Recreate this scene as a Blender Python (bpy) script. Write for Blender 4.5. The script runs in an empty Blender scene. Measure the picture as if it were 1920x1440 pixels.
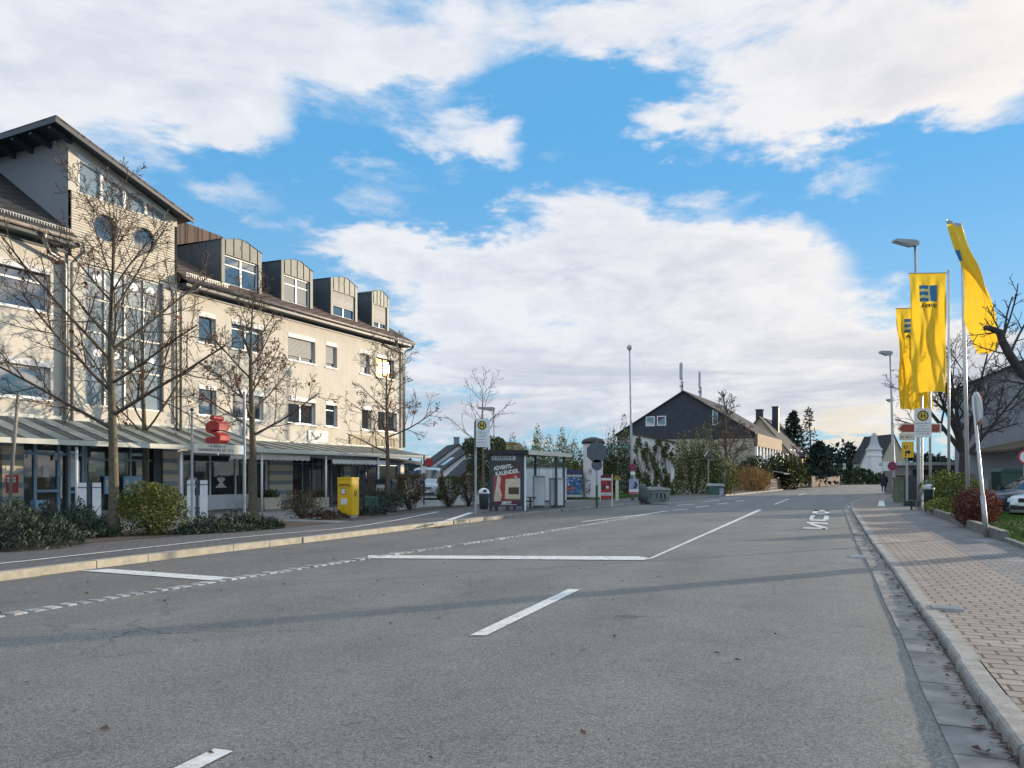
import bpy, math, random
from mathutils import Vector, Matrix
S = bpy.context.scene
COL = S.collection
# ------------------------------------------------------------------ camera
F, CX, HY, CH = 1442.0, 960.0, 893.0, 1.45      # focal length in px, optical axis, horizon row, eye height
cam_d = bpy.data.cameras.new('camera'); cam = bpy.data.objects.new('camera', cam_d); COL.objects.link(cam)
cam.location = (0, 0, CH); cam.rotation_euler = (math.radians(90), 0, 0)
cam_d.sensor_width = 36; cam_d.lens = F / 1920 * 36; cam_d.shift_y = (HY - 720) / 1920
cam_d.clip_start = 0.05; cam_d.clip_end = 5000
S.camera = cam
S.render.resolution_x = 1024; S.render.resolution_y = 768
# ------------------------------------------------------------------ sun, sky, exposure
FA = Vector((-5.94, 41.8, 0)); FE = Vector((.4409, .8976, 0)); FN = Vector((.8976, -.4409, 0))   # facade corner, along, outward
_v = Vector(((724 - CX) / F, 1, (HY - 690) / F)); _r = _v - 2 * _v.dot(FN) * FN
SUN = _r.normalized()                            # towards the sun: the one that the bright window mirrors
SUN_EL = math.asin(SUN.z); SUN_AZ = math.atan2(SUN.x, SUN.y)
sd = bpy.data.lights.new('sun', 'SUN'); sd.energy = 3.5; sd.angle = math.radians(.5); sd.color = (1, .83, .62)
so = bpy.data.objects.new('sun', sd); COL.objects.link(so)
so.rotation_euler = SUN.to_track_quat('Z', 'Y').to_euler(); so.location = (30, 15, 30)
S.view_settings.view_transform = 'Standard'; S.view_settings.look = 'None'
S.view_settings.gamma = 1; S.view_settings.use_curve_mapping = False
S.view_settings.exposure = .93
S.cycles.use_denoising = True
S.cycles.max_bounces = 6; S.cycles.caustics_reflective = False; S.cycles.caustics_refractive = False
S.cycles.sample_clamp_indirect = 6

class NT:
    """small node-tree helper"""
    def __init__(s, nt): s.t = nt; nt.nodes.clear()
    def n(s, typ, ins=None, **kw):
        nd = s.t.nodes.new(typ)
        for k, v in kw.items(): setattr(nd, k, v)
        for k, v in (ins or {}).items(): s.set(nd.inputs[k], v)
        return nd
    def set(s, sock, v):
        if isinstance(v, bpy.types.NodeSocket): s.t.links.new(v, sock)
        elif isinstance(v, bpy.types.Node): s.t.links.new(v.outputs[0], sock)
        else:
            if isinstance(v, (tuple, list)) and len(v) == 3 and sock.type == 'RGBA': v = (*v, 1)
            sock.default_value = v
    def m(s, op, a, b=0.0, c=0.0, clamp=False):
        nd = s.t.nodes.new('ShaderNodeMath'); nd.operation = op; nd.use_clamp = clamp
        s.set(nd.inputs[0], a); s.set(nd.inputs[1], b); s.set(nd.inputs[2], c); return nd.outputs[0]
    def vm(s, op, a, b=None):
        nd = s.t.nodes.new('ShaderNodeVectorMath'); nd.operation = op
        s.set(nd.inputs[0], a)
        if b is not None: s.set(nd.inputs[1], b)
        return nd.outputs['Value'] if op in ('LENGTH', 'DOT_PRODUCT') else nd.outputs[0]
    def mix(s, f, a, b, blend='MIX'):
        nd = s.t.nodes.new('ShaderNodeMix'); nd.data_type = 'RGBA'; nd.blend_type = blend; nd.clamp_factor = True
        s.set(nd.inputs[0], f); s.set(nd.inputs[6], a); s.set(nd.inputs[7], b); return nd.outputs[2]
    def ramp(s, f, lo, hi, smooth=True):
        nd = s.t.nodes.new('ShaderNodeMapRange'); nd.interpolation_type = 'SMOOTHSTEP' if smooth else 'LINEAR'
        s.set(nd.inputs[0], f); nd.inputs[1].default_value = lo; nd.inputs[2].default_value = hi; return nd.outputs[0]
    def noise(s, vec, scale, detail=4, rough=.55, dim='3D', dist=0.0):
        nd = s.t.nodes.new('ShaderNodeTexNoise'); nd.noise_dimensions = dim
        if vec is not None: s.set(nd.inputs['Vector'], vec)
        nd.inputs['Scale'].default_value = scale; nd.inputs['Detail'].default_value = detail
        nd.inputs['Roughness'].default_value = rough; nd.inputs['Distortion'].default_value = dist
        return nd

W = bpy.data.worlds.new('World'); S.world = W; W.use_nodes = True
def build_world():
    N = NT(W.node_tree)
    sky = N.n('ShaderNodeTexSky', sky_type='NISHITA', sun_disc=False)
    sky.sun_elevation = SUN_EL; sky.sun_rotation = SUN_AZ
    sky.air_density = 1.0; sky.dust_density = 0.4; sky.ozone_density = 3.0
    d = N.vm('NORMALIZE', N.n('ShaderNodeTexCoord').outputs['Generated'])
    sep = N.n('ShaderNodeSeparateXYZ', {0: d})
    az = N.m('ARCTAN2', sep.outputs[0], sep.outputs[1]); el = N.m('ARCSINE', sep.outputs[2])
    P = N.n('ShaderNodeCombineXYZ', {0: az, 1: el}).outputs[0]
    # flatten the clouds towards the horizon, as a real layer seen from below
    lay = N.vm('DIVIDE', d, N.n('ShaderNodeCombineXYZ', {0: N.m('ADD', N.m('ABSOLUTE', sep.outputs[2]), .22), 1: N.m('ADD', N.m('ABSOLUTE', sep.outputs[2]), .22), 2: .35}).outputs[0])
    big = N.noise(lay, 3.0, 7, .60, dist=.25)
    lit = N.noise(N.vm('ADD', lay, (SUN.x * .05, SUN.y * .05, .05)), 3.0, 7, .60, dist=.25)
    fine = N.noise(lay, 9.0, 6, .62)
    wx = N.vm('SUBTRACT', big.outputs['Color'], (.5, .5, .5))
    wf = N.vm('SUBTRACT', fine.outputs['Color'], (.5, .5, .5))
    sc = N.n('ShaderNodeVectorMath', {0: wx, 'Scale': .16}, operation='SCALE').outputs[0]
    sf = N.n('ShaderNodeVectorMath', {0: wf, 'Scale': .05}, operation='SCALE').outputs[0]
    Pw = N.vm('ADD', N.vm('ADD', P, sc), sf)
    def pix(x, y):
        a = (x - CX) / F; b = (HY - y) / F
        return (math.atan2(a, 1), math.atan2(b, math.hypot(1, a)))
    # cloud banks: centre, half sizes in picture degrees, weight
    banks = [(120, 50, 480, 125, .84), (540, 30, 360, 112, .80), (390, 205, 115, 55, .7), (790, 120, 110, 50, .65), (-250, 120, 420, 190, 1.0),
             (870, 250, 110, 40, .62), (960, 290, 40, 40, .5), (690, 340, 120, 40, .42), (450, 370, 90, 45, .42), (1000, 20, 190, 80, .62),
             (740, 470, 190, 55, .85), (1130, 470, 230, 92, 1.15), (1400, 505, 150, 85, 1.0), (1000, 560, 380, 90, 1.1), (1350, 590, 230, 85, 1.0),
             (1350, 20, 300, 62, .78), (1580, 150, 240, 84, 1.15), (1830, 40, 280, 100, .82), (1250, 215, 80, 34, .6), (1880, 215, 80, 34, .55),
             (1360, 350, 80, 35, .45), (1590, 335, 90, 30, .38), (1120, 760, 900, 90, .72), (1300, 690, 380, 60, .8), (1640, 740, 300, 70, .75),
             (1700, 640, 140, 80, .65), (1150, 680, 420, 50, .5), (900, 650, 120, 40, .4)]
    tot = None
    for (x, y, rx, ry, w) in banks:
        a, e_ = pix(x, y)
        q = N.vm('MULTIPLY', N.vm('SUBTRACT', Pw, (a, e_, 0)), (F / rx * .92, F / ry * .92, 0))
        v = N.m('MULTIPLY', N.ramp(N.vm('LENGTH', q), 1.35, .25), w)
        tot = v if tot is None else N.m('ADD', tot, v)
    # behind and overhead: broken cloud from the noise alone
    back = N.m('MULTIPLY', N.ramp(N.m('ABSOLUTE', az), .75, 1.0), N.ramp(big.outputs[0], .44, .62))
    over = N.m('MULTIPLY', N.ramp(el, .60, .8), N.ramp(big.outputs[0], .42, .6))
    tot = N.m('ADD', tot, N.m('MAXIMUM', back, over))
    wisp = N.m('ADD', N.m('MULTIPLY', N.m('SUBTRACT', big.outputs[0], .5), 1.7), N.m('MULTIPLY', N.m('SUBTRACT', fine.outputs[0], .5), .8))
    dens = N.m('ADD', tot, wisp)
    alpha = N.ramp(dens, .18, .92)
    # thick cores go grey-lilac, thin lit edges stay white; near the horizon the layer is flat and greyer
    thick = N.ramp(dens, .55, 1.9)
    low = N.ramp(el, .16, .02)
    tex = N.ramp(N.noise(lay, 5.0, 6, .6, dist=.4).outputs[0], .36, .66)
    relief = N.m('MULTIPLY', N.m('SUBTRACT', lit.outputs[0], big.outputs[0]), 1.7)
    shade = N.m('ADD', N.m('MULTIPLY', N.m('ADD', N.m('MULTIPLY', thick, .42), N.m('MULTIPLY', low, .46)), N.m('ADD', N.m('MULTIPLY', tex, .9), .35)), relief, clamp=True)
    cc = N.mix(shade, (.91, .925, .975), (.52, .595, .74))
    # warm, bright cloud in the sun's quarter
    sdot = N.vm('DOT_PRODUCT', d, tuple(SUN))
    glow = N.m('POWER', N.m('MAXIMUM', sdot, 0.0), 5.0)
    cc = N.mix(N.m('MULTIPLY', glow, .8, clamp=True), cc, (1.30, 1.12, .90))
    st = N.noise(N.vm('MULTIPLY', P, (2.6, 21, 1)), 1.0, 5, .6, dist=.5).outputs[0]
    cc = N.mix(N.m('MULTIPLY', N.m('MULTIPLY', N.ramp(el, .19, .11), N.ramp(st, .42, .60)), .75), cc, (.50, .555, .67))
    front = N.m('MAXIMUM', N.ramp(N.m('ABSOLUTE', az), .85, 1.3), N.ramp(el, .62, .95))      # unseen cloud overhead and behind us, brightened as fill light for the shade
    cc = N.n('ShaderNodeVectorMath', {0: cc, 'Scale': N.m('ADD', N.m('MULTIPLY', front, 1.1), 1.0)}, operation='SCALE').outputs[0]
    warm = N.m('MULTIPLY', N.ramp(N.vm('LENGTH', N.vm('MULTIPLY', N.vm('SUBTRACT', Pw, (*pix(1585, 815), 0)), (F / 170, F / 42, 0))), 1.3, .2), .75)
    cc = N.mix(warm, cc, (.95, .84, .66))
    # blue of the sky: Nishita, pulled to the clean blue that a polarised winter sky has
    blue = N.mix(1.0, N.vm('MULTIPLY', sky, (.085, .085, .085)), (.62, 1.05, 1.45), 'MULTIPLY')
    k = SKYK
    hor = N.mix(N.ramp(el, .42, .02), (.155, .50, .90), (.42, .68, .88))
    blue = N.mix(.82, blue, N.n('ShaderNodeVectorMath', {0: hor, 'Scale': .5}, operation='SCALE').outputs[0])
    ccs = N.n('ShaderNodeVectorMath', {0: cc, 'Scale': .5}, operation='SCALE').outputs[0]
    col = N.mix(N.m('MULTIPLY', alpha, .97), blue, ccs)
    below = N.ramp(el, -.004, -.05)
    col = N.mix(below, col, (.12, .12, .115))
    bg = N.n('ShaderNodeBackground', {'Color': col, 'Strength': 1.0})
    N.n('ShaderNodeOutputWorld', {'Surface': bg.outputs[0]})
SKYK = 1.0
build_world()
# ------------------------------------------------------------------ pixel helpers (survey of the place)
def G(px, py, z=0.0):
    d = F * (CH - z) / (py - HY); return Vector(((px - CX) / F * d, d, z))
def AT(px, py, d): return Vector(((px - CX) / F * d, d, CH - (py - HY) / F * d))
def fac(px, py, off=0.0):
    a = (px - CX) / F; b = (HY - py) / F
    t = (off + FA.dot(FN)) / (a * FN.x + FN.y); p = Vector((t * a, t, 0)) - FA
    return p.dot(FE), CH + b * t
class Fr:
    def __init__(s, o, x=(1, 0, 0), y=(0, 1, 0), z=(0, 0, 1)):
        s.o, s.x, s.y, s.z = Vector(o), Vector(x), Vector(y), Vector(z)
    def __call__(s, x, y, z): return s.o + s.x * x + s.y * y + s.z * z
    @staticmethod
    def rot(o, deg):
        a = math.radians(deg); c, n = math.cos(a), math.sin(a)
        return Fr(o, (c, n, 0), (-n, c, 0))
    def sub(s, x, y, z, deg=0):
        a = math.radians(deg); c, n = math.cos(a), math.sin(a)
        return Fr(s(x, y, z), s.x * c + s.y * n, s.y * c - s.x * n, s.z)
WF = Fr((0, 0, 0)); BF = Fr(FA, FE, FN)
# ------------------------------------------------------------------ mesh builder
WL = {}
class MB:
    def __init__(s): s.v = []; s.f = []; s.m = []
    def add(s, vs, fs, m=0):
        o = len(s.v); s.v += [Vector(p) for p in vs]
        for f in fs: s.f.append(tuple(i + o for i in f)); s.m.append(m)
    def poly(s, vs, m=0): s.add(vs, [tuple(range(len(vs)))], m)
    def box(s, x0, x1, y0, y1, z0, z1, fr=WF, m=0):
        p = [fr(x, y, z) for z in (z0, z1) for x, y in ((x0, y0), (x1, y0), (x1, y1), (x0, y1))]
        s.add(p, [(3, 2, 1, 0), (4, 5, 6, 7), (0, 1, 5, 4), (1, 2, 6, 5), (2, 3, 7, 6), (3, 0, 4, 7)], m)
    def prism(s, pts, y0, y1, fr=WF, m=0, ends=True):
        """polygon in the frame's x-z plane, extruded along its y"""
        n = len(pts); a = [fr(x, y0, z) for x, z in pts] + [fr(x, y1, z) for x, z in pts]
        fs = [(i, (i + 1) % n, (i + 1) % n + n, i + n) for i in range(n)]
        if ends: fs += [tuple(range(n - 1, -1, -1)), tuple(range(n, 2 * n))]
        s.add(a, fs, m)
    def slab(s, pts, z0, z1, fr=WF, m=0):
        n = len(pts); a = [fr(x, y, z0) for x, y in pts] + [fr(x, y, z1) for x, y in pts]
        s.add(a, [(i, (i + 1) % n, (i + 1) % n + n, i + n) for i in range(n)] + [tuple(range(n - 1, -1, -1)), tuple(range(n, 2 * n))], m)
    def path(s, P, R, n=6, m=0, cap=True):
        P = [Vector(p) for p in P]
        if not hasattr(R, '__len__'): R = [R] * len(P)
        o = len(s.v); ref = None
        for i, p in enumerate(P):
            t = (P[min(i + 1, len(P) - 1)] - P[max(i - 1, 0)]).normalized()
            if ref is None: ref = t.orthogonal().normalized()
            else:
                ref = ref - t * ref.dot(t)
                ref = ref.normalized() if ref.length > 1e-6 else t.orthogonal().normalized()
            b = t.cross(ref)
            for k in range(n):
                a = 2 * math.pi * k / n; s.v.append(p + (ref * math.cos(a) + b * math.sin(a)) * R[i])
        for i in range(len(P) - 1):
            for k in range(n):
                s.f.append((o + i * n + k, o + i * n + (k + 1) % n, o + (i + 1) * n + (k + 1) % n, o + (i + 1) * n + k)); s.m.append(m)
        if cap:
            s.f.append(tuple(o + k for k in range(n - 1, -1, -1))); s.m.append(m)
            e = o + (len(P) - 1) * n; s.f.append(tuple(e + k for k in range(n))); s.m.append(m)
    def lathe(s, prof, fr=WF, n=16, m=0):
        """prof: (radius, z) from bottom to top round the frame's z"""
        o = len(s.v)
        for r, z in prof:
            for k in range(n):
                a = 2 * math.pi * k / n; s.v.append(fr(r * math.cos(a), r * math.sin(a), z))
        for i in range(len(prof) - 1):
            for k in range(n):
                s.f.append((o + i * n + k, o + i * n + (k + 1) % n, o + (i + 1) * n + (k + 1) % n, o + (i + 1) * n + k)); s.m.append(m)
        s.f.append(tuple(o + k for k in range(n - 1, -1, -1))); s.m.append(m)
        e = o + (len(prof) - 1) * n; s.f.append(tuple(e + k for k in range(n))); s.m.append(m)
    def disc(s, c, nrm, r, n=24, m=0, r0=None, rx=1.0, up=(0, 0, 1)):
        nrm = Vector(nrm).normalized(); a = Vector(up).cross(nrm).normalized(); b = nrm.cross(a); c = Vector(c)
        ring = [c + (a * math.cos(2 * math.pi * k / n) * rx + b * math.sin(2 * math.pi * k / n)) * r for k in range(n)]
        if r0 is None: s.poly(ring, m)
        else:
            inn = [c + (a * math.cos(2 * math.pi * k / n) * rx + b * math.sin(2 * math.pi * k / n)) * r0 for k in range(n)]
            s.add(ring + inn, [(k, (k + 1) % n, (k + 1) % n + n, k + n) for k in range(n)], m)
    def build(s, name, mats, parent=None, smooth=False, **props):
        me = bpy.data.meshes.new(name); o = bpy.data.objects.new(name, me); COL.objects.link(o)
        if parent is not None: o.parent = parent; org = WL[parent.name]
        else:
            org = props.pop('org', None)
            if org is None and not props.get('kind'):
                xs = [p.x for p in s.v]; ys = [p.y for p in s.v]; zs = [p.z for p in s.v]
                org = Vector(((min(xs) + max(xs)) / 2, (min(ys) + max(ys)) / 2, min(zs)))
            org = Vector(org) if org is not None else Vector((0, 0, 0))
            o.location = org
        props.pop('org', None)
        WL[o.name] = org
        me.from_pydata([tuple(p - org) for p in s.v], [], s.f)
        if not isinstance(mats, (list, tuple)): mats = [mats]
        for mt in mats: me.materials.append(MAT[mt])
        if len(mats) > 1: me.polygons.foreach_set('material_index', s.m)
        if smooth: me.polygons.foreach_set('use_smooth', [True] * len(s.f))
        me.update()
        for k, v in props.items(): o[k] = v
        return o
def thing(name, label, cat, loc, group=None):
    o = bpy.data.objects.new(name, None); COL.objects.link(o); o.location = Vector(loc); WL[o.name] = Vector(loc)
    o.empty_display_size = .2
    o['label'] = label; o['category'] = cat
    if group: o['group'] = group
    return o
def tag(label, cat, group=None):
    d = dict(label=label, category=cat)
    if group: d['group'] = group
    return d
def text(mb, s_, fr, h, m=0, align='CENTER', width=None, lift=.004, mapper=None):
    """flat lettering in the frame's x-z plane (y is outward), s_ with cap height h"""
    cu = bpy.data.curves.new('t', 'FONT'); cu.body = s_; cu.align_x = align; cu.size = h / .69; cu.resolution_u = 2; cu.offset = .008
    o = bpy.data.objects.new('t', cu); COL.objects.link(o)
    bpy.context.view_layer.update()
    me = o.evaluated_get(bpy.context.evaluated_depsgraph_get()).to_mesh()
    vs = [v.co.copy() for v in me.vertices]; fs = [tuple(p.vertices) for p in me.polygons]
    if width and vs:
        w = max(v.x for v in vs) - min(v.x for v in vs)
        for v in vs: v.x *= width / w
    o.to_mesh_clear(); bpy.data.objects.remove(o); bpy.data.curves.remove(cu)
    mb.add([mapper(v.x, v.y) if mapper else fr(v.x, lift, v.y) for v in vs], fs, m)
def scribble(mb, fr, x0, x1, z, h, rng, m=0, lift=.004):
    """lettering too small to read in the photograph: short strokes"""
    x = x0
    while x < x1 - h * .3:
        w = h * rng.uniform(.45, .75)
        if rng.random() < .14: x += w; continue
        t = h * .2; k = rng.random()
        mb.poly([fr(x, lift, z), fr(x + t, lift, z), fr(x + t, lift, z + h), fr(x, lift, z + h)], m)
        if k < .6: mb.poly([fr(x + t, lift, z + h * .8), fr(x + w - t, lift, z + h * .8), fr(x + w - t, lift, z + h), fr(x + t, lift, z + h)], m)
        if k > .3: mb.poly([fr(x + w - t * 2, lift, z), fr(x + w - t, lift, z), fr(x + w - t, lift, z + h * .8), fr(x + w - t * 2, lift, z + h * .8)], m)
        x += w + h * .12
# ------------------------------------------------------------------ materials
MAT = {}
def thin(name, k):
    """cloth or leaf that also passes light through"""
    t = MAT[name].node_tree; b = next(n for n in t.nodes if n.type == 'BSDF_PRINCIPLED'); o = next(n for n in t.nodes if n.type == 'OUTPUT_MATERIAL')
    tr = t.nodes.new('ShaderNodeBsdfTranslucent'); mx = t.nodes.new('ShaderNodeMixShader'); mx.inputs[0].default_value = k
    t.links.new(b.inputs['Base Color'].links[0].from_socket, tr.inputs['Color']); t.links.new(b.outputs[0], mx.inputs[1]); t.links.new(tr.outputs[0], mx.inputs[2]); t.links.new(mx.outputs[0], o.inputs['Surface'])
def mat(name, col, rough=.7, var=.12, scale=6.0, bump=0.0, bscale=None, metal=0.0, spec=.5, island=0.0, col2=None, v2=(.42, .62), emit=None, detail=5, coat=0.0):
    m = bpy.data.materials.new(name); MAT[name] = m; m.use_nodes = True; N = NT(m.node_tree)
    tc = N.n('ShaderNodeTexCoord').outputs['Object']
    ns = N.noise(tc, scale, detail, .6)
    dark = tuple(c * (1 - var) for c in col); lite = tuple(min(1, c * (1 + var)) for c in col)
    c = N.mix(N.ramp(ns.outputs[0], .3, .7), dark, lite)
    if col2: c = N.mix(N.ramp(N.noise(tc, scale * .37, 6, .65, dist=.3).outputs[0], *v2), c, col2)
    if island:
        ri = N.n('ShaderNodeNewGeometry').outputs['Random Per Island']
        c = N.mix(1.0, c, N.n('ShaderNodeCombineColor', {0: N.m('ADD', N.m('MULTIPLY', ri, 2 * island), 1 - island), 1: N.m('ADD', N.m('MULTIPLY', ri, 1.7 * island), 1 - island * .85), 2: N.m('ADD', N.m('MULTIPLY', ri, 1.4 * island), 1 - island * .7)}).outputs[0], 'MULTIPLY')
    b = N.n('ShaderNodeBsdfPrincipled', {'Base Color': c, 'Roughness': rough, 'Metallic': metal, 'Specular IOR Level': .12 if island else spec})
    if coat: b.inputs['Coat Weight'].default_value = coat; b.inputs['Coat Roughness'].default_value = .05
    if emit: b.inputs['Emission Color'].default_value = (*emit[0], 1); b.inputs['Emission Strength'].default_value = emit[1]
    if bump:
        bn = N.n('ShaderNodeBump', {'Height': N.noise(tc, bscale or scale * 4, 4, .6).outputs[0], 'Strength': bump, 'Distance': .02})
        N.set(b.inputs['Normal'], bn.outputs[0])
    N.n('ShaderNodeOutputMaterial', {'Surface': b.outputs[0]})
    return m
def streaks(name):
    """rain streaks running down a wall"""
    m = MAT[name]; t = m.node_tree; b = next(n for n in t.nodes if n.type == 'BSDF_PRINCIPLED'); src = b.inputs['Base Color'].links[0].from_socket
    tc = t.nodes.new('ShaderNodeTexCoord'); mp = t.nodes.new('ShaderNodeMapping'); mp.inputs['Scale'].default_value = (3.2, 3.2, .16); t.links.new(tc.outputs['Object'], mp.inputs[0])
    ns = t.nodes.new('ShaderNodeTexNoise'); ns.inputs['Scale'].default_value = 1.0; ns.inputs['Detail'].default_value = 5; t.links.new(mp.outputs[0], ns.inputs['Vector'])
    r = t.nodes.new('ShaderNodeMapRange'); r.inputs[1].default_value = .5; r.inputs[2].default_value = .75; r.inputs[3].default_value = 0; r.inputs[4].default_value = .22; t.links.new(ns.outputs[0], r.inputs[0])
    mx = t.nodes.new('ShaderNodeMix'); mx.data_type = 'RGBA'; mx.inputs[7].default_value = (.30, .28, .24, 1); t.links.new(r.outputs[0], mx.inputs[0]); t.links.new(src, mx.inputs[6]); t.links.new(mx.outputs[2], b.inputs['Base Color'])
def glass_mat(name, tint=(.03, .04, .05), rough=.02, ior=1.7, clear=0.0, wob=.0, spec=.5):
    m = bpy.data.materials.new(name); MAT[name] = m; m.use_nodes = True; N = NT(m.node_tree)
    b = N.n('ShaderNodeBsdfPrincipled', {'Base Color': tint, 'Roughness': rough, 'IOR': ior, 'Specular IOR Level': spec})
    if wob:
        tc = N.n('ShaderNodeTexCoord').outputs['Object']
        bn = N.n('ShaderNodeBump', {'Height': N.noise(tc, 1.3, 2, .5).outputs[0], 'Strength': wob, 'Distance': .02}); N.set(b.inputs['Normal'], bn.outputs[0])
    sh = b.outputs[0]
    if clear:
        tr = N.n('ShaderNodeBsdfTransparent', {'Color': (.86, .92, .92)})
        gl = N.n('ShaderNodeBsdfGlossy', {'Color': (1, 1, 1), 'Roughness': rough})
        fr_ = N.n('ShaderNodeFresnel', {'IOR': ior})
        a = N.n('ShaderNodeMixShader', {0: fr_, 1: tr.outputs[0], 2: gl.outputs[0]})
        sh = N.n('ShaderNodeMixShader', {0: clear, 1: b.outputs[0], 2: a.outputs[0]}).outputs[0]
    N.n('ShaderNodeOutputMaterial', {'Surface': sh})
def asphalt(name, base, tint=(1, 1, 1), patch=.18, speck=1.0):
    m = bpy.data.materials.new(name); MAT[name] = m; m.use_nodes = True; N = NT(m.node_tree)
    tc = N.n('ShaderNodeTexCoord').outputs['Object']
    g = N.n('ShaderNodeTexVoronoi', {'Vector': tc, 'Scale': 95.0}, feature='F1')
    stone = N.n('ShaderNodeSeparateColor', {0: g.outputs['Color']}).outputs[0]
    n1 = N.noise(tc, 38, 5, .75).outputs[0]; n2 = N.noise(tc, .55, 5, .62, dist=.4).outputs[0]; n3 = N.noise(tc, 4.5, 4, .6).outputs[0]
    v = N.m('ADD', N.m('MULTIPLY', N.m('SUBTRACT', stone, .5), .75 * speck), N.m('MULTIPLY', N.m('SUBTRACT', n1, .5), 1.3 * speck))
    v = N.m('ADD', v, N.m('ADD', N.m('MULTIPLY', N.m('SUBTRACT', n2, .5), patch * 4), N.m('MULTIPLY', N.m('SUBTRACT', n3, .5), .35)))
    v = N.m('MAXIMUM', N.m('ADD', v, 1.0), .25)
    # tar seams and worn wheel tracks run with the road
    c = N.n('ShaderNodeVectorMath', {0: tuple(base * t for t in tint), 'Scale': v}, operation='SCALE').outputs[0]
    pale = N.ramp(N.noise(tc, 26, 2, .5).outputs[0], .735, .79)
    c = N.mix(N.m('MULTIPLY', pale, .35), c, (.42, .41, .38))
    ck = N.n('ShaderNodeTexVoronoi', {'Vector': N.vm('ADD', tc, N.n('ShaderNodeVectorMath', {0: N.noise(tc, 1.6, 5, .6).outputs['Color'], 'Scale': 1.1}, operation='SCALE').outputs[0]), 'Scale': .21}, feature='DISTANCE_TO_EDGE')
    c = N.mix(N.m('MULTIPLY', N.m('MULTIPLY', N.ramp(ck.outputs['Distance'], .0055, .002), N.ramp(N.noise(tc, .35, 3).outputs[0], .5, .6)), .55), c, (.035, .034, .033))
    al = N.vm('DOT_PRODUCT', tc, (.924, -.382, 0)); wl = N.m('SINE', N.m('MULTIPLY', al, 3.7))
    c = N.n('ShaderNodeVectorMath', {0: c, 'Scale': N.m('ADD', N.m('MULTIPLY', N.m('MULTIPLY', wl, N.noise(tc, .3, 3).outputs[0]), .09), 1.0)}, operation='SCALE').outputs[0]
    b = N.n('ShaderNodeBsdfPrincipled', {'Base Color': c, 'Roughness': .82, 'Specular IOR Level': .35})
    h = N.m('ADD', N.m('MULTIPLY', g.outputs['Distance'], -.8), n1)
    N.set(b.inputs['Normal'], N.n('ShaderNodeBump', {'Height': h, 'Strength': .35, 'Distance': .008}).outputs[0])
    N.n('ShaderNodeOutputMaterial', {'Surface': b.outputs[0]})
def pavers(name, c1, c2, mortar, bw, bh, deg, stain=.35, msize=.012, rough=.8, bump=.6, offs=.5, pale=0):
    m = bpy.data.materials.new(name); MAT[name] = m; m.use_nodes = True; N = NT(m.node_tree)
    tc = N.n('ShaderNodeTexCoord').outputs['Object']
    mp = N.n('ShaderNodeMapping', {'Vector': tc}); mp.inputs['Rotation'].default_value = (0, 0, math.radians(deg))
    wob = N.vm('ADD', mp, N.n('ShaderNodeVectorMath', {0: N.noise(tc, 3.0, 2).outputs['Color'], 'Scale': .018}, operation='SCALE').outputs[0])
    b_ = N.n('ShaderNodeTexBrick', {'Vector': wob, 'Color1': c1, 'Color2': c2, 'Mortar': mortar, 'Scale': 1.0, 'Mortar Size': msize, 'Mortar Smooth': .2, 'Bias': 0.0, 'Brick Width': bw, 'Row Height': bh}, offset=offs)
    n2 = N.noise(tc, .9, 6, .65, dist=.3).outputs[0]; n1 = N.noise(tc, 70, 3, .7).outputs[0]
    v = N.m('ADD', N.m('MULTIPLY', N.m('SUBTRACT', n2, .5), stain * 3), N.m('ADD', N.m('MULTIPLY', N.m('SUBTRACT', n1, .5), .7), 1.0))
    c = N.n('ShaderNodeVectorMath', {0: b_.outputs[0], 'Scale': v}, operation='SCALE').outputs[0]
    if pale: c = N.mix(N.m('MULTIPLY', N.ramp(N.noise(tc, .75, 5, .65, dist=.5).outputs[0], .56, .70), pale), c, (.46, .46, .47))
    c = N.mix(N.m('MULTIPLY', N.ramp(N.noise(tc, 1.7, 5, .7, dist=.4).outputs[0], .60, .72), .45 if pale else 0.0), c, (.075, .068, .06))
    b = N.n('ShaderNodeBsdfPrincipled', {'Base Color': c, 'Roughness': rough, 'Specular IOR Level': .4})
    h = N.m('ADD', N.m('MULTIPLY', b_.outputs[1], -1.0), N.m('MULTIPLY', n1, .25))
    N.set(b.inputs['Normal'], N.n('ShaderNodeBump', {'Height': h, 'Strength': bump, 'Distance': .012}).outputs[0])
    N.n('ShaderNodeOutputMaterial', {'Surface': b.outputs[0]})
def banded(name, c1, c2, period, duty, axis=2, rough=.7, soft=.02, offset=0.0, bump=0.0, fr=None):
    """stripes across the object's own axis (courses of stone, siding boards, ribbed metal)"""
    m = bpy.data.materials.new(name); MAT[name] = m; m.use_nodes = True; N = NT(m.node_tree)
    tc = N.n('ShaderNodeTexCoord').outputs['Object']
    if axis == 'fac': x = N.vm('DOT_PRODUCT', tc, tuple(FE))
    elif axis == 'out': x = N.vm('DOT_PRODUCT', tc, tuple(FN))
    else: x = N.n('ShaderNodeSeparateXYZ', {0: tc}).outputs[axis]
    w = N.m('FRACT', N.m('ADD', N.m('DIVIDE', x, period), offset + 50))
    k = N.m('MULTIPLY', N.ramp(w, 0, soft), N.ramp(w, duty, duty - soft))
    n1 = N.noise(tc, 5, 5, .6).outputs[0]
    c = N.n('ShaderNodeVectorMath', {0: N.mix(k, c2, c1), 'Scale': N.m('ADD', N.m('MULTIPLY', N.m('SUBTRACT', n1, .5), .35), 1.0)}, operation='SCALE').outputs[0]
    b = N.n('ShaderNodeBsdfPrincipled', {'Base Color': c, 'Roughness': rough})
    if bump: N.set(b.inputs['Normal'], N.n('ShaderNodeBump', {'Height': k, 'Strength': bump, 'Distance': .02}).outputs[0])
    N.n('ShaderNodeOutputMaterial', {'Surface': b.outputs[0]})

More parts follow.
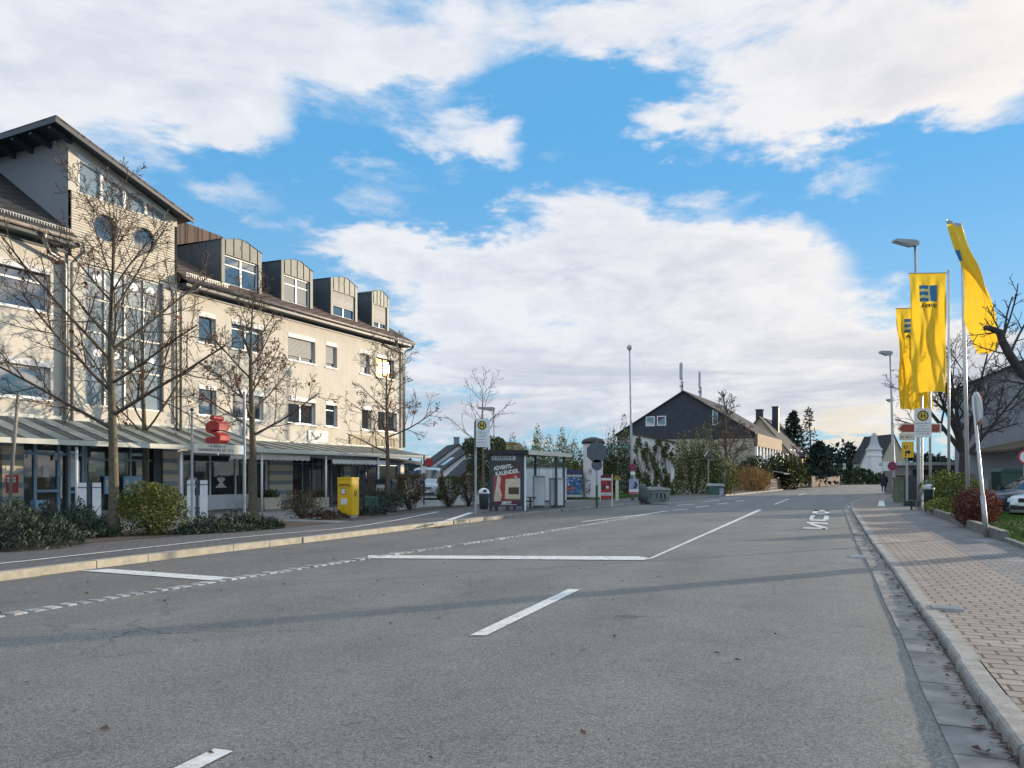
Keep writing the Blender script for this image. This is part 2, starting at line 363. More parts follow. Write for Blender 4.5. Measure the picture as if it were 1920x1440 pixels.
asphalt('asphalt', .158, (1.06, 1.0, .89), speck=1.05)
asphalt('bay_asphalt', .135, (1.08, 1.0, .89), patch=.14)
asphalt('walk_asphalt', .115, (1.05, 1.0, .98), patch=.1, speck=.7)
ANG = 22.5
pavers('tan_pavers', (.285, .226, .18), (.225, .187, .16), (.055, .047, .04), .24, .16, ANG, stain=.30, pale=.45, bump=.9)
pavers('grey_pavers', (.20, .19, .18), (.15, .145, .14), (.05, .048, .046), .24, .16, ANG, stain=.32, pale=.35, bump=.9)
pavers('plaza_pavers', (.26, .25, .235), (.21, .20, .19), (.12, .115, .11), .4, .4, 26, stain=.2, bump=.3)
pavers('walk_pavers', (.135, .125, .118), (.11, .10, .095), (.065, .06, .055), .22, .11, ANG, stain=.15, bump=.4)
pavers('roof_tiles', (.125, .082, .062), (.09, .062, .05), (.035, .02, .015), .3, .36, 0, stain=.2, bump=1.0, msize=.03, offs=0.0)
pavers('dark_tiles', (.045, .042, .042), (.032, .03, .03), (.012, .012, .012), .3, .36, 0, stain=.2, bump=1.0, msize=.03, offs=0.0)
mat('kerb_stone', (.27, .25, .225), .85, .2, 7, .5, 60)
mat('kerb_sunlit', (.34, .31, .25), .85, .18, 5, .5, 60)  # warm sunlight put into the colour of the near kerb stretch
mat('gutter_slab', (.245, .225, .20), .85, .3, 3, .4, 50, island=.18)
mat('cobble', (.33, .32, .30), .8, .2, 8, .5, 60, island=.3)
mat('paint', (.64, .62, .57), .7, .14, 18, .3, 120, col2=(.33, .32, .30), v2=(.53, .68), detail=7)
mat('soil', (.075, .058, .042), .95, .35, 9, .8, 40)
mat('grass_ground', (.05, .075, .02), .95, .4, 3, .6, 40)
mat('grass_blade', (.085, .135, .03), .7, .25, 6, island=.5)
mat('earth', (.10, .10, .07), .95, .3, .4)
mat('plaster', (.56, .52, .44), .9, .05, 1.1, .35, 90, col2=(.51, .475, .41), v2=(.48, .75)); streaks('plaster')
mat('plaster_white', (.72, .70, .66), .9, .05, 1.5, .3, 80)
mat('plaster_grey', (.22, .22, .225), .9, .06, .8, .3, 60)
mat('plaster_tan', (.42, .36, .25), .9, .07, .7, .3, 60)
mat('plaster_ochre', (.62, .46, .22), .9, .06, .7, .3, 60)
mat('dark_cladding', (.030, .034, .042), .6, .2, 2)
banded('siding', (.56, .52, .44), (.33, .27, .18), .088, .72, 2, .75, .12, bump=.6)
banded('pier_stone', (.60, .51, .37), (.25, .285, .32), .42, .62, 2, .8, .03)
mat('white_frame', (.76, .76, .74), .45, .04, 4)
mat('white_metal', (.72, .72, .70), .45, .06, 4)
mat('blue_frame', (.24, .38, .50), .45, .08, 4)
mat('dark_frame', (.05, .06, .07), .5, .1, 4)
mat('shutter_box', (.56, .56, .57), .6, .06, 4)
banded('shutter', (.42, .41, .39), (.20, .20, .19), .055, .7, 2, .6, .1)
mat('zinc', (.115, .125, .11), .55, .16, 1.8, .1, 20, metal=.1)
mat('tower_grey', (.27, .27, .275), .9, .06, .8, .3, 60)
mat('zinc_dark', (.075, .09, .10), .5, .15, 1.8, metal=.2)
mat('steel', (.30, .31, .31), .45, .12, 3, metal=.4)
mat('gutter_metal', (.20, .175, .16), .5, .2, 3, metal=.2)
mat('pipe_metal', (.27, .28, .27), .45, .12, 3, metal=.5)
mat('galv', (.36, .37, .37), .5, .12, 6, metal=.4)
mat('pole_alu', (.55, .54, .52), .4, .08, 3, metal=.4)
mat('copper', (.30, .20, .15), .5, .15, 3, metal=.3)
mat('canopy_beam', (.045, .058, .06), .6, .1, 3)
mat('canopy_white', (.50, .50, .44), .6, .06, 3)
mat('canopy_glass', (.42, .46, .43), .3, .1, 2); thin('canopy_glass', .45)
glass_mat('window_glass', (.02, .03, .04), .02, 2.7, wob=.015)
glass_mat('window_blue', (.05, .07, .10), .03, 2.0, wob=.02)
def sun_glass():
    m = bpy.data.materials.new('sun_glass'); MAT['sun_glass'] = m; m.use_nodes = True; N = NT(m.node_tree)
    b = N.n('ShaderNodeBsdfPrincipled', {'Base Color': (.03, .04, .05), 'Roughness': .6, 'IOR': 1.3}); g_ = N.n('ShaderNodeBsdfGlossy', {'Color': (1, .74, .40), 'Roughness': .04}, distribution='BECKMANN')
    h_ = N.n('ShaderNodeBsdfGlossy', {'Color': (1, .58, .18), 'Roughness': .13}, distribution='BECKMANN')
    a_ = N.n('ShaderNodeMixShader', {0: .002, 1: b.outputs[0], 2: h_.outputs[0]})
    N.n('ShaderNodeOutputMaterial', {'Surface': N.n('ShaderNodeMixShader', {0: .05, 1: a_.outputs[0], 2: g_.outputs[0]}).outputs[0]})
sun_glass()
glass_mat('stair_glass', (.20, .25, .28), .05, 2.0, wob=.03)
glass_mat('shop_glass', (.075, .085, .085), .03, 1.7, clear=.5)
glass_mat('clear_glass', (.05, .06, .06), .02, 1.45, clear=.88)
mat('interior', (.20, .20, .18), .9, .6, 1.2)
mat('interior_warm', (.30, .27, .22), .9, .5, 1.0)
mat('globe_lamp', (.85, .83, .78), .3, .02, 3, emit=((1, .92, .78), .6))
mat('black', (.018, .018, .02), .5, .2, 6)
mat('rubber', (.02, .02, .022), .8, .2, 10)
mat('red', (.42, .025, .03), .45, .1, 4)
mat('sign_red', (.38, .03, .03), .5, .08, 4)
mat('rust_red', (.30, .055, .03), .6, .12, 4)
mat('pink', (.50, .10, .16), .6, .3, 6)
mat('post_yellow', (.72, .43, .012), .42, .05, 3)
mat('sign_yellow', (.72, .44, .02), .5, .06, 4)
mat('sign_cream', (.62, .58, .46), .6, .06, 3)
mat('paper', (.70, .69, .66), .7, .06, 6)
mat('sign_green', (.02, .09, .03), .5, .1, 4)
mat('h_yellow', (.60, .48, .04), .5, .05, 4)
mat('sign_back', (.085, .10, .115), .55, .1, 4)
mat('awning_grey', (.34, .35, .36), .8, .1, 3)
mat('awning_white', (.70, .67, .60), .8, .06, 3)
mat('awning_dark', (.07, .08, .10), .8, .1, 3)
mat('light_blue', (.27, .45, .62), .5, .08, 4)
mat('bin_grey', (.055, .065, .07), .55, .15, 5)
mat('bin_green', (.02, .05, .035), .5, .15, 5)
mat('box_green', (.035, .10, .075), .55, .12, 4)
mat('cabinet', (.42, .42, .41), .6, .06, 3)
mat('column_white', (.62, .60, .60), .8, .06, 2, col2=(.42, .40, .42), v2=(.66, .80))
mat('container', (.16, .19, .17), .75, .15, 3, .3, 20, col2=(.09, .10, .10), v2=(.56, .60))
mat('concrete', (.36, .34, .31), .9, .12, 4, .4, 40)
mat('planter', (.50, .42, .31), .85, .1, 5, .4, 40)
mat('edge_stone', (.19, .18, .155), .9, .2, 4, .5, 40)
mat('moss_stone', (.13, .14, .09), .95, .3, 5, .6, 30)
mat('tar', (.03, .03, .03), .5, .3, 9)
mat('bark', (.115, .095, .065), .95, .3, 14, .9, 40, col2=(.14, .145, .075), v2=(.5, .68))
mat('twig', (.095, .070, .048), .9, .3, 8)
mat('bark_dark', (.055, .050, .046), .95, .3, 10, .7, 30)
mat('leaf_brown', (.13, .05, .022), .8, .3, 5, island=.5)
mat('leaf_bush', (.105, .115, .028), .65, .25, 3, island=.65)
mat('leaf_juniper', (.062, .080, .055), .7, .3, 3, island=.7)
mat('leaf_hedge', (.12, .085, .042), .75, .3, 3, island=.6)
mat('leaf_hedge_green', (.10, .10, .038), .75, .3, 3, island=.6)
mat('leaf_dark', (.065, .085, .042), .7, .3, 2, island=.7)
mat('leaf_olive', (.15, .155, .045), .7, .35, 1.4, island=.7)
mat('leaf_yellow', (.26, .19, .03), .7, .3, 2, island=.5)
mat('leaf_lime', (.20, .24, .03), .6, .25, 3, island=.55)
mat('leaf_red', (.17, .065, .05), .7, .3, 3, island=.6)
mat('leaf_orange', (.40, .10, .03), .7, .3, 3, island=.5)
mat('leaf_copper', (.105, .062, .045), .8, .3, 1.5, island=.6)
mat('leaf_straw', (.34, .21, .09), .8, .25, 3, island=.5)
mat('leaf_ivy', (.075, .085, .028), .6, .3, 2, island=.7)
mat('needle', (.042, .062, .048), .75, .3, 3, island=.6)
mat('far_foliage', (.045, .055, .05), .9, .35, .5, island=.5)
mat('wood', (.22, .15, .09), .8, .25, 6)
mat('grey_wood', (.22, .20, .17), .85, .25, 8, .5, 30)
mat('brown_wood', (.10, .065, .04), .8, .25, 6)
mat('flag_yellow', (.86, .56, .035), .8, .04, 3); thin('flag_yellow', .4)
mat('logo_blue', (.05, .17, .32), .8, .06, 3)
mat('logo_cream', (.70, .62, .22), .8, .06, 3)
mat('car_silver', (.38, .40, .42), .28, .03, 3, metal=.5, coat=.6)
mat('car_dark', (.020, .026, .034), .25, .05, 3, metal=.2, coat=.9)
mat('car_white', (.60, .62, .62), .3, .02, 3, coat=.8)
glass_mat('car_glass', (.012, .015, .018), .02, 1.6)
mat('alloy', (.45, .45, .46), .3, .08, 5, metal=.7)
mat('lens', (.55, .58, .60), .1, .05, 8, metal=.3)
mat('cloth_dark', (.018, .020, .028), .9, .2, 9)
mat('jeans', (.06, .09, .15), .9, .2, 9)
mat('skin', (.45, .28, .20), .6, .05, 9)
mat('hair', (.05, .035, .025), .8, .2, 20)
mat('shoe', (.5, .5, .5), .7, .1, 9)
mat('poster_brown', (.22, .14, .09), .5, .4, 7, col2=(.28, .05, .03), v2=(.45, .60))
mat('poster_cream', (.62, .50, .36), .5, .15, 5)
mat('poster_red', (.35, .035, .03), .5, .2, 5)
mat('poster_dark', (.055, .035, .028), .5, .2, 5)
mat('poster_plum', (.10, .02, .04), .5, .2, 5)
mat('poster_blue', (.045, .11, .24), .5, .5, 4, col2=(.10, .26, .42), v2=(.5, .62))
mat('poster_green', (.03, .09, .08), .5, .3, 5)
mat('poster_orange', (.42, .12, .07), .5, .3, 9)
mat('purple', (.14, .02, .06), .5, .15, 4)
mat('navy', (.03, .04, .10), .6, .25, 4)
mat('lilac', (.30, .32, .42), .6, .3, 8)
# ================================================================== GROUND, ROAD, PAVEMENTS
KR = [(-3.1, -10), (-1.4, -6), (1.0, -.1), (2.52, 3.79), (3.12, 5.28), (3.68, 6.57), (3.98, 7.32), (4.42, 8.41), (5.87, 11.9), (7.63, 16.3), (10.2, 22.5), (14.05, 31.8), (16.9, 38.5), (20.4, 45.5), (29.4, 62.3), (47, 94), (62, 116), (84, 140), (112, 160), (170, 190)]
KL = [(-15.9, -10), (-14.2, -6), (-9.7, 4.5), (-7.06, 10.6), (-6.83, 11.3), (-6.4, 12.4), (-5.77, 14.0), (-5.01, 15.7), (-4.28, 17.2), (-2.16, 22.2), (-.1, 26.6), (1.49, 30.3), (4.9, 36), (7.3, 40.6), (12.15, 49.8), (18, 60.5), (26, 76), (36, 95), (50, 121), (72, 152), (104, 176), (160, 208)]
CB = [(-11.2, -6), (-6.9, 4.6), (-5.3, 7.98), (-5.03, 8.64), (-4.37, 10.0), (-3.78, 11.2), (-2.5, 13.7), (-2.0, 14.7), (-1.14, 16.2), (.45, 19.2), (3.58, 25.8), (6.5, 32.2)]
class PL:
    """polyline with arc length"""
    def __init__(s, pts):
        s.p = [Vector((x, y, 0)) for x, y in pts]; s.s = [0]
        for a, b in zip(s.p, s.p[1:]): s.s.append(s.s[-1] + (b - a).length)
        s.L = s.s[-1]
    def at(s, d):
        d = max(0, min(s.L - 1e-6, d)); i = 0
        while i < len(s.s) - 2 and s.s[i + 1] <= d: i += 1
        t = (d - s.s[i]) / (s.s[i + 1] - s.s[i])
        # blend tangents so that the line bends softly
        def tg(k):
            k0, k1 = max(0, k - 1), min(len(s.p) - 1, k + 1); return (s.p[k1] - s.p[k0]).normalized()
        pos = s.p[i].lerp(s.p[i + 1], t); tan = tg(i).lerp(tg(i + 1), t).normalized()
        return pos, tan, Vector((tan.y, -tan.x, 0))          # position, along, to the right
    def pts(s, d0, d1, step, off=0.0):
        n = max(1, int(math.ceil((d1 - d0) / step))); out = []
        for k in range(n + 1):
            p, t, r = s.at(d0 + (d1 - d0) * k / n); out.append(p + r * off)
        return out
    def sy(s, y):
        for i in range(len(s.p) - 1):
            if s.p[i].y <= y <= s.p[i + 1].y: return s.s[i] + (s.s[i + 1] - s.s[i]) * (y - s.p[i].y) / (s.p[i + 1].y - s.p[i].y)
        return s.L
R_, L_, C_ = PL(KR), PL(KL), PL(CB)
def ribbon(mb, A, B, za, zb=None, m=0):
    n = len(A); o = len(mb.v); za = za if isinstance(za, list) else [za] * n
    mb.v += [Vector((p.x, p.y, z)) for p, z in zip(A, za)] + [Vector((p.x, p.y, z)) for p, z in zip(B, za)]
    for i in range(n - 1): mb.f.append((o + i, o + n + i, o + n + i + 1, o + i + 1)); mb.m.append(m)
ST = dict(kind='structure')
def resample(P, n):
    pl = PL([(p[0], p[1]) for p in P]); return [pl.at(pl.L * k / (n - 1))[0] for k in range(n)]
g = MB(); g.poly([(-2500, -400, -.30), (2500, -400, -.30), (2500, 3500, -.30), (-2500, 3500, -.30)]); g.build('ground', 'earth', **ST)
# carriageway
rd = MB(); ribbon(rd, resample(KL, 120), resample(KR, 120), 0.0); rd.build('road', 'asphalt', **ST)
# bus bay: its own, darker asphalt between the kerb and the row of setts
y0, y1 = -5.9, 32.0
bay = MB(); ribbon(bay, L_.pts(L_.sy(y0), L_.sy(34), 1.5), [C_.at(C_.L * k / max(1, len(L_.pts(L_.sy(y0), L_.sy(34), 1.5)) - 1))[0] for k in range(len(L_.pts(L_.sy(y0), L_.sy(34), 1.5)))], .004)
bay.build('bus_bay', 'bay_asphalt', **ST)
rng = random.Random(3)
cb = MB(); d = 0.0
while d < C_.L - .2:
    l = rng.uniform(.15, .21); p, t, r = C_.at(d + l / 2); fr = Fr(p, r, t); w = rng.uniform(.085, .115); j = rng.uniform(-.02, .02)
    z = .006 + rng.uniform(.0, .016); h = l * .5 - .016
    c = [(-w + rng.uniform(0, .02), -h), (w, -h + rng.uniform(0, .02)), (w - rng.uniform(0, .02), h), (-w, h)]
    o = len(cb.v)
    cb.v += [fr(x + j, y, -.01) for x, y in c] + [fr((x) * .85 + j, y * .85, z) for x, y in c]
    for f in ((4, 5, 6, 7), (0, 1, 5, 4), (1, 2, 6, 5), (2, 3, 7, 6), (3, 0, 4, 7)): cb.f.append(tuple(o + q for q in f)); cb.m.append(0)
    d += l + .012
cb.build('sett_row', 'cobble', **ST)
# gutter slabs and kerbs
def stones(mb, pl, d0, d1, step, x0, x1, z0, z1, gap, rng, tilt=.004, ch=.0):
    d = d0
    while d < d1:
        p, t, r = pl.at(d + step / 2); fr = Fr(p, r, t); dz = rng.uniform(-tilt, tilt); h = step / 2 - gap / 2; dx = rng.uniform(-tilt, tilt)
        if ch:
            mb.prism([(x0 + dx, z0), (x1 + dx, z0), (x1 + dx, z1 + dz), (x0 + ch + dx, z1 + dz), (x0 + ch * .3 + dx, z1 + dz - ch * .3), (x0 + dx, z1 + dz - ch)], -h, h, fr)
        else: mb.box(x0 + dx, x1 + dx, -h, h, z0, z1 + dz, fr)
        d += step
gs = MB(); stones(gs, R_, 2, R_.sy(44), .5, -.29, -.02, -.05, .012, .014, rng, .004); gs.build('gutter', 'gutter_slab', **ST)
def zk(d): return .055 + .038 * max(0, min(1, (R_.sy(9.6) - d) / (R_.sy(9.6) - R_.sy(6.0))))      # the kerb drops past the first metres
ks = MB(); d = 2.0
while d < R_.sy(91):
    stones(ks, R_, d, d + .5, 1.0, 0, .15, -.05, zk(d + .5), .012, rng, .004, .03); d += 1.0
ks.build('kerb', 'kerb_stone', **ST)
kl = MB(); stones(kl, L_, 2, L_.sy(24), 1.0, -.16, 0, -.05, .125, .014, rng, .005, -0.0); kl.build('kerb', 'kerb_sunlit', **ST)
kl = MB(); stones(kl, L_, L_.sy(24), L_.sy(80), 1.0, -.16, 0, -.05, .11, .014, rng, .005); kl.build('kerb', 'kerb_stone', **ST)
# pavements on the far bank of the bay
LB = [(-18.9, -6), (-13.2, 4.5), (-9.9, 11.5), (-8.99, 13.5), (-8.5, 15.4), (-7.5, 17.4), (-5.7, 20.2), (-4.5, 24.3), (-2.3, 33.2), (1.2, 38.6), (5.2, 43.6), (9.8, 51.8), (16, 63), (24, 78), (34, 97), (48, 124), (70, 156), (102, 181), (158, 213)]
N_ = 110
lk = [L_.at(L_.L * k / (N_ - 1)) for k in range(N_)]
lkp = [p - r * .16 for p, t, r in lk]
lb = resample(LB, N_)
pv = MB(); ribbon(pv, lb, lkp, .112); pv.build('pavement', 'walk_pavers', **ST)
far = [Vector((p.x - 70 - max(0, p.y) * .4, p.y + 12, 0)) for p in lb]
pz = MB(); ribbon(pz, far[:62], lb[:62], .10); pz.build('plaza', 'plaza_pavers', **ST)
pz = MB(); ribbon(pz, far[61:], lb[61:], .10); pz.build('verge_ground', 'grass_ground', **ST)
# planting strip between pavement and plaza
def strip_between(name, matn, ya, yb, wid, z, bulge=0):
    pl = PL(LB); A = pl.pts(pl.sy(ya), pl.sy(yb), .6); n = len(A)
    B = [pl.at(pl.sy(ya) + (pl.sy(yb) - pl.sy(ya)) * k / (n - 1)) for k in range(n)]
    B = [p - r * wid for p, t, r in B]
    mb = MB(); ribbon(mb, B, A, z); return mb.build(name, matn, **ST)
strip_between('planting_bed', 'soil', 6, 22.3, 2.1, .118)
strip_between('planting_bed', 'soil', 23.4, 37, 1.5, .118)
strip_between('grass_verge', 'grass_ground', 44, 57, 5, .118)
# pavement this side: tan pavers by the kerb, grey ones beyond, stone edging, lawn, car park
W1 = 1.42
def roff(off, n=110): return [p + r * off for p, t, r in (R_.at(R_.L * k / (n - 1)) for k in range(n))]
ZR = [zk(R_.L * k / 109) - .01 for k in range(110)]
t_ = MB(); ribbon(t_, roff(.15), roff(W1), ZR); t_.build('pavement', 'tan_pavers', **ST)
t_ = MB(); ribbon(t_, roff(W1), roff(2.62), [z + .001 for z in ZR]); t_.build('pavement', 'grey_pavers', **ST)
ed = MB(); stones(ed, R_, 2, R_.sy(22.5), .8, 2.62, 2.72, 0, .135, .01, rng, .004)
ed.build('edging_stone', 'edge_stone', **ST)
ed = MB(); stones(ed, R_, R_.sy(17.6), R_.sy(30), 1.0, 2.60, 2.74, 0, .27, .01, rng, .006); ed.build('edging_wall', 'edge_stone', **ST)
lw = MB(); ribbon(lw, [p for p in roff(2.72) if p.y < 34], [p for p in roff(7.0)][:len([p for p in roff(2.72) if p.y < 34])], .13); lw.build('lawn', 'grass_ground', **ST)
cp = MB(); cp.poly([(4, -12, .06), (90, -12, .06), (140, 120, .06), (60, 120, .06), (20.6, 37, .06), (6.5, 4, .06)]); cp.build('car_park', 'walk_asphalt', **ST)
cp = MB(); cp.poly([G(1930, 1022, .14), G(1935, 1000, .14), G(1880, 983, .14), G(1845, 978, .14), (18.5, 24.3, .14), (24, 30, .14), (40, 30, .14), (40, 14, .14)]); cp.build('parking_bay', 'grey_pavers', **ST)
# grass blades on the lawn (uncountable)
def turf(name, pts_fn, n, h, rng, m='grass_blade'):
    mb = MB()
    for _ in range(n):
        p = pts_fn(rng)
        if p is None: continue
        a = rng.uniform(0, 6.28); w = rng.uniform(.004, .009) * (1 + p.y * .03); l = h * rng.uniform(.5, 1.2); b = rng.uniform(-.6, .6) * l; c = rng.uniform(0, 6.28)
        dx, dy = math.cos(a) * w, math.sin(a) * w
        mb.add([(p.x - dx, p.y - dy, p.z), (p.x + dx, p.y + dy, p.z), (p.x + math.cos(c) * b, p.y + math.sin(c) * b, p.z + l)], [(0, 1, 2)])
    mb.build(name, m, kind='stuff')
def lawn_pt(rng):
    y = rng.uniform(12.5, 30); p, t, r = R_.at(R_.sy(y)); q = p + r * rng.uniform(2.74, 5.2); return Vector((q.x, q.y, .13))
turf('lawn_grass', lawn_pt, 26000, .07, random.Random(5))
_lp = PL(LB)
def verge_pt(rng):
    y = rng.uniform(43, 57); p, t, r = _lp.at(_lp.sy(y)); q = p - r * rng.uniform(.1, 4.5); return Vector((q.x, q.y, .118))
turf('verge_grass', verge_pt, 9000, .16, random.Random(6))
# ------------------------------------------------------------------ painted markings
def quad(name, px, z=.008):
    mb = MB(); mb.poly([G(x, y, z) for x, y in px]); return mb.build(name, 'paint', **ST)
def line(name, P, w, z=.008):
    """painted line of width w along ground points"""
    pl = PL([(p[0], p[1]) for p in P]); n = max(2, int(pl.L / 1.0)); A = pl.pts(0, pl.L, .8, -w / 2); B = pl.pts(0, pl.L, .8, w / 2)
    mb = MB(); ribbon(mb, A, B, z); return mb.build(name, 'paint', **ST)
quad('lane_marking', [(300, 1452), (350, 1452), (437, 1408), (402, 1403)])
quad('lane_marking', [(880, 1191), (912, 1191), (1088, 1105), (1066, 1104)])
quad('bay_marking', [(690, 1041), (690, 1046.5), (1209, 1050), (1216, 1046), (1196, 1043)], .010)
quad('lane_marking', [(1209, 1050), (1225, 1046), (1429, 956), (1421, 955.5)], .009)
quad('bay_marking', [(152, 1070), (402, 1088.5), (442, 1083), (205, 1066.5)], .012)
line('dashed_marking', [G(1092, 979)[:2], G(1180, 969)[:2], G(1245, 960)[:2]], .14, .016)
for a, b in (((1262, 957), (1290, 955)), ((1305, 951.5), (1330, 948.5)), ((1345, 945.5), (1365, 943)), ((1380, 940.5), (1396, 938.5)), ((1270, 948), (1300, 945.5)), ((1318, 941), (1350, 938)), ((1365, 935), (1385, 933))):
    line('dashed_marking', [G(*a)[:2], G(*b)[:2]], .16)
line('lane_marking', [G(1452, 946)[:2], G(1478, 936)[:2]], .12); line('lane_marking', [G(1497, 929)[:2], G(1512, 924.5)[:2]], .12)
line('path_marking', [(-14.6, .5), G(0, 1057, .12)[:2], G(280, 1026, .12)[:2], G(450, 1007, .12)[:2], G(650, 990, .12)[:2], G(740, 976, .12)[:2], G(822, 959.5, .12)[:2]], .10, .122)
line('path_marking', [G(818, 983, .12)[:2], G(884, 961, .12)[:2]], .22, .122)
quad('path_marking', [(1588, 951), (1606, 951), (1623, 938.5), (1613, 937.5)], .016)
quad('path_marking', [(1646, 949), (1660, 949), (1657, 939), (1648, 939)], .052)
# BUS, letters stacked along the lane
def glyph(fr, strokes, name):
    mb = MB()
    for s_ in strokes: mb.poly([fr(x, y, .009) for x, y in s_])
    return mb.build(name, 'paint', **ST)
bs = MB()
def gq(px): bs.poly([G(x, y, .009) for x, y in px])
u = lambda x, y: (1490 + x / 12, 930 + y / 12)
for q in ([(430, 310), (785, 330), (782, 350), (420, 335)], [(395, 392), (778, 396), (775, 412), (385, 405)], [(430, 310), (560, 316), (490, 400), (385, 405)], [(680, 325), (785, 330), (775, 412), (655, 405)], [(515, 352), (690, 358), (688, 366), (508, 362)],
          [(365, 430), (465, 432), (410, 530), (308, 550)], [(668, 440), (768, 442), (760, 556), (645, 530)], [(320, 530), (765, 533), (760, 558), (308, 550)],
          [(275, 578), (752, 605), (748, 632), (262, 605)], [(262, 605), (345, 600), (745, 715), (655, 745)], [(205, 705), (742, 722), (735, 745), (188, 728)]): gq([u(*p) for p in q])
bs.build('bus_lettering', 'paint', **ST)
# drain grate in the gutter, cover in the pavement
dg = MB(); p0, t0, r0 = R_.at(R_.sy(G(1632, 1046)[1])); fr = Fr((p0.x, p0.y, 0), r0, t0)
dg.box(-.52, -.02, -.22, .22, -.02, .008, fr)
for k in range(7): dg.box(-.50, -.04, -.18 + k * .058, -.155 + k * .058, .008, .018, fr)
dg.build('drain_grate', 'galv', **tag('slotted steel drain grate set in the gutter beside the kerb', 'drain'))
dg = MB(); p0 = G(1775, 1138, .085); fr = Fr(p0, r0, t0)
dg.box(-.14, .14, -.12, .12, -.04, .004, fr)
for k in range(4): dg.box(-.12, .12, -.09 + k * .05, -.06 + k * .05, .004, .008, fr)
dg.build('utility_cover', 'alloy', **tag('small shiny metal cover set among the tan pavers', 'cover'))
# fallen leaves lying in the gutter and on the asphalt
lf = MB(); rng = random.Random(11)
for k in range(430):
    if k < 340:
        y = 2.2 + 26 * rng.random() ** 2; p, t, r = R_.at(R_.sy(y)); q = p + r * -abs(rng.gauss(.02, .09)); z = .022
    else:
        q = Vector((rng.uniform(-6, 2.5), rng.uniform(3, 16), 0)); z = .01
    a = rng.uniform(0, 6.28); s_ = rng.uniform(.012, .03)
    c, n = math.cos(a) * s_, math.sin(a) * s_
    lf.add([(q.x - c * 1.3, q.y - n * 1.3, z), (q.x + n * .7, q.y - c * .7, z + rng.uniform(.002, .02)), (q.x + c * 1.3, q.y + n * 1.3, z + rng.uniform(0, .012)), (q.x - n * .7, q.y + c * .7, z + .004)], [(0, 1, 2), (0, 2, 3)])
lf.build('fallen_leaves', 'leaf_copper', kind='stuff')
# ================================================================== THE LONG SHOP AND OFFICE BUILDING
bld = thing('office_building', 'long cream three storey shop building with dormers and a taller stair tower', 'building', FA)
def wall_holes(mb, u0, u1, z0, z1, holes, v=0.0, m=0, fr=BF, rev=.2):
    us = sorted({u0, u1, *[h[0] for h in holes], *[h[1] for h in holes]}); zs = sorted({z0, z1, *[h[2] for h in holes], *[h[3] for h in holes]})
    us = [u for u in us if u0 <= u <= u1]; zs = [z for z in zs if z0 <= z <= z1]
    for a, b in zip(us, us[1:]):
        for c, d in zip(zs, zs[1:]):
            um, zm = (a + b) / 2, (c + d) / 2
            if any(h[0] < um < h[1] and h[2] < zm < h[3] for h in holes): continue
            mb.poly([fr(a, v, c), fr(b, v, c), fr(b, v, d), fr(a, v, d)], m)
    for a, b, c, d in holes:
        mb.poly([fr(a, v, c), fr(a, v - rev, c), fr(a, v - rev, d), fr(a, v, d)], m); mb.poly([fr(b, v - rev, c), fr(b, v, c), fr(b, v, d), fr(b, v - rev, d)], m)
        mb.poly([fr(a, v, d), fr(a, v - rev, d), fr(b, v - rev, d), fr(b, v, d)], m); mb.poly([fr(a, v - rev, c), fr(a, v, c), fr(b, v, c), fr(b, v - rev, c)], m)
def window(par, u0, u1, z0, z1, panes=2, transom=.0, blind=0.0, box=True, glass='window_glass', v=0.0, fr=BF, frame='white_frame', sill=True, dep=.15, fw=.06):
    f = MB(); y0, y1 = v - dep - .05, v - dep + .02
    f.box(u0, u0 + fw, y0, y1, z0, z1, fr); f.box(u1 - fw, u1, y0, y1, z0, z1, fr)
    f.box(u0 + fw, u1 - fw, y0, y1, z0, z0 + fw, fr); f.box(u0 + fw, u1 - fw, y0, y1, z1 - fw, z1, fr)
    w = (u1 - u0) / panes
    for k in range(1, panes): f.box(u0 + w * k - fw * .7, u0 + w * k + fw * .7, y0, y1 + .003, z0 + fw, z1 - fw, fr)
    if transom:
        zt = z1 - (z1 - z0) * transom
        for k in range(panes): f.box(u0 + w * k + fw, u0 + w * (k + 1) - fw, y0, y1 - .003, zt - fw * .4, zt + fw * .4, fr)
    wo = f.build('window', frame, par)
    p = MB(); p.poly([fr(u0 + .02, y0 + .03, z0 + .02), fr(u1 - .02, y0 + .03, z0 + .02), fr(u1 - .02, y0 + .03, z1 - .02), fr(u0 + .02, y0 + .03, z1 - .02)]); p.build('pane', glass, wo)
    if blind:
        b = MB(); zb = z1 - (z1 - z0) * blind; n = int((z1 - zb) / .055)
        for k in range(n):
            z = z1 - .055 * (k + 1)
            b.add([fr(u0 + .03, y1 + .005, z), fr(u1 - .03, y1 + .005, z), fr(u1 - .03, y1 + .018, z + .02), fr(u0 + .03, y1 + .018, z + .02), fr(u1 - .03, y1 + .006, z + .055), fr(u0 + .03, y1 + .006, z + .055)], [(0, 1, 2, 3), (3, 2, 4, 5)])
        b.build('roller_blind', 'shutter', wo)
    if box:
        b = MB(); b.box(u0 + .003, u1 - .003, v - .12, v + .012, z1 - .19, z1 - .003, fr); b.build('blind_box', 'shutter_box', wo)
    if sill:
        b = MB(); b.box(u0 - .05, u1 + .05, v - dep, v + .06, z0 - .05, z0 - .003, fr); b.build('sill', 'white_metal', wo)
    return wo
T = -14.79                                               # where the tower ends and the lower wing begins
W2 = [(-13.74, -12.91, 1, 0, 0), (-12.11, -10.39, 2, .3, 0), (-8.88, -7.09, 2, 0, .86), (-6.35, -5.53, 1, 0, .84), (-3.75, -2.95, 1, 0, .7), (-2.38, -.8, 2, 0, 0)]
W1_ = [(-13.74, -12.88, 1, 0, 0), (-12.05, -10.35, 2, .3, .45), (-8.86, -7.07, 2, 0, .3), (-6.35, -5.5, 1, .35, 0), (-3.6, -2.8, 1, 0, 0), (-2.25, -.55, 2, 0, .0)]
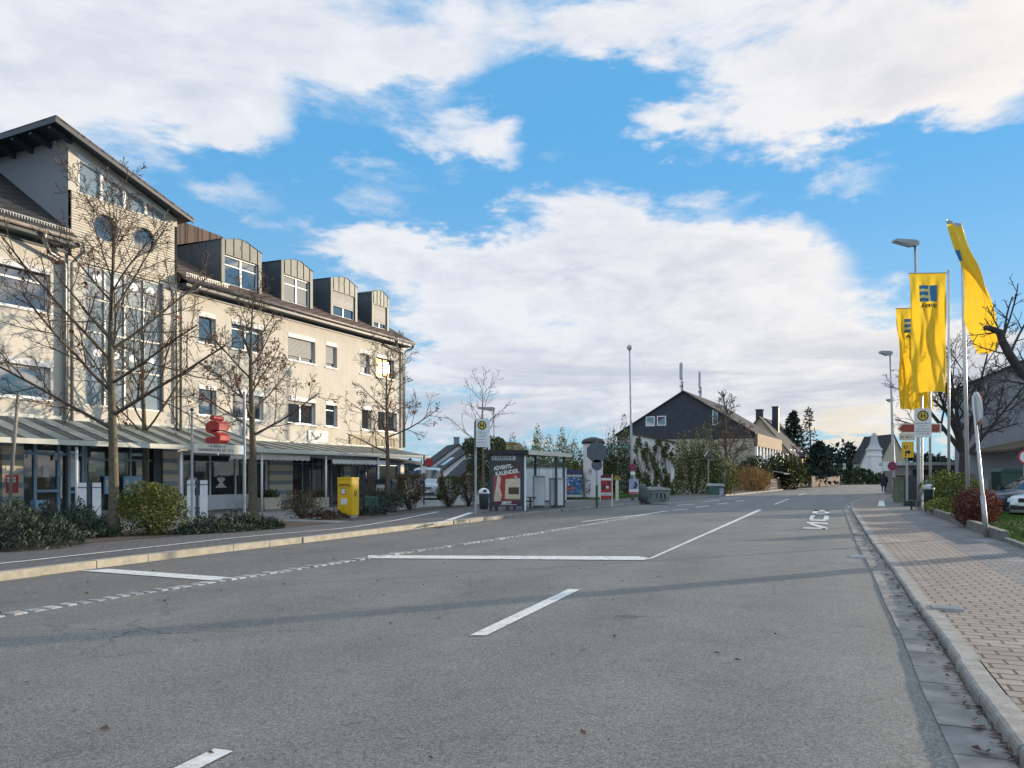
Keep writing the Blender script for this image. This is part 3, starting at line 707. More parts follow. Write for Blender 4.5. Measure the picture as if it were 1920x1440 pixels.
holes = [(a, b, 6.6, 7.8) for a, b, *_ in W2] + [(a, b, 3.8, 5.0) for a, b, *_ in W1_]
SHOP = [(-14.5, -10.1, .12, 2.35), (-8.65, -5.15, .12, 2.35), (-4.6, -.35, .12, 2.35)]
w = MB(); wall_holes(w, T, 0, .0, 8.62, holes + SHOP)
wv = 12.0; pk = math.tan(math.radians(29))
# end gables and back
for u in (0,):
    w.poly([BF(u, 0, 0), BF(u, -wv, 0), BF(u, -wv, 8.62), BF(u, -wv / 2, 8.62 + wv / 2 * pk - .1), BF(u, 0, 8.62)])
w.poly([BF(0, -wv, 0), BF(-40, -wv, 0), BF(-40, -wv, 8.62), BF(0, -wv, 8.62)])
w.build('wall', 'plaster', bld)
for i, (a, b, n, tr, bl) in enumerate(W2): window(bld, a, b, 6.6, 7.8, n, tr, bl, glass='sun_glass' if i == 5 else 'window_glass')
for a, b, n, tr, bl in W1_: window(bld, a, b, 3.8, 5.0, n, tr, bl)
# left wing
LW2 = [(-22.9, -19.54, 6.58, 7.98), (-27.5, -24.4, 6.58, 7.98)]; LW1 = [(-22.9, -19.54, 3.85, 5.06), (-27.5, -24.4, 3.85, 5.06)]
w = MB(); wall_holes(w, -40, -19.0, 0, 8.9, LW2 + LW1 + [(-20.45, -19.0, .12, 2.62), (-27, -21.1, .12, 2.4)])
w.poly([BF(-40, -wv, 0), BF(-40, 0, 0), BF(-40, 0, 8.9), BF(-40, -wv / 2, 8.9 + wv / 2 * pk), BF(-40, -wv, 8.9)])
w.build('wall', 'plaster', bld)
for i, (a, b, c, d) in enumerate(LW2): window(bld, a, b, c, d, 2, .35, 0, glass='window_blue', fw=.08)
for i, (a, b, c, d) in enumerate(LW1): window(bld, a, b, c, d, 2, 0, .25, glass='window_glass', fw=.08)
# stair tower, a hand proud of both wings
TV = .06; TL, TR = -19.0, T
def ttop(u): return 12.36 + (u - TL) * (10.98 - 12.36) / (TR - TL)
w = MB()
GL = (-18.41, -15.38, 3.78, 8.45)
w.poly([BF(TL, TV, 2.62), BF(GL[0], TV, 2.62), BF(GL[0], TV, 8.55), BF(TL, TV, 8.55)]); w.poly([BF(GL[1], TV, 2.62), BF(TR, TV, 2.62), BF(TR, TV, 8.55), BF(GL[1], TV, 8.55)])
w.poly([BF(GL[0], TV, 2.62), BF(GL[1], TV, 2.62), BF(GL[1], TV, GL[2]), BF(GL[0], TV, GL[2])]); w.poly([BF(GL[0], TV, GL[3]), BF(GL[1], TV, GL[3]), BF(GL[1], TV, 8.55), BF(GL[0], TV, 8.55)])
for u in (GL[0], GL[1]): w.poly([BF(u, TV, GL[2]), BF(u, TV - .2, GL[2]), BF(u, TV - .2, GL[3]), BF(u, TV, GL[3])])
SLT = (-18.66, -15.25)                                  # slot window under the roof
w.poly([BF(TL, TV, 10.68), BF(SLT[0], TV, 10.68), BF(SLT[0], TV, ttop(SLT[0])), BF(TL, TV, ttop(TL))]); w.poly([BF(SLT[1], TV, 10.68), BF(TR, TV, 10.68), BF(TR, TV, ttop(TR)), BF(SLT[1], TV, ttop(SLT[1]))])
w.poly([BF(SLT[0], TV, ttop(SLT[0]) - .28), BF(SLT[1], TV, ttop(SLT[1]) - .06), BF(SLT[1], TV, ttop(SLT[1])), BF(SLT[0], TV, ttop(SLT[0]))])
w.poly([BF(TL, TV, 8.55), BF(TR, TV, 8.55), BF(TR, TV - .02, 8.55), BF(TL, TV - .02, 8.55)])
TB = -11.0
w.poly([BF(TR, TV, 0), BF(TR, TB, 0), BF(TR, TB, ttop(TR)), BF(TR, TV, ttop(TR))]); w.poly([BF(TL, TB, ttop(TL)), BF(TR, TB, ttop(TR)), BF(TR, TB, 0), BF(TL, TB, 0)])
w.build('tower_wall', 'plaster', bld)
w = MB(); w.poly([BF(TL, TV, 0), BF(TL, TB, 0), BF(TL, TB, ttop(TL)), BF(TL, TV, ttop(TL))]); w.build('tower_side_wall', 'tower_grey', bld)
# boarded panel with two round windows
def panel_round(mb, u0, u1, z0, z1, cs, r, v, fr=BF, n=24):
    mid = (cs[0][0] + cs[1][0]) / 2
    for (cu, cz), (a, b) in zip(cs, ((u0, mid), (mid, u1))):
        rect = []
        for k in range(n):
            t = 2 * math.pi * k / n; c, s_ = math.cos(t), math.sin(t)
            kx = ((b - cu) / c if c > 0 else (a - cu) / c) if abs(c) > 1e-6 else 1e9; kz = ((z1 - cz) / s_ if s_ > 0 else (z0 - cz) / s_) if abs(s_) > 1e-6 else 1e9
            q = min(kx, kz); rect.append((cu + c * q, cz + s_ * q))
        for k in range(n):
            k2 = (k + 1) % n; t1, t2 = 2 * math.pi * k / n, 2 * math.pi * k2 / n
            i1 = (cu + r * math.cos(t1), cz + r * math.sin(t1)); i2 = (cu + r * math.cos(t2), cz + r * math.sin(t2))
            o1, o2 = rect[k], rect[k2]; pts = [i1, o1]
            if abs(o1[0] - o2[0]) > 1e-4 and abs(o1[1] - o2[1]) > 1e-4:
                pts.append((o1[0] if o1[0] in (a, b) or abs(o1[0] - a) < 1e-4 or abs(o1[0] - b) < 1e-4 else o2[0], o1[1] if abs(o1[1] - z0) < 1e-4 or abs(o1[1] - z1) < 1e-4 else o2[1]))
            pts += [o2, i2]
            mb.poly([fr(x, v, z) for x, z in pts])
            mb.poly([fr(i1[0], v, i1[1]), fr(i2[0], v, i2[1]), fr(i2[0], v - .18, i2[1]), fr(i1[0], v - .18, i1[1])])
RC = [(-17.7, 9.80), (-16.2, 9.80)]
sp = MB(); panel_round(sp, -18.92, -14.95, 8.56, 10.68, RC, .43, TV + .05)
sp.poly([BF(-18.92, TV + .05, 8.56), BF(-18.92, TV, 8.56), BF(-18.92, TV, 10.68), BF(-18.92, TV + .05, 10.68)]); sp.poly([BF(-18.92, TV + .05, 8.56), BF(-14.95, TV + .05, 8.56), BF(-14.95, TV, 8.56), BF(-18.92, TV, 8.56)])
sp.build('boarded_panel', 'siding', bld)
for cu, cz in RC:
    f = MB(); f.disc(BF(cu, TV - .05, cz), FN, .428, 28, r0=.37); f.disc(BF(cu, TV + .055, cz), FN, .455, 28, r0=.425)
    wo = f.build('round_window', 'dark_frame', bld)
    p = MB(); p.disc(BF(cu, TV - .06, cz), FN, .425, 28); p.build('pane', 'window_glass', wo)
# slot window
f = MB(); us = [SLT[0] + (SLT[1] - SLT[0]) * k / 4 for k in range(5)]
def stop(u): return ttop(u) - .28 + (u - SLT[0]) / (SLT[1] - SLT[0]) * .22
for k, u in enumerate(us):
    a, b = (u, u + .06) if k == 0 else ((u - .06, u) if k == 4 else (u - .05, u + .05))
    f.prism([(a, 10.70), (b, 10.70), (b, stop(b) - .05), (a, stop(a) - .05)], TV - .14, TV - .02, BF)
f.prism([(us[0], stop(us[0]) - .2), (us[4], stop(us[4]) - .2 + .12), (us[4], stop(us[4])), (us[0], stop(us[0]))], TV - .12, TV - .01, BF)
f.box(us[0], us[4], TV - .13, TV + .02, 10.66, 10.705, BF)
wo = f.build('slot_window', 'white_frame', bld)
p = MB(); p.poly([BF(us[0], TV - .09, 10.7), BF(us[4], TV - .09, 10.7), BF(us[4], TV - .09, stop(us[4])), BF(us[0], TV - .09, stop(us[0]))]); p.build('pane', 'stair_glass', wo)
# stair glazing with lamps inside
f = MB(); nu = 4
for k in range(nu + 1):
    u = GL[0] + (GL[1] - GL[0]) * k / nu; a = max(GL[0], u - .035); b = min(GL[1], u + .035); f.box(a, b, TV - .17, TV - .08, GL[2], GL[3], BF)
for z in (GL[2] + .03, 5.1, 6.25, 7.35, GL[3] - .03): f.box(GL[0] + .04, GL[1] - .04, TV - .165, TV - .085, z - .03, z + .03, BF)
wo = f.build('stair_window', 'pipe_metal', bld)
p = MB(); p.poly([BF(GL[0], TV - .13, GL[2]), BF(GL[1], TV - .13, GL[2]), BF(GL[1], TV - .13, GL[3]), BF(GL[0], TV - .13, GL[3])]); p.build('pane', 'stair_glass', wo)
for z in (8.05, 5.55):
    for k in range(4):
        u = GL[0] + .42 + k * .68; p = MB()
        p.lathe([(.02, -.12), (.09, -.09), (.125, -.02), (.12, .05), (.07, .11), (.02, .13)], Fr(BF(u, TV - .0, z), FE, FN), 12); p.build('globe_lamp', 'globe_lamp', wo, smooth=True)
# tower roof: single pitch falling towards the lower wing, dark rafters under its high eave
r0, r1 = (-19.72, 12.36 + .235), (-14.45, 10.98 - .02)
sl = (r1[1] - r0[1]) / (r1[0] - r0[0])
w = MB(); w.prism([(r0[0], r0[1]), (r1[0], r1[1]), (r1[0], r1[1] + .07), (r0[0], r0[1] + .07)], TB - .5, .55, BF); w.build('tower_roof', 'roof_tiles', bld)
w = MB(); w.prism([(r0[0] - .02, r0[1] - .14), (r1[0], r1[1] - .10), (r1[0], r1[1] - .003), (r0[0] - .02, r0[1] - .003)], .49, .55, BF); w.prism([(r0[0] - .02, r0[1] + .0), (r0[0] + .02, r0[1]), (r0[0] + .02, r0[1] - .15), (r0[0] - .02, r0[1] - .15)], TB - .5, .489, BF)
w.prism([(r0[0] + .03, r0[1] - .012), (r1[0] - .02, r1[1] - .012), (r1[0] - .02, r1[1] - .03), (r0[0] + .03, r0[1] - .03)], TB - .4, .48, BF)
w.build('fascia', 'dark_frame', bld)
for k in range(12):
    v = .12 - k * .95; w = MB(); w.prism([(r0[0] + .05, r0[1] - .04), (TL + .05, ttop(TL) - .0), (TL + .05, ttop(TL) - .22), (r0[0] + .05, r0[1] - .24)], v - .07, v + .07, BF); w.build('rafter', 'dark_frame', bld)
# main roofs
def roof(u0, u1, ze, mt, ov=.5, pk=pk):
    w = MB(); zr = ze + (wv / 2 + ov) * pk
    for s_ in (0, 1):
        a = BF(u0, ov, ze) if s_ == 0 else BF(u0, -wv - ov, ze); b = BF(u1, ov, ze) if s_ == 0 else BF(u1, -wv - ov, ze); c, d = BF(u1, -wv / 2, zr), BF(u0, -wv / 2, zr)
        up = Vector((0, 0, .12))
        w.add([a, b, c, d, a + up, b + up, c + up, d + up], [(0, 1, 2, 3), (4, 5, 6, 7), (0, 1, 5, 4), (1, 2, 6, 5), (0, 3, 7, 4)])
    return w.build('roof', mt, bld)
roof(T, .32, 8.66, 'roof_tiles'); roof(-40.3, TL, 8.98, 'dark_tiles', pk=math.tan(math.radians(34)))
h0, h1 = fac(334, 412, -4.0), fac(418, 444, -4.0)
w = MB(); w.prism([(T + .01, 10.9), (h1[0], 10.9), h1, (T + .01, h0[1] + (T - h0[0]) * (h1[1] - h0[1]) / (h1[0] - h0[0]))], -7.5, -4.0, BF); w.build('raised_roof', 'roof_tiles', bld)
def eaves(u0, u1, z, snow):
    w = MB(); w.box(u0, u1, .003, .5, z - .14, z - .02, BF); w.box(u0, u1, .003, .05, z - .30, z - .142, BF); w.build('soffit_and_shade', 'dark_frame', bld)  # lower dark board stands in for the shade under the eaves
    w = MB()
    w.path([BF(u0, .58, z + .04), BF(u1, .58, z + .04)], .062, 10); w.build('gutter', 'gutter_metal', bld, smooth=True)
    w = MB(); a, b = snow; n = int((b - a) / .085)
    for rz in (.0, .16): w.box(a, b, .30, .325, z + .22 + rz, z + .245 + rz, BF)
    for k in range(n): w.box(a + k * .085, a + k * .085 + .03, .303, .322, z + .245, z + .38, BF)
    for k in range(int((b - a) / 1.1) + 1): w.box(a + k * 1.1, a + k * 1.1 + .03, -.05, .30, z + .20, z + .25, BF)
    w.build('snow_guard', 'pipe_metal', bld)
eaves(T + .05, .34, 8.62, (T + .2, -12.5)); eaves(-40.3, TL + .1, 8.92, (-39, TL + .05))
# dormers
for (a, b, n, bl) in ((-12.36, -10.17, 2, 0), (-8.98, -6.93, 2, 0), (-5.64, -3.60, 2, .62), (-2.38, -.88, 2, .8)):
    vz = -.28; m = (a + b) / 2; zb = 8.66 + (.5 - vz) * pk + .02; zt = 10.98; pkz = zt + .22; vr = .5 - (zt - 8.66) / pk
    f = MB(); fw = .17
    f.prism([(a, zb), (a + fw, zb), (a + fw, 10.42), (a, 10.42)], vz - .06, vz, BF); f.prism([(b - fw, zb), (b, zb), (b, 10.42), (b - fw, 10.42)], vz - .06, vz, BF)
    f.prism([(a, 10.42), (b, 10.42), (b, zt - .04), (m + .2, pkz), (m - .2, pkz), (a, zt)], vz - .06, vz, BF)
    for k in range(5):
        u = a + (b - a) * (k + .5) / 5 + (b - a) * .0; f.box(u - .012, u + .012, vz, vz + .025, 10.45, zt + (.2 if 0 < k < 4 else .02), BF)
    d_ = f.build('dormer', 'zinc', bld)
    f = MB()
    # crescent cut-out over the window
    cr = [(m + .0 + .10 * math.cos(t), 10.86 + .10 * math.sin(t)) for t in [math.radians(100 + 200 * k / 10) for k in range(11)]] + [(m + .045 + .085 * math.cos(t), 10.86 + .085 * math.sin(t)) for t in [math.radians(270 - 150 * k / 10) for k in range(11)]]
    f.prism([(x, z) for x, z in cr], vz + .001, vz + .012, BF); f.build('crescent', 'black', d_)
    f = MB()
    for u, s_ in ((a + .012, 1), (b - .012, -1)):
        x0, x1 = (u - .012, u + .012)
        f.add([BF(x0, vz - .06, zb), BF(x0, vz - .06, zt), BF(x0, vr, zt), BF(x1, vz - .06, zb), BF(x1, vz - .06, zt), BF(x1, vr, zt)], [(0, 1, 2), (5, 4, 3), (0, 3, 4, 1), (1, 4, 5, 2)])
        for k in range(1, 4):
            v = vz - .06 + (vr - vz) * k / 4.2; zz = 8.66 + (.5 - v) * pk; f.box(x0 - .015, x1 + .015, v - .01, v + .01, zz, zt, BF)
    f.build('cheek', 'zinc_dark', d_)
    f = MB(); f.add([BF(a - .05, vz + .03, zt - .01), BF(m - .2, vz + .03, pkz + .01), BF(m + .2, vz + .03, pkz + .01), BF(b + .05, vz + .03, zt - .05), BF(b + .05, vr - .2, zt + .1), BF(m + .2, vr - .6, pkz + .05), BF(m - .2, vr - .6, pkz + .05), BF(a - .05, vr - .2, zt + .1)], [(0, 1, 6, 7), (1, 2, 5, 6), (2, 3, 4, 5)])
    f.build('dormer_roof', 'zinc_dark', d_)
    # window with right-hand open leaf in shade
    z0, z1 = zb + .1, 10.42; f = MB(); u0, u1 = a + fw, b - fw; fz = .06; y0, y1 = vz - .16, vz - .09
    for (p, q, r, s_) in ((u0, u0 + fz, z0, z1), (u1 - fz, u1, z0, z1), (u0, u1, z0, z0 + fz), (u0, u1, z1 - fz, z1), (m - fz * .8, m + fz * .8, z0, z1)): f.box(p, q, y0 + (.002 if p == u0 and q == u1 else 0), y1 + (.002 if p == u0 and q == u1 else 0), r, s_, BF)
    f.box(u0 + fz, u1 - fz, y0 + .01, y1 - .01, z1 - .42, z1 - .37, BF)
    wo = f.build('window_frame', 'white_frame', d_)
    f = MB(); f.poly([BF(u0, y0 + .03, z0), BF(u1, y0 + .03, z0), BF(u1, y0 + .03, z1), BF(u0, y0 + .03, z1)]); f.build('pane', 'window_glass', d_)
    if bl:
        f = MB(); zz = z1 - (z1 - z0) * bl; k = z1
        while k - .05 > zz:
            k -= .052; f.box(u0 + .02, u1 - .02, vz - .075, vz - .06, k, k + .04, BF)
        f.build('roller_blind', 'shutter', d_)
# downpipes
def downpipe(u, z, parts):
    w = MB()
    for P, r in parts: w.path([BF(*p) for p in P], r, 8)
    w.build('downpipe', 'pipe_metal', bld, smooth=True)
downpipe(-19, 0, [([(-20.1, .6, 8.9), (-20.05, .45, 8.72), (-19.7, .2, 8.45), (-19.25, .14, 8.32), (-19.15, .14, 8.2), (-19.15, .14, 3.2)], .06), ([(-18.85, .62, 8.93), (-18.75, .5, 8.7), (-18.85, .25, 8.45), (-18.95, .17, 8.3), (-18.95, .17, 3.2)], .05)])
downpipe(T, 0, [([(-14.2, .6, 8.6), (-14.25, .45, 8.42), (-14.6, .2, 8.3), (-14.68, .12, 8.2), (-14.68, .12, 3.2)], .05), ([(-15.3, .14, 8.35), (-14.95, .14, 8.3), (-14.88, .14, 8.2), (-14.88, .14, 3.2)], .045)])
downpipe(0, 0, [([(-1.3, .6, 8.6), (-1.25, .45, 8.4), (-.7, .2, 8.25), (-.2, .12, 8.15), (-.12, .12, 8.0), (-.12, .12, 3.0)], .05), ([(.3, .6, 8.6), (.25, .45, 8.4), (.05, .2, 8.25), (-.02, .13, 8.1), (-.02, .13, 3.0)], .045)])
# ------------------------------------------------------------------ glazed canopy along the front
can_b = MB(); can_g = MB(); can_w = MB()
U0, U1 = -34.0, -1.25; n = int((U1 - U0) / .85)
USP = -13.3                                              # the canopy is steeper before the tower than past it
def cz(v, u=0): z0 = 3.28 if u < USP else ZB2; return z0 - (z0 - 2.50) * v / 2.5
ZB2 = 2.95
for k in range(n + 1):
    u = U0 + (U1 - U0) * k / n
    can_b.add([BF(u - .05, .02, cz(.02, u)), BF(u + .05, .02, cz(.02, u)), BF(u + .05, 2.46, cz(2.46, u)), BF(u - .05, 2.46, cz(2.46, u)), BF(u - .05, .02, cz(.02, u) - .26), BF(u + .05, .02, cz(.02, u) - .26), BF(u + .05, 2.46, cz(2.46, u) - .16), BF(u - .05, 2.46, cz(2.46, u) - .16)], [(0, 1, 2, 3), (4, 5, 6, 7), (0, 3, 7, 4), (1, 2, 6, 5), (2, 3, 7, 6)])
    if k < n:
        a, b = u + .09, u + (U1 - U0) / n - .34
        can_g.add([BF(a, .04, cz(.04, u) + .012), BF(b, .04, cz(.04, u) + .012), BF(b, 2.5, cz(2.5, u) + .012), BF(a, 2.5, cz(2.5, u) + .012)], [(0, 1, 2, 3)])
        can_b.add([BF(b + .003, .04, cz(.04, u) + .006), BF(b + .36, .04, cz(.04, u) + .006), BF(b + .36, 2.5, cz(2.5, u) + .006), BF(b + .003, 2.5, cz(2.5, u) + .006)], [(0, 1, 2, 3)])
cano = can_b.build('canopy', 'canopy_beam', bld); can_g.build('glazing', 'canopy_glass', cano)
can_w.box(U0, U1, 2.46, 2.56, 2.35, 2.50, BF); can_w.box(U0, USP, .065, .12, 3.24, 3.36, BF); can_w.box(USP, U1, .065, .12, ZB2 - .04, ZB2 + .06, BF)
can_w.build('front_beam', 'canopy_white', cano)
for u in (-30, -24, -20.3, -16.6, -12.9, -9.2, -5.5, -1.8): w = MB(); w.path([BF(u, 2.38, .1), BF(u, 2.38, 2.31)], .045, 10); w.build('post', 'white_metal', cano, smooth=True)
# ------------------------------------------------------------------ ground floor
def facebox(name, mt, boxes, par=bld, **kw):
    if len(boxes) > 1 and name in ('striped_pier', 'notice', 'cash_machine', 'poster', 'shop_display', 'text_lines'):
        for b in boxes: facebox(name, mt, [b], par)
        return
    w = MB()
    for b in boxes: w.box(*b, BF)
    return w.build(name, mt, par, **kw)
facebox('back_wall', 'interior', [(-34, -.1, -3.2, -3.0, .1, 3.3), (-34, -.1, -3.0, -.3, 2.72, 2.8)])
facebox('shop_floor', 'interior_warm', [(-34, -.1, -3.0, .0, .05, .115)])
facebox('striped_pier', 'pier_stone', [(-15.44, T - .02, .063, .12, .11, 2.95), (-10.08, -8.68, .003, .10, .11, 2.5), (-5.12, -4.63, .003, .09, .11, 2.5), (-.33, .0, .003, .09, .11, 2.4), (-21.08, -20.47, .003, .12, .11, 2.75), (-34, -27.02, .003, .08, .11, 2.7)])
# entrance: blue framed doors
f = []
for u in (-20.45, -20.05, -19.30, -18.95, -18.47): f.append((u, u + .09, -.12, -.02, .12, 2.6))
for u0, u1, z in ((-20.36, -18.45, 2.12), (-20.36, -18.45, 2.52), (-20.36, -18.45, .12), (-19.96, -19.3, .95), (-18.86, -18.45, .9)): f.append((u0, u1, -.115, -.025, z, z + .08))
f.append((-20.5, -18.38, -.02, .2, 2.62, 2.74))
ent = facebox('entrance_door', 'blue_frame', f)
w = MB(); w.poly([BF(-20.4, -.08, .14), BF(-18.45, -.08, .14), BF(-18.45, -.08, 2.55), BF(-20.4, -.08, 2.55)]); w.build('pane', 'shop_glass', ent)
facebox('handle', 'white_metal', [(-19.24, -19.19, .0, .04, .75, 1.45)], ent)
facebox('notice', 'paper', [(-19.76, -19.55, -.07, -.062, 1.42, 1.78), (-20.02, -19.95, -.01, .01, 1.85, 2.1), (-19.42, -19.36, -.01, .05, 1.95, 2.2), (-18.84, -18.52, -.07, -.06, 1.1, 1.95)], ent)
# bank front under the tower
f = [(-18.36, -15.46, -.1, -.02, 2.48, 2.62), (-18.36, -15.46, -.1, -.03, 1.98, 2.04), (-18.36, -15.46, -.1, -.02, .12, .3)]
for u in (-18.36, -17.4, -16.7, -16.0, -15.54): f.append((u, u + .07, -.11, -.025, .3, 2.48))
bf = facebox('bank_window', 'pipe_metal', f)
w = MB(); w.poly([BF(-18.33, -.07, .3), BF(-15.5, -.07, .3), BF(-15.5, -.07, 2.5), BF(-18.33, -.07, 2.5)]); w.build('pane', 'shop_glass', bf)
facebox('cash_machine', 'light_blue', [(-17.72, -17.5, .0, .06, .85, 1.45), (-17.0, -16.06, .0, .06, .85, 1.45)], bf)
w = MB()
for u in (-17.68, -16.95, -16.6, -16.3): w.box(u, u + .12, .061, .066, 1.12, 1.33, BF)
w.box(-16.95, -16.75, .061, .067, .88, 1.06, BF); w.build('notice', 'paper', bf)
facebox('poster', 'sign_cream', [(-16.45, -16.2, -.02, -.01, 1.5, 1.75), (-18.25, -18.0, -.02, -.01, 1.6, 1.85)], bf)
facebox('dark_pillar', 'dark_frame', [(-15.8, -15.46, .0, .05, .12, 2.6)], bf)
facebox('tower_lintel', 'dark_frame', [(-19.0, T, -.1, .058, 2.622, 2.66)])
facebox('fascia_panel', 'canopy_white', [(-19.0, T, .061, .075, 2.66, 3.3)])
# shop 1 (restaurant with emblems on the glass)
def shopfront(u0, u1, posts, sillz, name, sill_m='paper', glass='shop_glass', fm='white_frame', trans=2.0, skip=None):
    f = [(u0, u1, -.12, -.04, 2.26, 2.35)]
    for u in posts: f.append((u - .03, u + .03, -.13, -.035, .12, 2.26))
    if trans: f.append((u0, u1, -.115, -.045, trans, trans + .04))
    so_ = facebox('shop_window', fm, f)
    w = MB(); w.poly([BF(u0, -.08, .12), BF(u1, -.08, .12), BF(u1, -.08, 2.3), BF(u0, -.08, 2.3)]); w.build('pane', glass, so_)
    if sillz:
        w = MB()
        for a, b in zip(posts, posts[1:]):
            if skip and a >= skip: continue
            w.box(a + .04, b - .04, -.07, -.045, .14, sillz, BF)
        w.build('sill_panel', sill_m, so_)
    return so_
s1 = shopfront(-14.5, -10.1, (-14.45, -13.15, -11.85, -11.1, -10.75, -10.15), .72, 's', skip=-11.2)
w = MB()
for u in (-14.0, -12.62):
    pts = [(-.15, 1.06), (.15, 1.06), (.15, 1.13), (.10, 1.14), (.06, 1.2), (.20, 1.34), (.12, 1.42), (.06, 1.38), (.0, 1.46), (-.06, 1.38), (-.12, 1.42), (-.20, 1.34), (-.06, 1.2), (-.10, 1.14), (-.15, 1.13)]
    w.prism([(u + x * 1.1, z) for x, z in pts], -.035, -.03, BF); w.box(u - .27, u + .27, -.036, -.031, 1.0, 1.055, BF)
w.build('emblem', 'paper', s1)
s2 = shopfront(-8.65, -5.15, (-8.6, -7.9, -7.2, -6.5, -5.9, -5.2), 0, 's', fm='pipe_metal')
facebox('shop_display', 'pink', [(-8.45, -8.05, -.6, -.55, .7, 1.45), (-7.8, -7.3, -.7, -.6, .55, 1.3)], s2)
facebox('shop_display', 'cabinet', [(-7.05, -6.6, -.5, -.4, .4, 1.7)], s2); facebox('shop_display', 'box_green', [(-6.45, -5.95, -.4, -.3, .3, 1.3)], s2)
s3 = shopfront(-4.6, -.35, (-4.55, -3.8, -3.2, -2.2, -1.2, -.4), 0, 's', fm='blue_frame')
facebox('shop_display', 'cabinet', [(-3.05, -1.6, -.4, -.3, .7, 1.9), (-4.4, -3.9, -.3, -.22, .5, 2.1)], s3)
# awnings
def awning(u0, u1, z, out, drop, mt, val, scal=True, v0=.12):
    w = MB(); w.add([BF(u0, v0, z), BF(u1, v0, z), BF(u1, out, z - drop), BF(u0, out, z - drop)], [(0, 1, 2, 3)]); w.add([BF(u0, v0, z - .02), BF(u1, v0, z - .02), BF(u1, out, z - drop - .02), BF(u0, out, z - drop - .02)], [(3, 2, 1, 0)])
    for u in (u0, u1): w.poly([BF(u, v0, z), BF(u, out, z - drop), BF(u, out, z - drop - .04), BF(u, v0, z - .02)])
    a = w.build('awning', mt, bld)
    w = MB(); n = int((u1 - u0) / .30)
    for k in range(n):
        a0 = u0 + (u1 - u0) * k / n; a1 = u0 + (u1 - u0) * (k + 1) / n; h = .16
        P = [(a0 + (a1 - a0) * t / 6, z - drop - h - .045 * math.sin(math.pi * t / 6)) for t in range(7)]
        w.prism([(a0, z - drop), *P, (a1, z - drop)], out, out + .012, BF)
    w.build('valance', val, a)
awning(-14.3, -10.0, 2.44, 2.2, .16, 'awning_white', 'awning_white'); awning(-8.75, -4.7, 2.42, 2.35, .24, 'awning_grey', 'awning_white'); awning(-4.5, -.6, 2.42, 1.6, .2, 'awning_dark', 'awning_dark')
# boards on the facade above the canopy
b = facebox('shop_sign', 'paper', [(-7.6, -6.27, .003, .05, 3.02, 3.55)])
w = MB(); w.prism([(-7.45, 3.45), (-7.1, 3.1), (-6.85, 3.25), (-6.95, 3.32), (-7.1, 3.22), (-7.38, 3.48)], .052, .056, BF); w.prism([(-6.85, 3.3), (-6.78, 3.3), (-6.68, 3.47), (-6.78, 3.45)], .052, .056, BF); w.build('emblem', 'grey_wood', b)
b = facebox('shop_sign', 'plaster_tan', [(-4.6, -.5, .003, .06, 2.92, 3.52)])
w = MB(); rg = random.Random(4); scribble(w, BF, -4.3, -.7, 3.0, .36, rg, lift=.064); w.build('lettering', 'grey_wood', b)
b = facebox('shop_sign', 'canopy_white', [(-13.4, -11.0, .003, .05, 3.0, 3.5)])
w = MB(); scribble(w, BF, -11.6, -10.4 - .7, 3.1, .3, rg, lift=.054); w.build('lettering', 'grey_wood', b)
b = facebox('red_poster', 'red', [(-20.98, -20.62, .121, .135, .95, 1.5)])
facebox('text_lines', 'paper', [(-20.95, -20.7, .136, .139, 1.36, 1.42), (-20.95, -20.7, .136, .139, 1.27, 1.33)], b)
facebox('notice', 'sign_cream', [(-20.98, -20.7, .121, .13, 1.62, 1.9)], bld)
# ================================================================== VEGETATION
def rdir(rng):
    z = rng.uniform(-1, 1); a = rng.uniform(0, 6.283); r = math.sqrt(1 - z * z); return Vector((r * math.cos(a), r * math.sin(a), z))
def limb(mb, p, d, L, r, lvl, cfg, rng, tips):
    """one branch with its side shoots"""
    n = (6, 5, 4, 3, 3)[min(lvl, 4)]; P = [p.copy()]; R = [r]; q = p.copy(); dd = d.normalized()
    rt = max(cfg['rmin'], r * (.42 if lvl else .2))
    for k in range(n):
        up = cfg['up'] * (1 if lvl < 2 else .7)
        dd = (dd + rdir(rng) * cfg['wob'] * (.6 + .5 * lvl) + Vector((0, 0, up / n)) + (d.normalized() * .25)).normalized()
        q = q + dd * (L / n); P.append(q.copy()); R.append(r + (rt - r) * (k + 1) / n)
    mb.path(P, R, (7, 5, 4, 3, 3)[min(lvl, 4)], cap=False)
    tips.append((P[-1], dd, lvl))
    if lvl >= cfg['lv']: return
    cnt = cfg['cnt'][min(lvl, len(cfg['cnt']) - 1)]; cnt = max(1, int(round(cnt * rng.uniform(.75, 1.25))))
    az = rng.uniform(0, 6.28)
    for k in range(cnt):
        t = .22 + .76 * (k + rng.random() * .8) / cnt; i = min(n - 1, int(t * n)); f = t * n - i
        pos = P[i].lerp(P[i + 1], f); ax = (P[i + 1] - P[i]).normalized(); rr = R[i] + (R[i + 1] - R[i]) * f
        az += 2.4 + rng.uniform(-.5, .5); s1 = ax.orthogonal().normalized(); s2 = ax.cross(s1); an = math.radians(rng.uniform(*cfg['ang']))
        nd = ax * math.cos(an) + (s1 * math.cos(az) + s2 * math.sin(az)) * math.sin(an)
        limb(mb, pos, nd, L * cfg['len'] * rng.uniform(.6, 1.15) * (1.15 - .55 * t), max(cfg['rmin'], rr * cfg['rr']), lvl + 1, cfg, rng, tips)
def leaf(mb, p, a, b, s, w=.5, m=0):
    """pointed leaf of length s from p along a, width along b"""
    q = p + a * s; h = b * (s * w * .5); c = p + a * (s * .45)
    mb.add([p, c - h, q, c + h], [(0, 1, 2, 3)], m)
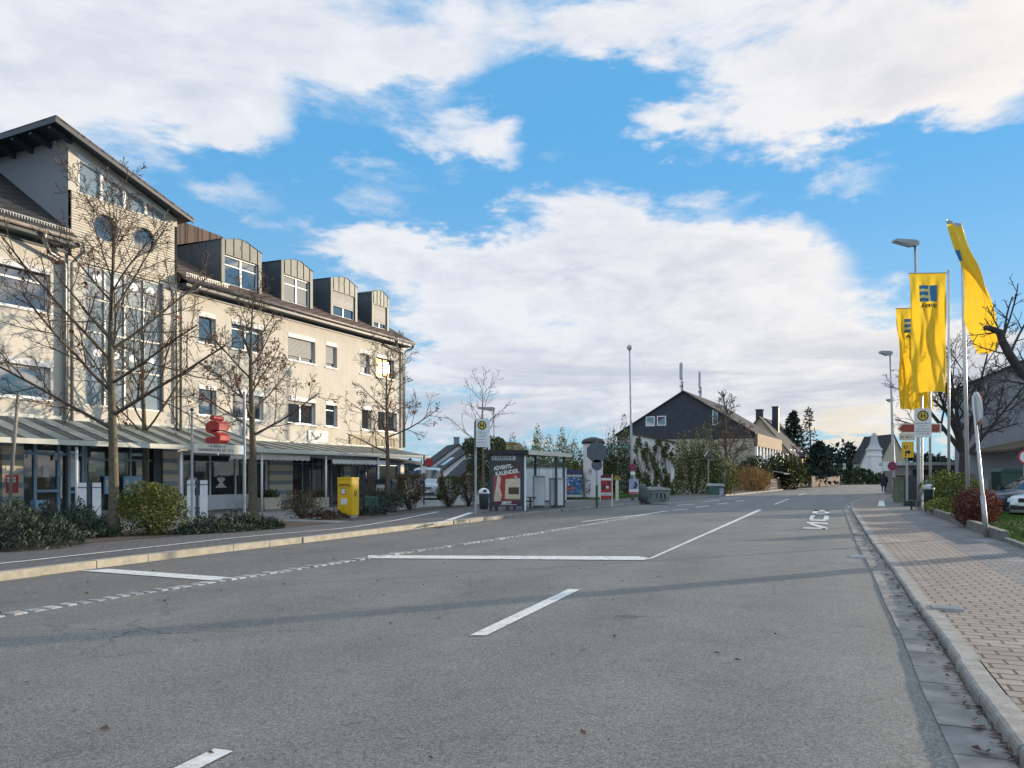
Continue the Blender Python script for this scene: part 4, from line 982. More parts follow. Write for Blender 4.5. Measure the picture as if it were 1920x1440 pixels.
def bare_tree(label, group, base, H, r, seed, fork=.28, spread=.42, nb=15, lv=3, cnt=(7, 5, 3), rmin=.0065, up=.35, ang=(28, 62), leaves=0, leafm='leaf_brown', name='bare_tree', lean=(0, 0), bark='bark', rise=(38, 62), lmul=1.0, multi=0, prof=None, guy=None, wob=.10, clen=.52):
    rng = random.Random(seed); t = thing(name, label, 'tree', base, group); base = Vector(base)
    tk = MB(); n = 12; P = []; R = []
    for k in range(n + 1):
        f = k / n; z = H * f; sway = .012 * H * math.sin(f * 5 + seed) * f
        P.append(base + Vector((lean[0] * f * f * H + sway, lean[1] * f * f * H + sway * .6, z - .06 * (k == 0))))
        R.append(max(rmin * 1.4, r * ((1.28 if k == 0 else 1.0) * (1 - f) ** .85)))
    if multi:
        P, R = P[:int(n * fork) + 2], R[:int(n * fork) + 2]; R[-1] = R[-2] * .8
    tk.path(P, R, 10, cap=False)
    tk.build('trunk', bark, t, smooth=True)
    cr = MB(); tips = []; cfg = dict(rmin=rmin, up=up, wob=wob, lv=lv, cnt=cnt, ang=ang, len=clen, rr=.62)
    az = rng.uniform(0, 6.28)
    if multi:
        for k in range(multi):
            az += 6.283 / multi + rng.uniform(-.3, .3); el = math.radians(rng.uniform(*rise)); top = P[-1] - Vector((0, 0, rng.uniform(0, .25 * H * fork)))
            limb(cr, top, Vector((math.cos(az) * math.cos(el), math.sin(az) * math.cos(el), math.sin(el))), (H * (1 - fork)) * rng.uniform(.75, 1.05) * lmul, r * rng.uniform(.45, .62), 0, cfg, rng, tips)
    else:
        for k in range(nb):
            f = fork + (1 - fork) * .95 * (k + rng.uniform(0, .7)) / nb; i = min(n - 1, int(f * n)); g_ = f * n - i
            pos = P[i].lerp(P[i + 1], g_); rr = R[i] + (R[i + 1] - R[i]) * g_; az += 2.399 + rng.uniform(-.45, .45); fr_ = (f - fork) / (1 - fork)
            el = math.radians(rise[0] + (rise[1] - rise[0]) * fr_ + rng.uniform(-8, 8))
            L = spread * H * (1.0 - .62 * fr_ if not prof else prof(fr_)) * rng.uniform(.8, 1.12) * lmul
            limb(cr, pos, Vector((math.cos(az) * math.cos(el), math.sin(az) * math.cos(el), math.sin(el))), L, min(rr * .55, .010 + L * .0115), 1, cfg, rng, tips)
    cr.build('crown', 'twig' if bark == 'bark' else bark, t)
    if leaves:
        lf = MB(); cl = [p for p, d, l in tips if l >= lv - 1]
        for k in range(leaves):
            c = rng.choice(cl)
            if c.z > base.z + H * .8: continue
            for j in range(rng.randint(2, 7)):
                a = (rdir(rng) + Vector((0, 0, -.8))).normalized(); leaf(lf, c + rdir(rng) * .08, a, a.orthogonal().normalized(), rng.uniform(.06, .12), .6)
        lf.build('withered_leaves', leafm, t)
    return t
def bush(label, cat, base, size, n, s, mt, seed, group=None, name='bush', shape='ball', stems=10, stem_m='twig', w=.5, up=.3, lump=.22, gaps=.0, part='foliage', fr=None, mt2=None, f2=.0):
    """leafy shrub: leaves spread through a lumpy volume, thicker near its skin, on visible stems; size = half width x, half depth y, height"""
    rng = random.Random(seed); base = Vector(base); t = thing(name, label, cat, base, group); fr = fr or Fr(base)
    ph = [rng.uniform(0, 6.28) for _ in range(6)]; lobes = [(rdir(rng), rng.uniform(.75, 1.1)) for _ in range(14)]
    mb = MB(); m2 = MB()
    def rad(d):
        r = 1 + lump * (math.sin(d.x * 5 + ph[0]) * math.sin(d.y * 5 + ph[1]) + .6 * math.sin(d.z * 8 + ph[2]) * math.sin(d.x * 9 + ph[3])) * .8
        for q, h in lobes:
            c = d.dot(q)
            if c > .8: r = max(r, h * (1 + (c - .8) * 1.0))
        return r
    for k in range(n):
        d = rdir(rng)
        if shape == 'ball': rr = rad(d) * (1 - .55 * rng.random() ** 1.7); p = Vector((d.x * size[0] * rr, d.y * size[1] * rr, size[2] * (.5 + .5 * d.z * rr)))
        elif shape == 'vase':
            f = rng.random() ** .55; wv_ = (.42 + .58 * min(1, f * 1.9)) * (1 if f < .88 else 1 - (f - .88) * 2.0); a = rng.uniform(0, 6.283); q = (1 - .5 * rng.random() ** 1.6) * wv_ * (1 + .15 * math.sin(a * 3 + ph[0] + f * 5) + .1 * math.sin(f * 11 + ph[1]))
            p = Vector((math.cos(a) * size[0] * q, math.sin(a) * size[1] * q, size[2] * f)); d = Vector((math.cos(a), math.sin(a), .5))
        elif shape == 'mass':
            x = rng.uniform(-1, 1); y = rng.uniform(-1, 1); top = (1 - .45 * abs(x) ** 3) * (1 - .3 * abs(y) ** 3) * (.78 + .22 * math.sin(x * 4 + ph[0]) * math.cos(y * 3 + ph[1]) + .12 * math.sin(x * 11 + ph[2]) + .1 * math.sin(x * 23 + ph[4]))
            f = 1 - .97 * rng.random() ** 1.3; d = Vector((x * .6, -abs(rng.random()), f)); 
            if rng.random() < .55: y = -1 + .35 * rng.random()
            p = Vector((x * size[0], y * size[1], size[2] * top * f))
        else:   # carpet: low, ragged
            a = rng.uniform(0, 6.283); q = math.sqrt(rng.random()); x, y = math.cos(a) * q, math.sin(a) * q
            h = (1 - q ** 3) * (.55 + .45 * math.sin(x * 7 + ph[0]) * math.cos(y * 6 + ph[1])) + .12
            p = Vector((x * size[0], y * size[1], size[2] * h * (1 - .75 * rng.random() ** 1.4))); d = Vector((x * .9, y * .9, .5))
        if gaps and math.sin(p.x * 6 / max(.3, size[0]) + ph[4]) * math.sin(p.z * 6 / size[2] + ph[5]) * math.sin(p.y * 5 / max(.3, size[1]) + ph[2]) > 1 - gaps: continue
        a = (d.normalized() * .8 + rdir(rng) * .9 + Vector((0, 0, up))).normalized(); b = a.cross(rdir(rng)).normalized()
        leaf(m2 if mt2 and rng.random() < f2 else mb, fr(*p), a, b, s * rng.uniform(.6, 1.35), w)
    mb.build(part, mt, t)
    if m2.f: m2.build('turning_leaves', mt2, t)
    if stems:
        sm = MB()
        for k in range(stems):
            a = rng.uniform(0, 6.283); q = rng.uniform(.0, .25); e = rng.uniform(.45, .9); hz = size[2] * rng.uniform(.65, 1.02)
            p0 = fr(math.cos(a) * size[0] * q * .5, math.sin(a) * size[1] * q * .5, -.02); p1 = fr(math.cos(a) * size[0] * e * .6, math.sin(a) * size[1] * e * .6, hz * .55); p2 = fr(math.cos(a) * size[0] * e, math.sin(a) * size[1] * e, hz)
            sm.path([p0, p1, p2], [.018, .011, .004], 4, cap=False)
        sm.build('stems', stem_m, t)
    return t
def conifer(label, base, H, R, seed, n=90, m='needle', name='conifer', thin=1.0, group=None, leafs=26, droop=.25, z0=.12):
    rng = random.Random(seed); base = Vector(base); t = thing(name, label, 'tree', base, group)
    tk = MB(); tk.path([base, base + Vector((.02 * H, 0, H * .5)), base + Vector((0, 0, H))], [H * .016, H * .010, .02], 7); tk.build('trunk', 'bark_dark', t)
    mb = MB()
    for k in range(n):
        f = z0 + (1 - z0) * ((k + rng.random()) / n) ** .85; a = k * 2.4 + rng.uniform(-.4, .4); L = R * (1 - f) ** .8 * rng.uniform(.65, 1.15) + .05 * R
        p = base + Vector((0, 0, H * f)); d = Vector((math.cos(a), math.sin(a), rng.uniform(-.15, .25))); P = [p]
        for j in range(4): P.append(P[-1] + Vector((d.x, d.y, d.z - droop * j * .4 + (.3 if j == 3 else 0))) * (L / 4))
        mb.path(P, [.05, .04, .03, .02, .01], 3, cap=False)
        for j in range(int(leafs * thin)):
            u = rng.random() ** .7 * 4; i = min(3, int(u)); q = P[i].lerp(P[i + 1], u - i)
            e = (d * rng.uniform(.1, .9) + rdir(rng) * .9 + Vector((0, 0, -.15))).normalized(); leaf(mb, q, e, e.cross(rdir(rng)).normalized(), R * rng.uniform(.09, .22), .45)
    mb.build('crown', m, t)
    return t
Z = .118
# street trees in front of the long building
GT = 'bare street trees before the long building'
b = G(213, 1005, Z)
bare_tree('bare tree with the widest crown, standing beside the round clipped bush', GT, b, 7.5, .125, 21, fork=.30, spread=.46, nb=19, lv=4, cnt=(9, 9, 6, 4), rise=(26, 66), up=.30, clen=.46, leaves=60, rmin=.0055)
bare_tree('slim bare tree behind the round clipped bush, before the bank window', GT, G(272, 966, Z), 7.4, .12, 8, fork=.33, spread=.36, nb=14, lv=4, cnt=(6, 7, 4, 3), rise=(45, 70), clen=.5, leaves=10)
bare_tree('bare tree with brown leaf remnants beside the open planter box', GT, G(474, 967, Z), 7.6, .15, 33, fork=.34, spread=.36, nb=17, lv=4, cnt=(8, 8, 5, 4), rise=(24, 66), clen=.48, leaves=320)
bare_tree('bare tree by the building corner behind the black bins', GT, G(727, 949, Z), 7.2, .12, 52, fork=.33, spread=.40, nb=16, lv=4, cnt=(8, 8, 5, 3), rise=(14, 62), clen=.5, leaves=220)
bare_tree('bare tree whose twigs reach in at the edge beside the leaning pole', GT, (-14.0, 15.0, Z), 7.4, .17, 27, fork=.30, spread=.42, nb=15, lv=4, cnt=(7, 7, 5, 3), rise=(32, 64), clen=.48)
bare_tree('bare tree behind the bus stop sign, in front of the small brown gable', None, G(906, 933, Z), 7.4, .10, 14, fork=.42, spread=.40, nb=12, lv=3, cnt=(6, 5, 3), rise=(25, 60), rmin=.009, clen=.5)
# low planting along the pavement
bush('low grey green juniper spilling over the bed edge by the leaning pole', 'shrub', (-9.75, 14.6, Z), (1.4, 1.3, .82), 9000, .13, 'leaf_juniper', 1, name='juniper', shape='carpet', w=.22, stems=8, up=.15, group='junipers in the planting bed')
bush('low grey green juniper between the twin post panel and the big tree', 'shrub', (-9.75, 16.9, Z), (1.0, .95, .75), 5600, .13, 'leaf_juniper', 2, name='juniper', shape='carpet', w=.22, stems=8, up=.15, group='junipers in the planting bed')
bush('round clipped olive green bush beside the biggest bare tree', 'bush', G(286, 1002, Z), (.68, .66, 1.16), 7500, .055, 'leaf_bush', 3, w=.55, stems=14, lump=.10)
bush('flat ragged cotoneaster hedge running along the pavement edge', 'hedge', (-6.75, 18.9, Z), (1.55, .5, .44), 5200, .10, 'leaf_juniper', 4, name='low_hedge', shape='carpet', w=.3, stems=10, fr=Fr.rot((-6.85, 18.85, Z), 58), up=.1)
bush('half bare brown shrub beside the yellow post box', 'bush', G(566, 971, Z), (.62, .5, .85), 800, .07, 'leaf_hedge', 5, stems=46, lump=.4, stem_m='twig')
bush('low dry brown ground shrub at the foot of the post box', 'bush', G(612, 972, Z), (.7, .45, .32), 1300, .07, 'leaf_copper', 6, stems=22, shape='carpet')
bush('low green cushion shrub beside the post box towards the hedge', 'bush', G(682, 966, Z), (.75, .45, .42), 2200, .07, 'leaf_juniper', 7, shape='carpet', stems=8)
bush('leafy green shrub below the black bins', 'bush', G(722, 960, Z), (.68, .55, .82), 2600, .075, 'leaf_juniper', 8, stems=14, lump=.3)
bush('thin bare shrub of upright stems just behind the post box', 'bush', G(686, 957, Z), (.42, .4, 1.5), 240, .06, 'leaf_hedge', 9, stems=34, lump=.3)
HD = 'clipped hedge columns by the car park entrance'
bush('brown clipped hedge column between the bins and the silver van', 'hedge', G(768, 956, Z), (.56, .5, 1.40), 5200, .065, 'leaf_hedge', 10, HD, 'hedge_column', 'vase', 24)
bush('greenest clipped hedge column, just past the silver van', 'hedge', G(841, 951, Z), (.50, .45, 1.30), 4600, .065, 'leaf_hedge_green', 11, HD, 'hedge_column', 'vase', 24)
bush('brown clipped hedge column behind the bus stop sign post', 'hedge', G(879, 949, Z), (.45, .45, 1.36), 3800, .065, 'leaf_hedge', 12, HD, 'hedge_column', 'vase', 22)
# thicket behind the shelter and round the dark gabled house
bush('yellow green thicket rising behind the bus shelter', 'thicket', (2.7, 58, 0), (3.4, 2.2, 5.0), 17000, .15, 'leaf_olive', 13, None, 'thicket', 'mass', 60, lump=.4, w=.4, gaps=.08, mt2='leaf_yellow', f2=.16, stem_m='twig')
bush('dark ivy clad conifer behind the bus stop sign', 'tree', G(912, 925, .1), (1.5, 1.5, 4.3), 5200, .22, 'leaf_dark', 14, None, 'ivy_tree', 'vase', 10, w=.5)
bush('dense green thicket between the white column and the lamp mast', 'thicket', (7.55, 56, 0), (1.45, 1.6, 5.3), 9000, .15, 'leaf_dark', 15, None, 'thicket', 'mass', 40, w=.45, gaps=.2, mt2='leaf_olive', f2=.35)
bush('tall green thicket past the ivy covered wall', 'thicket', (14.1, 59.5, 0), (1.75, 1.8, 5.4), 11000, .15, 'leaf_dark', 16, None, 'thicket', 'mass', 40, w=.45, gaps=.25, mt2='leaf_olive', f2=.3)
bare_tree('copper leaved bushy tree against the dark gable', None, (18.4, 66, 0), 8.2, .2, 71, fork=.12, spread=.40, nb=26, lv=3, cnt=(6, 5, 3), rise=(30, 66), rmin=.022, leaves=1500, leafm='leaf_copper', name='copper_tree', clen=.55)
bush('olive shrub under the copper tree', 'bush', (16.0, 58, 0), (1.0, 1.0, 2.6), 2600, .16, 'leaf_olive', 18, shape='ball', stems=16, lump=.3)
bush('dark round evergreen before the terrace of the gabled house', 'bush', G(1412, 921, .0), (1.6, 1.4, 3.1), 4200, .24, 'leaf_dark', 19, lump=.2)
bush('straw coloured ornamental grass clump by the road', 'grass clump', G(1403, 923, .0), (1.9, 1.3, 2.0), 2600, .50, 'leaf_straw', 20, name='ornamental_grass', shape='ball', w=.08, up=.9, stems=0)
bush('yellow green shrub between the terrace and the ochre house', 'bush', G(1470, 918, .0), (2.2, 1.6, 3.6), 3600, .32, 'leaf_ivy', 23, lump=.3)
# conifers along the far road
conifer('tall dark spruce beyond the ochre house', G(1487, 912.5, .0) , 10.4, 3.1, 31, 95, leafs=26)
conifer('sparse half bare larch standing next to the tall spruce', G(1517, 912, .0), 11.2, 2.8, 32, 46, 'leaf_copper', 'larch', thin=.35, droop=.05, z0=.25)
conifer('broad dark pine by the bend of the road', G(1536, 913, .0), 6.0, 3.4, 33, 80, name='pine', droop=.1, leafs=34)
conifer('small cypress beside the far brown roof', ((1637 - CX) / F * 180, 180, 0), 10.2, 1.5, 34, 110, name='cypress')
# far hill and woods
hl = MB(); rg = random.Random(8)
hx = [(-700, 20), (-300, 14), (-60, 10), (60, 12), (150, 19), (215, 24), (260, 21), (330, 16), (500, 18), (900, 14)]
for (x0, h0), (x1, h1) in zip(hx, hx[1:]):
    hl.add([(x0, 560, -1), (x1, 560, -1), (x1, 640, h1 * .62), (x0, 640, h0 * .62)], [(0, 1, 2, 3)])
hl.build('hill', 'far_foliage', **ST)
wd = MB()
for k in range(5200):
    x = rg.uniform(-500, 620); i = max(j for j in range(len(hx)) if hx[j][0] <= x); f = (x - hx[i][0]) / (hx[i + 1][0] - hx[i][0]); h = hx[i][1] + (hx[i + 1][1] - hx[i][1]) * f
    y = rg.uniform(470, 640); top = h * (.62 * max(0, (y - 560)) / 80) ; c = Vector((x, y, top + rg.uniform(0, 9)))
    a = rdir(rg); leaf(wd, c, a, a.cross(rdir(rg)).normalized(), rg.uniform(4, 8), .8)
wd.build('far_wood', 'far_foliage', kind='stuff')
bush('rounded dark wood clump on the far side of the bend', 'trees', (96, 222, 0), (15, 7, 10.5), 2600, 1.5, 'far_foliage', 41, None, 'far_trees', 'mass', 0, w=.7)
bush('lower dark tree clump behind the far green roof', 'trees', (125, 250, 0), (16, 7, 10.0), 2200, 1.5, 'far_foliage', 42, None, 'far_trees', 'mass', 0, w=.7)
bush('clipped dark hedge at the bend of the road', 'hedge', (56, 136, 0), (9, 1.5, 3.2), 2600, .6, 'leaf_dark', 43, None, 'far_hedge', 'mass', 0, w=.6)
# this side of the road, at the car park
bush('lime green shrub beside the litter bin', 'bush', G(1785, 952, .12), (1.05, .8, 1.42), 7500, .085, 'leaf_dark', 51, lump=.2, stems=20, mt2='leaf_lime', f2=.5, w=.4)
bush('low lime shrub in front of the flagpole, edging the pavement', 'bush', G(1772, 962, .12), (.6, .5, .5), 1500, .085, 'leaf_olive', 54, lump=.2, stems=8, mt2='leaf_lime', f2=.5, w=.4)
bush('reddish barberry shrub at the foot of the flagpole', 'bush', G(1822, 984, .12), (.44, .38, .92), 5200, .06, 'leaf_red', 52, lump=.2, stems=20, group='barberry shrubs at the car park')
bush('orange tipped barberry shrub behind the leaning pole', 'bush', G(1853, 981, .12), (.28, .3, .86), 2800, .06, 'leaf_red', 53, lump=.2, stems=14, group='barberry shrubs at the car park', mt2='leaf_orange', f2=.35)
bare_tree('wide multi stemmed bare tree in front of the grey house', None, G(1806, 941, .1), 8.3, .25, 61, fork=.28, nb=0, multi=7, lv=4, cnt=(8, 5, 4, 3), rise=(25, 72), rmin=.009, up=.25, bark='bark_dark', clen=.5, lmul=1.0)
# old tree just out of view whose lopped limb reaches in beside the flags
def old_tree():
    rng = random.Random(5); base = Vector((12.9, 15.9, .1)); t = thing('lopped_tree', 'old dark tree with a lopped limb reaching in before the flag', 'tree', base)
    mb = MB(); mb.path([base, base + Vector((.05, 0, 1.5)), base + Vector((-.1, .05, 2.6)), base + Vector((.1, 0, 3.6)), base + Vector((.4, 0, 5.0)), base + Vector((.5, .1, 6.6))], [.26, .2, .18, .14, .09, .03], 10); mb.build('trunk', 'bark_dark', t, smooth=True)
    cr = MB(); tips = []; cfg = dict(rmin=.006, up=.25, wob=.13, lv=3, cnt=(7, 5, 3), ang=(30, 65), len=.5, rr=.6); d0 = 15.6
    L = [AT(2000, 760, d0), AT(1950, 722, d0), AT(1915, 700, d0), AT(1893, 665, d0 - .1), AT(1880, 640, d0 - .1), AT(1874, 622, d0 - .1), AT(1858, 616, d0 - .1), AT(1846, 614, d0)]
    L = [base + Vector((0, 0, 2.3))] + L
    cr.path(L, [.14, .12, .10, .09, .085, .075, .07, .055, .05], 9)
    for (i, px, py, Ln, r) in ((5, 1886, 560, .95, .03), (5, 1905, 500, 1.2, .025), (4, 1940, 560, 1.1, .03), (3, 1945, 640, 1.1, .03), (2, 1860, 720, .9, .025), (5, 1830, 590, .7, .018), (6, 1826, 636, .55, .016), (6, 1850, 560, .6, .014), (3, 1840, 690, .7, .02), (2, 1900, 760, .8, .02), (1, 1890, 790, .9, .02), (4, 1830, 655, .7, .02)):
        p = L[i]; q = AT(px, py, d0 + rng.uniform(-.4, .4)); limb(cr, p, (q - p), Ln, r, 1, cfg, rng, tips)
    for k in range(9):
        p = base + Vector((.1, 0, rng.uniform(2.8, 6.0))); a = rng.uniform(0, 6.28); limb(cr, p, Vector((math.cos(a), math.sin(a), .6)), rng.uniform(1.6, 2.8), .05, 1, cfg, rng, tips)
    cr.build('crown', 'bark_dark', t)
old_tree()
# ================================================================== HOUSES
def house(name, label, fr, w, d, he, hr, wallm, roofm, cat='house', ov=.35, gablem=None, zg=None, group=None, gable_ov=.3, full=False):
    """gabled house: frame at the near-left ground corner, x along the gable front, y along the ridge; wall, gable and roof"""
    t = thing(name, label, cat, fr(w / 2, d / 2, 0), group)
    W_ = MB(); zg = he if zg is None else zg; sl = (hr - he) / (w / 2)
    W_.add([fr(0, 0, -.3), fr(w, 0, -.3), fr(w, d, -.3), fr(0, d, -.3), fr(0, 0, zg), fr(w, 0, zg), fr(w, d, zg), fr(0, d, zg)], [(0, 1, 5, 4), (1, 2, 6, 5), (2, 3, 7, 6), (3, 0, 4, 7)])
    if zg < he:
        pass
    W_.build('wall', wallm, t)
    zb_ = -.3 if full else zg
    for y in ((-.004,) if full else (-.004, d + .004)):
        g_ = MB(); g_.poly([fr(0, y, zb_), fr(w, y, zb_), fr(w, y, he), fr(w / 2, y, hr), fr(0, y, he)]); g_.build('gable', gablem or wallm, t)
    if zg < he:
        for x in (w + .004, -.004): g_ = MB(); g_.poly([fr(x, 0, zg), fr(x, d, zg), fr(x, d, he), fr(x, 0, he)]); g_.build('upper_wall', gablem or wallm, t)
    r = MB(); n = math.hypot(w / 2, hr - he); th = .16
    for s_ in (0, 1):
        X = (lambda x: x) if s_ == 0 else (lambda x: w - x)
        a = [(-ov, he - ov * sl), (w / 2, hr), (w / 2, hr + th), (-ov, he - ov * sl + th)]
        r.prism([(X(x), z) for x, z in a], -gable_ov, d + gable_ov, fr)
    r.build('roof', roofm, t)
    return t
def hwin(t, fr, x0, x1, z0, z1, panes=2, frame='white_frame', glass='window_glass', y=0.0, name='window'):
    f = MB(); fw = .09; f.box(x0, x1, y - .05, y - .004, z0, z0 + fw, fr); f.box(x0, x1, y - .05, y - .004, z1 - fw, z1, fr); f.box(x0, x0 + fw, y - .05, y - .004, z0 + fw, z1 - fw, fr); f.box(x1 - fw, x1, y - .05, y - .004, z0 + fw, z1 - fw, fr)
    for k in range(1, panes): xm = x0 + (x1 - x0) * k / panes; f.box(xm - .04, xm + .04, y - .048, y - .004, z0 + fw, z1 - fw, fr)
    o = f.build(name, frame, t); p = MB(); p.poly([fr(x0 + .03, y - .02, z0 + .03), fr(x1 - .03, y - .02, z0 + .03), fr(x1 - .03, y - .02, z1 - .03), fr(x0 + .03, y - .02, z1 - .03)]); p.build('pane', glass, o); return o
def chimney(t, fr, x, y, z0, z1, w=.5, m='dark_cladding'):
    c = MB(); c.box(x - w / 2, x + w / 2, y - w / 2, y + w / 2, z0, z1, fr); c.box(x - w * .6, x + w * .6, y - w * .6, y + w * .6, z1, z1 + .12, fr); c.build('chimney', m, t)
# --- dark gabled house with its gable to us
D0 = 76.7
a = Vector(((1413 - CX) / F * D0, D0, 0)); gx0 = (1157 - CX) / F * 80.5; 
hx = Vector((a.x - gx0, D0 - 80.5 + 0, 0)); gw = hx.length; hx.normalize(); hy = Vector((-hx.y, hx.x, 0))
hy = Vector((.46, .888, 0)); HF = Fr((gx0, 80.5, 0), hx, hy)
he = AT(1413, 812, D0).z; hr = AT(1272, 735, 78.6).z
dk = house('gabled_house', 'long low house with a black clad gable and cream wall by the bend', HF, gw, 17, he, hr, 'plaster_tan', 'dark_tiles', gablem='dark_cladding', zg=AT(1413, 822, D0).z, ov=.2, gable_ov=.25)
def hp(px, py):                                      # point of the gable plane under a pixel
    n = Vector((hx.y, -hx.x, 0)); a_ = (px - CX) / F; o = HF.o; t = o.dot(n) / (a_ * n.x + n.y); p = Vector((a_ * t, t, 0)) - o
    return p.dot(hx), CH + (HY - py) / F * t
x0, z1 = hp(1211, 781); x1, z0 = hp(1228, 799); hwin(dk, HF, x0, x1, z0, z1, 1)
x0, z1 = hp(1232, 780); x1, z0 = hp(1249, 798); w_ = hwin(dk, HF, x0, x1, z0, z1, 1)
f = MB(); f.prism([(x0 + .08, z1 - .08), (x1 - .08, z1 - .08), (x0 + .08, z0 + .4)], -.03, -.022, HF); f.build('curtain', 'purple', w_)
x0, z1 = hp(1336, 768); x1, z0 = hp(1346, 797); hwin(dk, HF, x0, x1, z0, z1, 1)
# balcony front along the road
BFr = Fr(HF(gw + .01, 0, 0), hy, Vector((-.888, .46, 0)))                # x along the road side, y into the house
f = MB(); f.box(.2, 16.5, -.35, -.01, he - 1.3, he - .05, BFr); f.build('balcony_boarding', 'wood', dk)
f = MB()
for k in range(9): x = .25 + k * 1.95; f.box(x, x + .28, -.30, -.01, .3, he - 1.32, BFr)
f.box(.2, 16.4, -.28, -.012, 1.9, 2.9, BFr); f.build('balcony_pillars', 'white_frame', dk)
for k in range(8): hwin(dk, BFr, .62 + k * 1.95, 2.1 + k * 1.95, 2.95, he - 1.45, 1)
f = MB(); f.add([BFr(2, -.3, 2.2), BFr(16, -.3, 2.2), BFr(16, -2.6, 1.75), BFr(2, -2.6, 1.75), BFr(2, -.3, 2.1), BFr(16, -.3, 2.1), BFr(16, -2.6, 1.65), BFr(2, -2.6, 1.65)], [(0, 1, 2, 3), (7, 6, 5, 4), (2, 3, 7, 6), (0, 3, 7, 4), (1, 2, 6, 5)]); f.build('porch_roof', 'dark_tiles', dk)
# antennas on its ridge
def antenna(px, ytop, ybot, dist, label, r, head):
    p = AT(px, ybot, dist); q = AT(px, ytop, dist); t = thing('antenna_mast', label, 'antenna', p)
    m = MB(); m.path([p - Vector((0, 0, 1.2)), q], [.06, .05], 8); m.build('mast', 'galv', t)
    m = MB(); h = (q - p).length; m.lathe([(.03, h * head), (r, h * head + .1), (r, h * .94), (.05, h)], Fr(p), 10); m.build('radome', 'cabinet', t)
    m = MB(); m.box(-.18, .18, -.05, .05, h * .12, h * .2, Fr(p)); m.box(.08, .2, -.05, .05, -.1, h * .35, Fr(p)); m.build('bracket', 'galv', t)
antenna(1277.5, 679, 733, 84, 'thick grey antenna mast rising over the ridge of the dark gable', .21, .38)
antenna(1312, 696, 742, 88, 'thinner antenna mast down the slope of the dark roof', .15, .30)
# --- white walled outbuilding covered in ivy, before the dark house
o = G(1186, 925); fr = Fr((AT(1187, 900, 54).x, 54, -.2), (1, .05, 0), (-.05, 1, 0))
ww = (1265 - 1187) / F * 54; t = thing('ivy_outbuilding', 'low white walled outbuilding overgrown with ivy', 'outbuilding', fr(ww / 2, 2, 0))
zL = AT(1187, 815, 54).z + .2; zR = AT(1265, 831, 54).z + .2
f = MB(); f.prism([(0, 0), (ww, 0), (ww, zR), (0, zL)], 0, 5, fr); f.build('wall', 'plaster_white', t)
f = MB(); f.prism([(-.1, zL), (ww + .1, zR), (ww + .1, zR + .12), (-.1, zL + .12)], -.1, 5.1, fr); f.build('roof', 'brown_wood', t)
f = MB(); rg = random.Random(12)
for k in range(5200):
    x = rg.uniform(0, ww); z = rg.random() ** 1.1 * (zL - .2)
    if math.sin(x * 9.1 + 1.6 * math.sin(z * 2.6)) + .7 * math.sin(x * 4.3 + z * 3.1) + .8 * math.sin(z * 5.3 + x * 13) < -.1 + .7 * (z / zL) ** 2: continue
    a_ = (rdir(rg) + Vector((0, -.4, -.6))).normalized(); leaf(f, fr(x, -.04 - rg.random() * .22, z), a_, a_.cross(Vector((.2, -1, .1))).normalized(), rg.uniform(.10, .22), .7)
f.build('ivy', 'leaf_ivy', t)
f = MB()
for k in range(26):
    x = rg.uniform(.2, ww - .2); f.path([fr(x, -.03, 0), fr(x + rg.uniform(-.3, .3), -.05, zL * .4), fr(x + rg.uniform(-.6, .6), -.04, zL * .8)], [.03, .02, .012], 4)
f.build('ivy_stems', 'twig', t)
# --- row of houses beyond, along the road
def row_house(label, pxl, pxr, pyb, dist, apex, eave, wallm, roofm, deg, depth, gable=None, **kw):
    p = G(pxr, pyb); p = Vector(((pxr - CX) / F * dist, dist, 0)); w = (pxr - pxl) / F * dist / (math.cos(math.radians(deg)) + math.sin(math.radians(-deg)) * ((pxl + pxr) / 2 - CX) / F)
    a_ = math.radians(deg); X = Vector((math.cos(a_), math.sin(a_), 0)); Y = Vector((-X.y, X.x, 0))
    fr = Fr(p - X * w, X, Y); z1 = AT(0, apex, dist).z; z0 = AT(0, eave, dist).z
    return house('town_house', label, fr, w, depth, z0, z1, wallm, roofm, gablem=gable or wallm, **kw), fr, w, z0, z1
t, fr, w, z0, z1 = row_house('house with a grey brown gable and two tall chimneys behind the dark house', 1370, 1478, 915, 97, 781, 846, 'plaster_ochre', 'dark_tiles', -30, 13, 'plaster_tan', ov=.5, full=True)
chimney(t, fr, w * .44, 2.0, z1 - 1.0, z1 + 1.1, .8); chimney(t, fr, w * .66, 4.5, z1 - 2.4, z1 + 1.6, .8)
sf = Fr(fr(w + .02, 0, 0), fr.y, -fr.x)
for k in range(4): hwin(t, sf, .9 + k * 2.6, 1.9 + k * 2.6, 3.0, 4.9, 1)
t, fr, w, z0, z1 = row_house('narrow yellow gable peeping over the dark roof', 1352, 1428, 915, 118, 785, 835, 'plaster_ochre', 'roof_tiles', -26, 8, ov=.4)
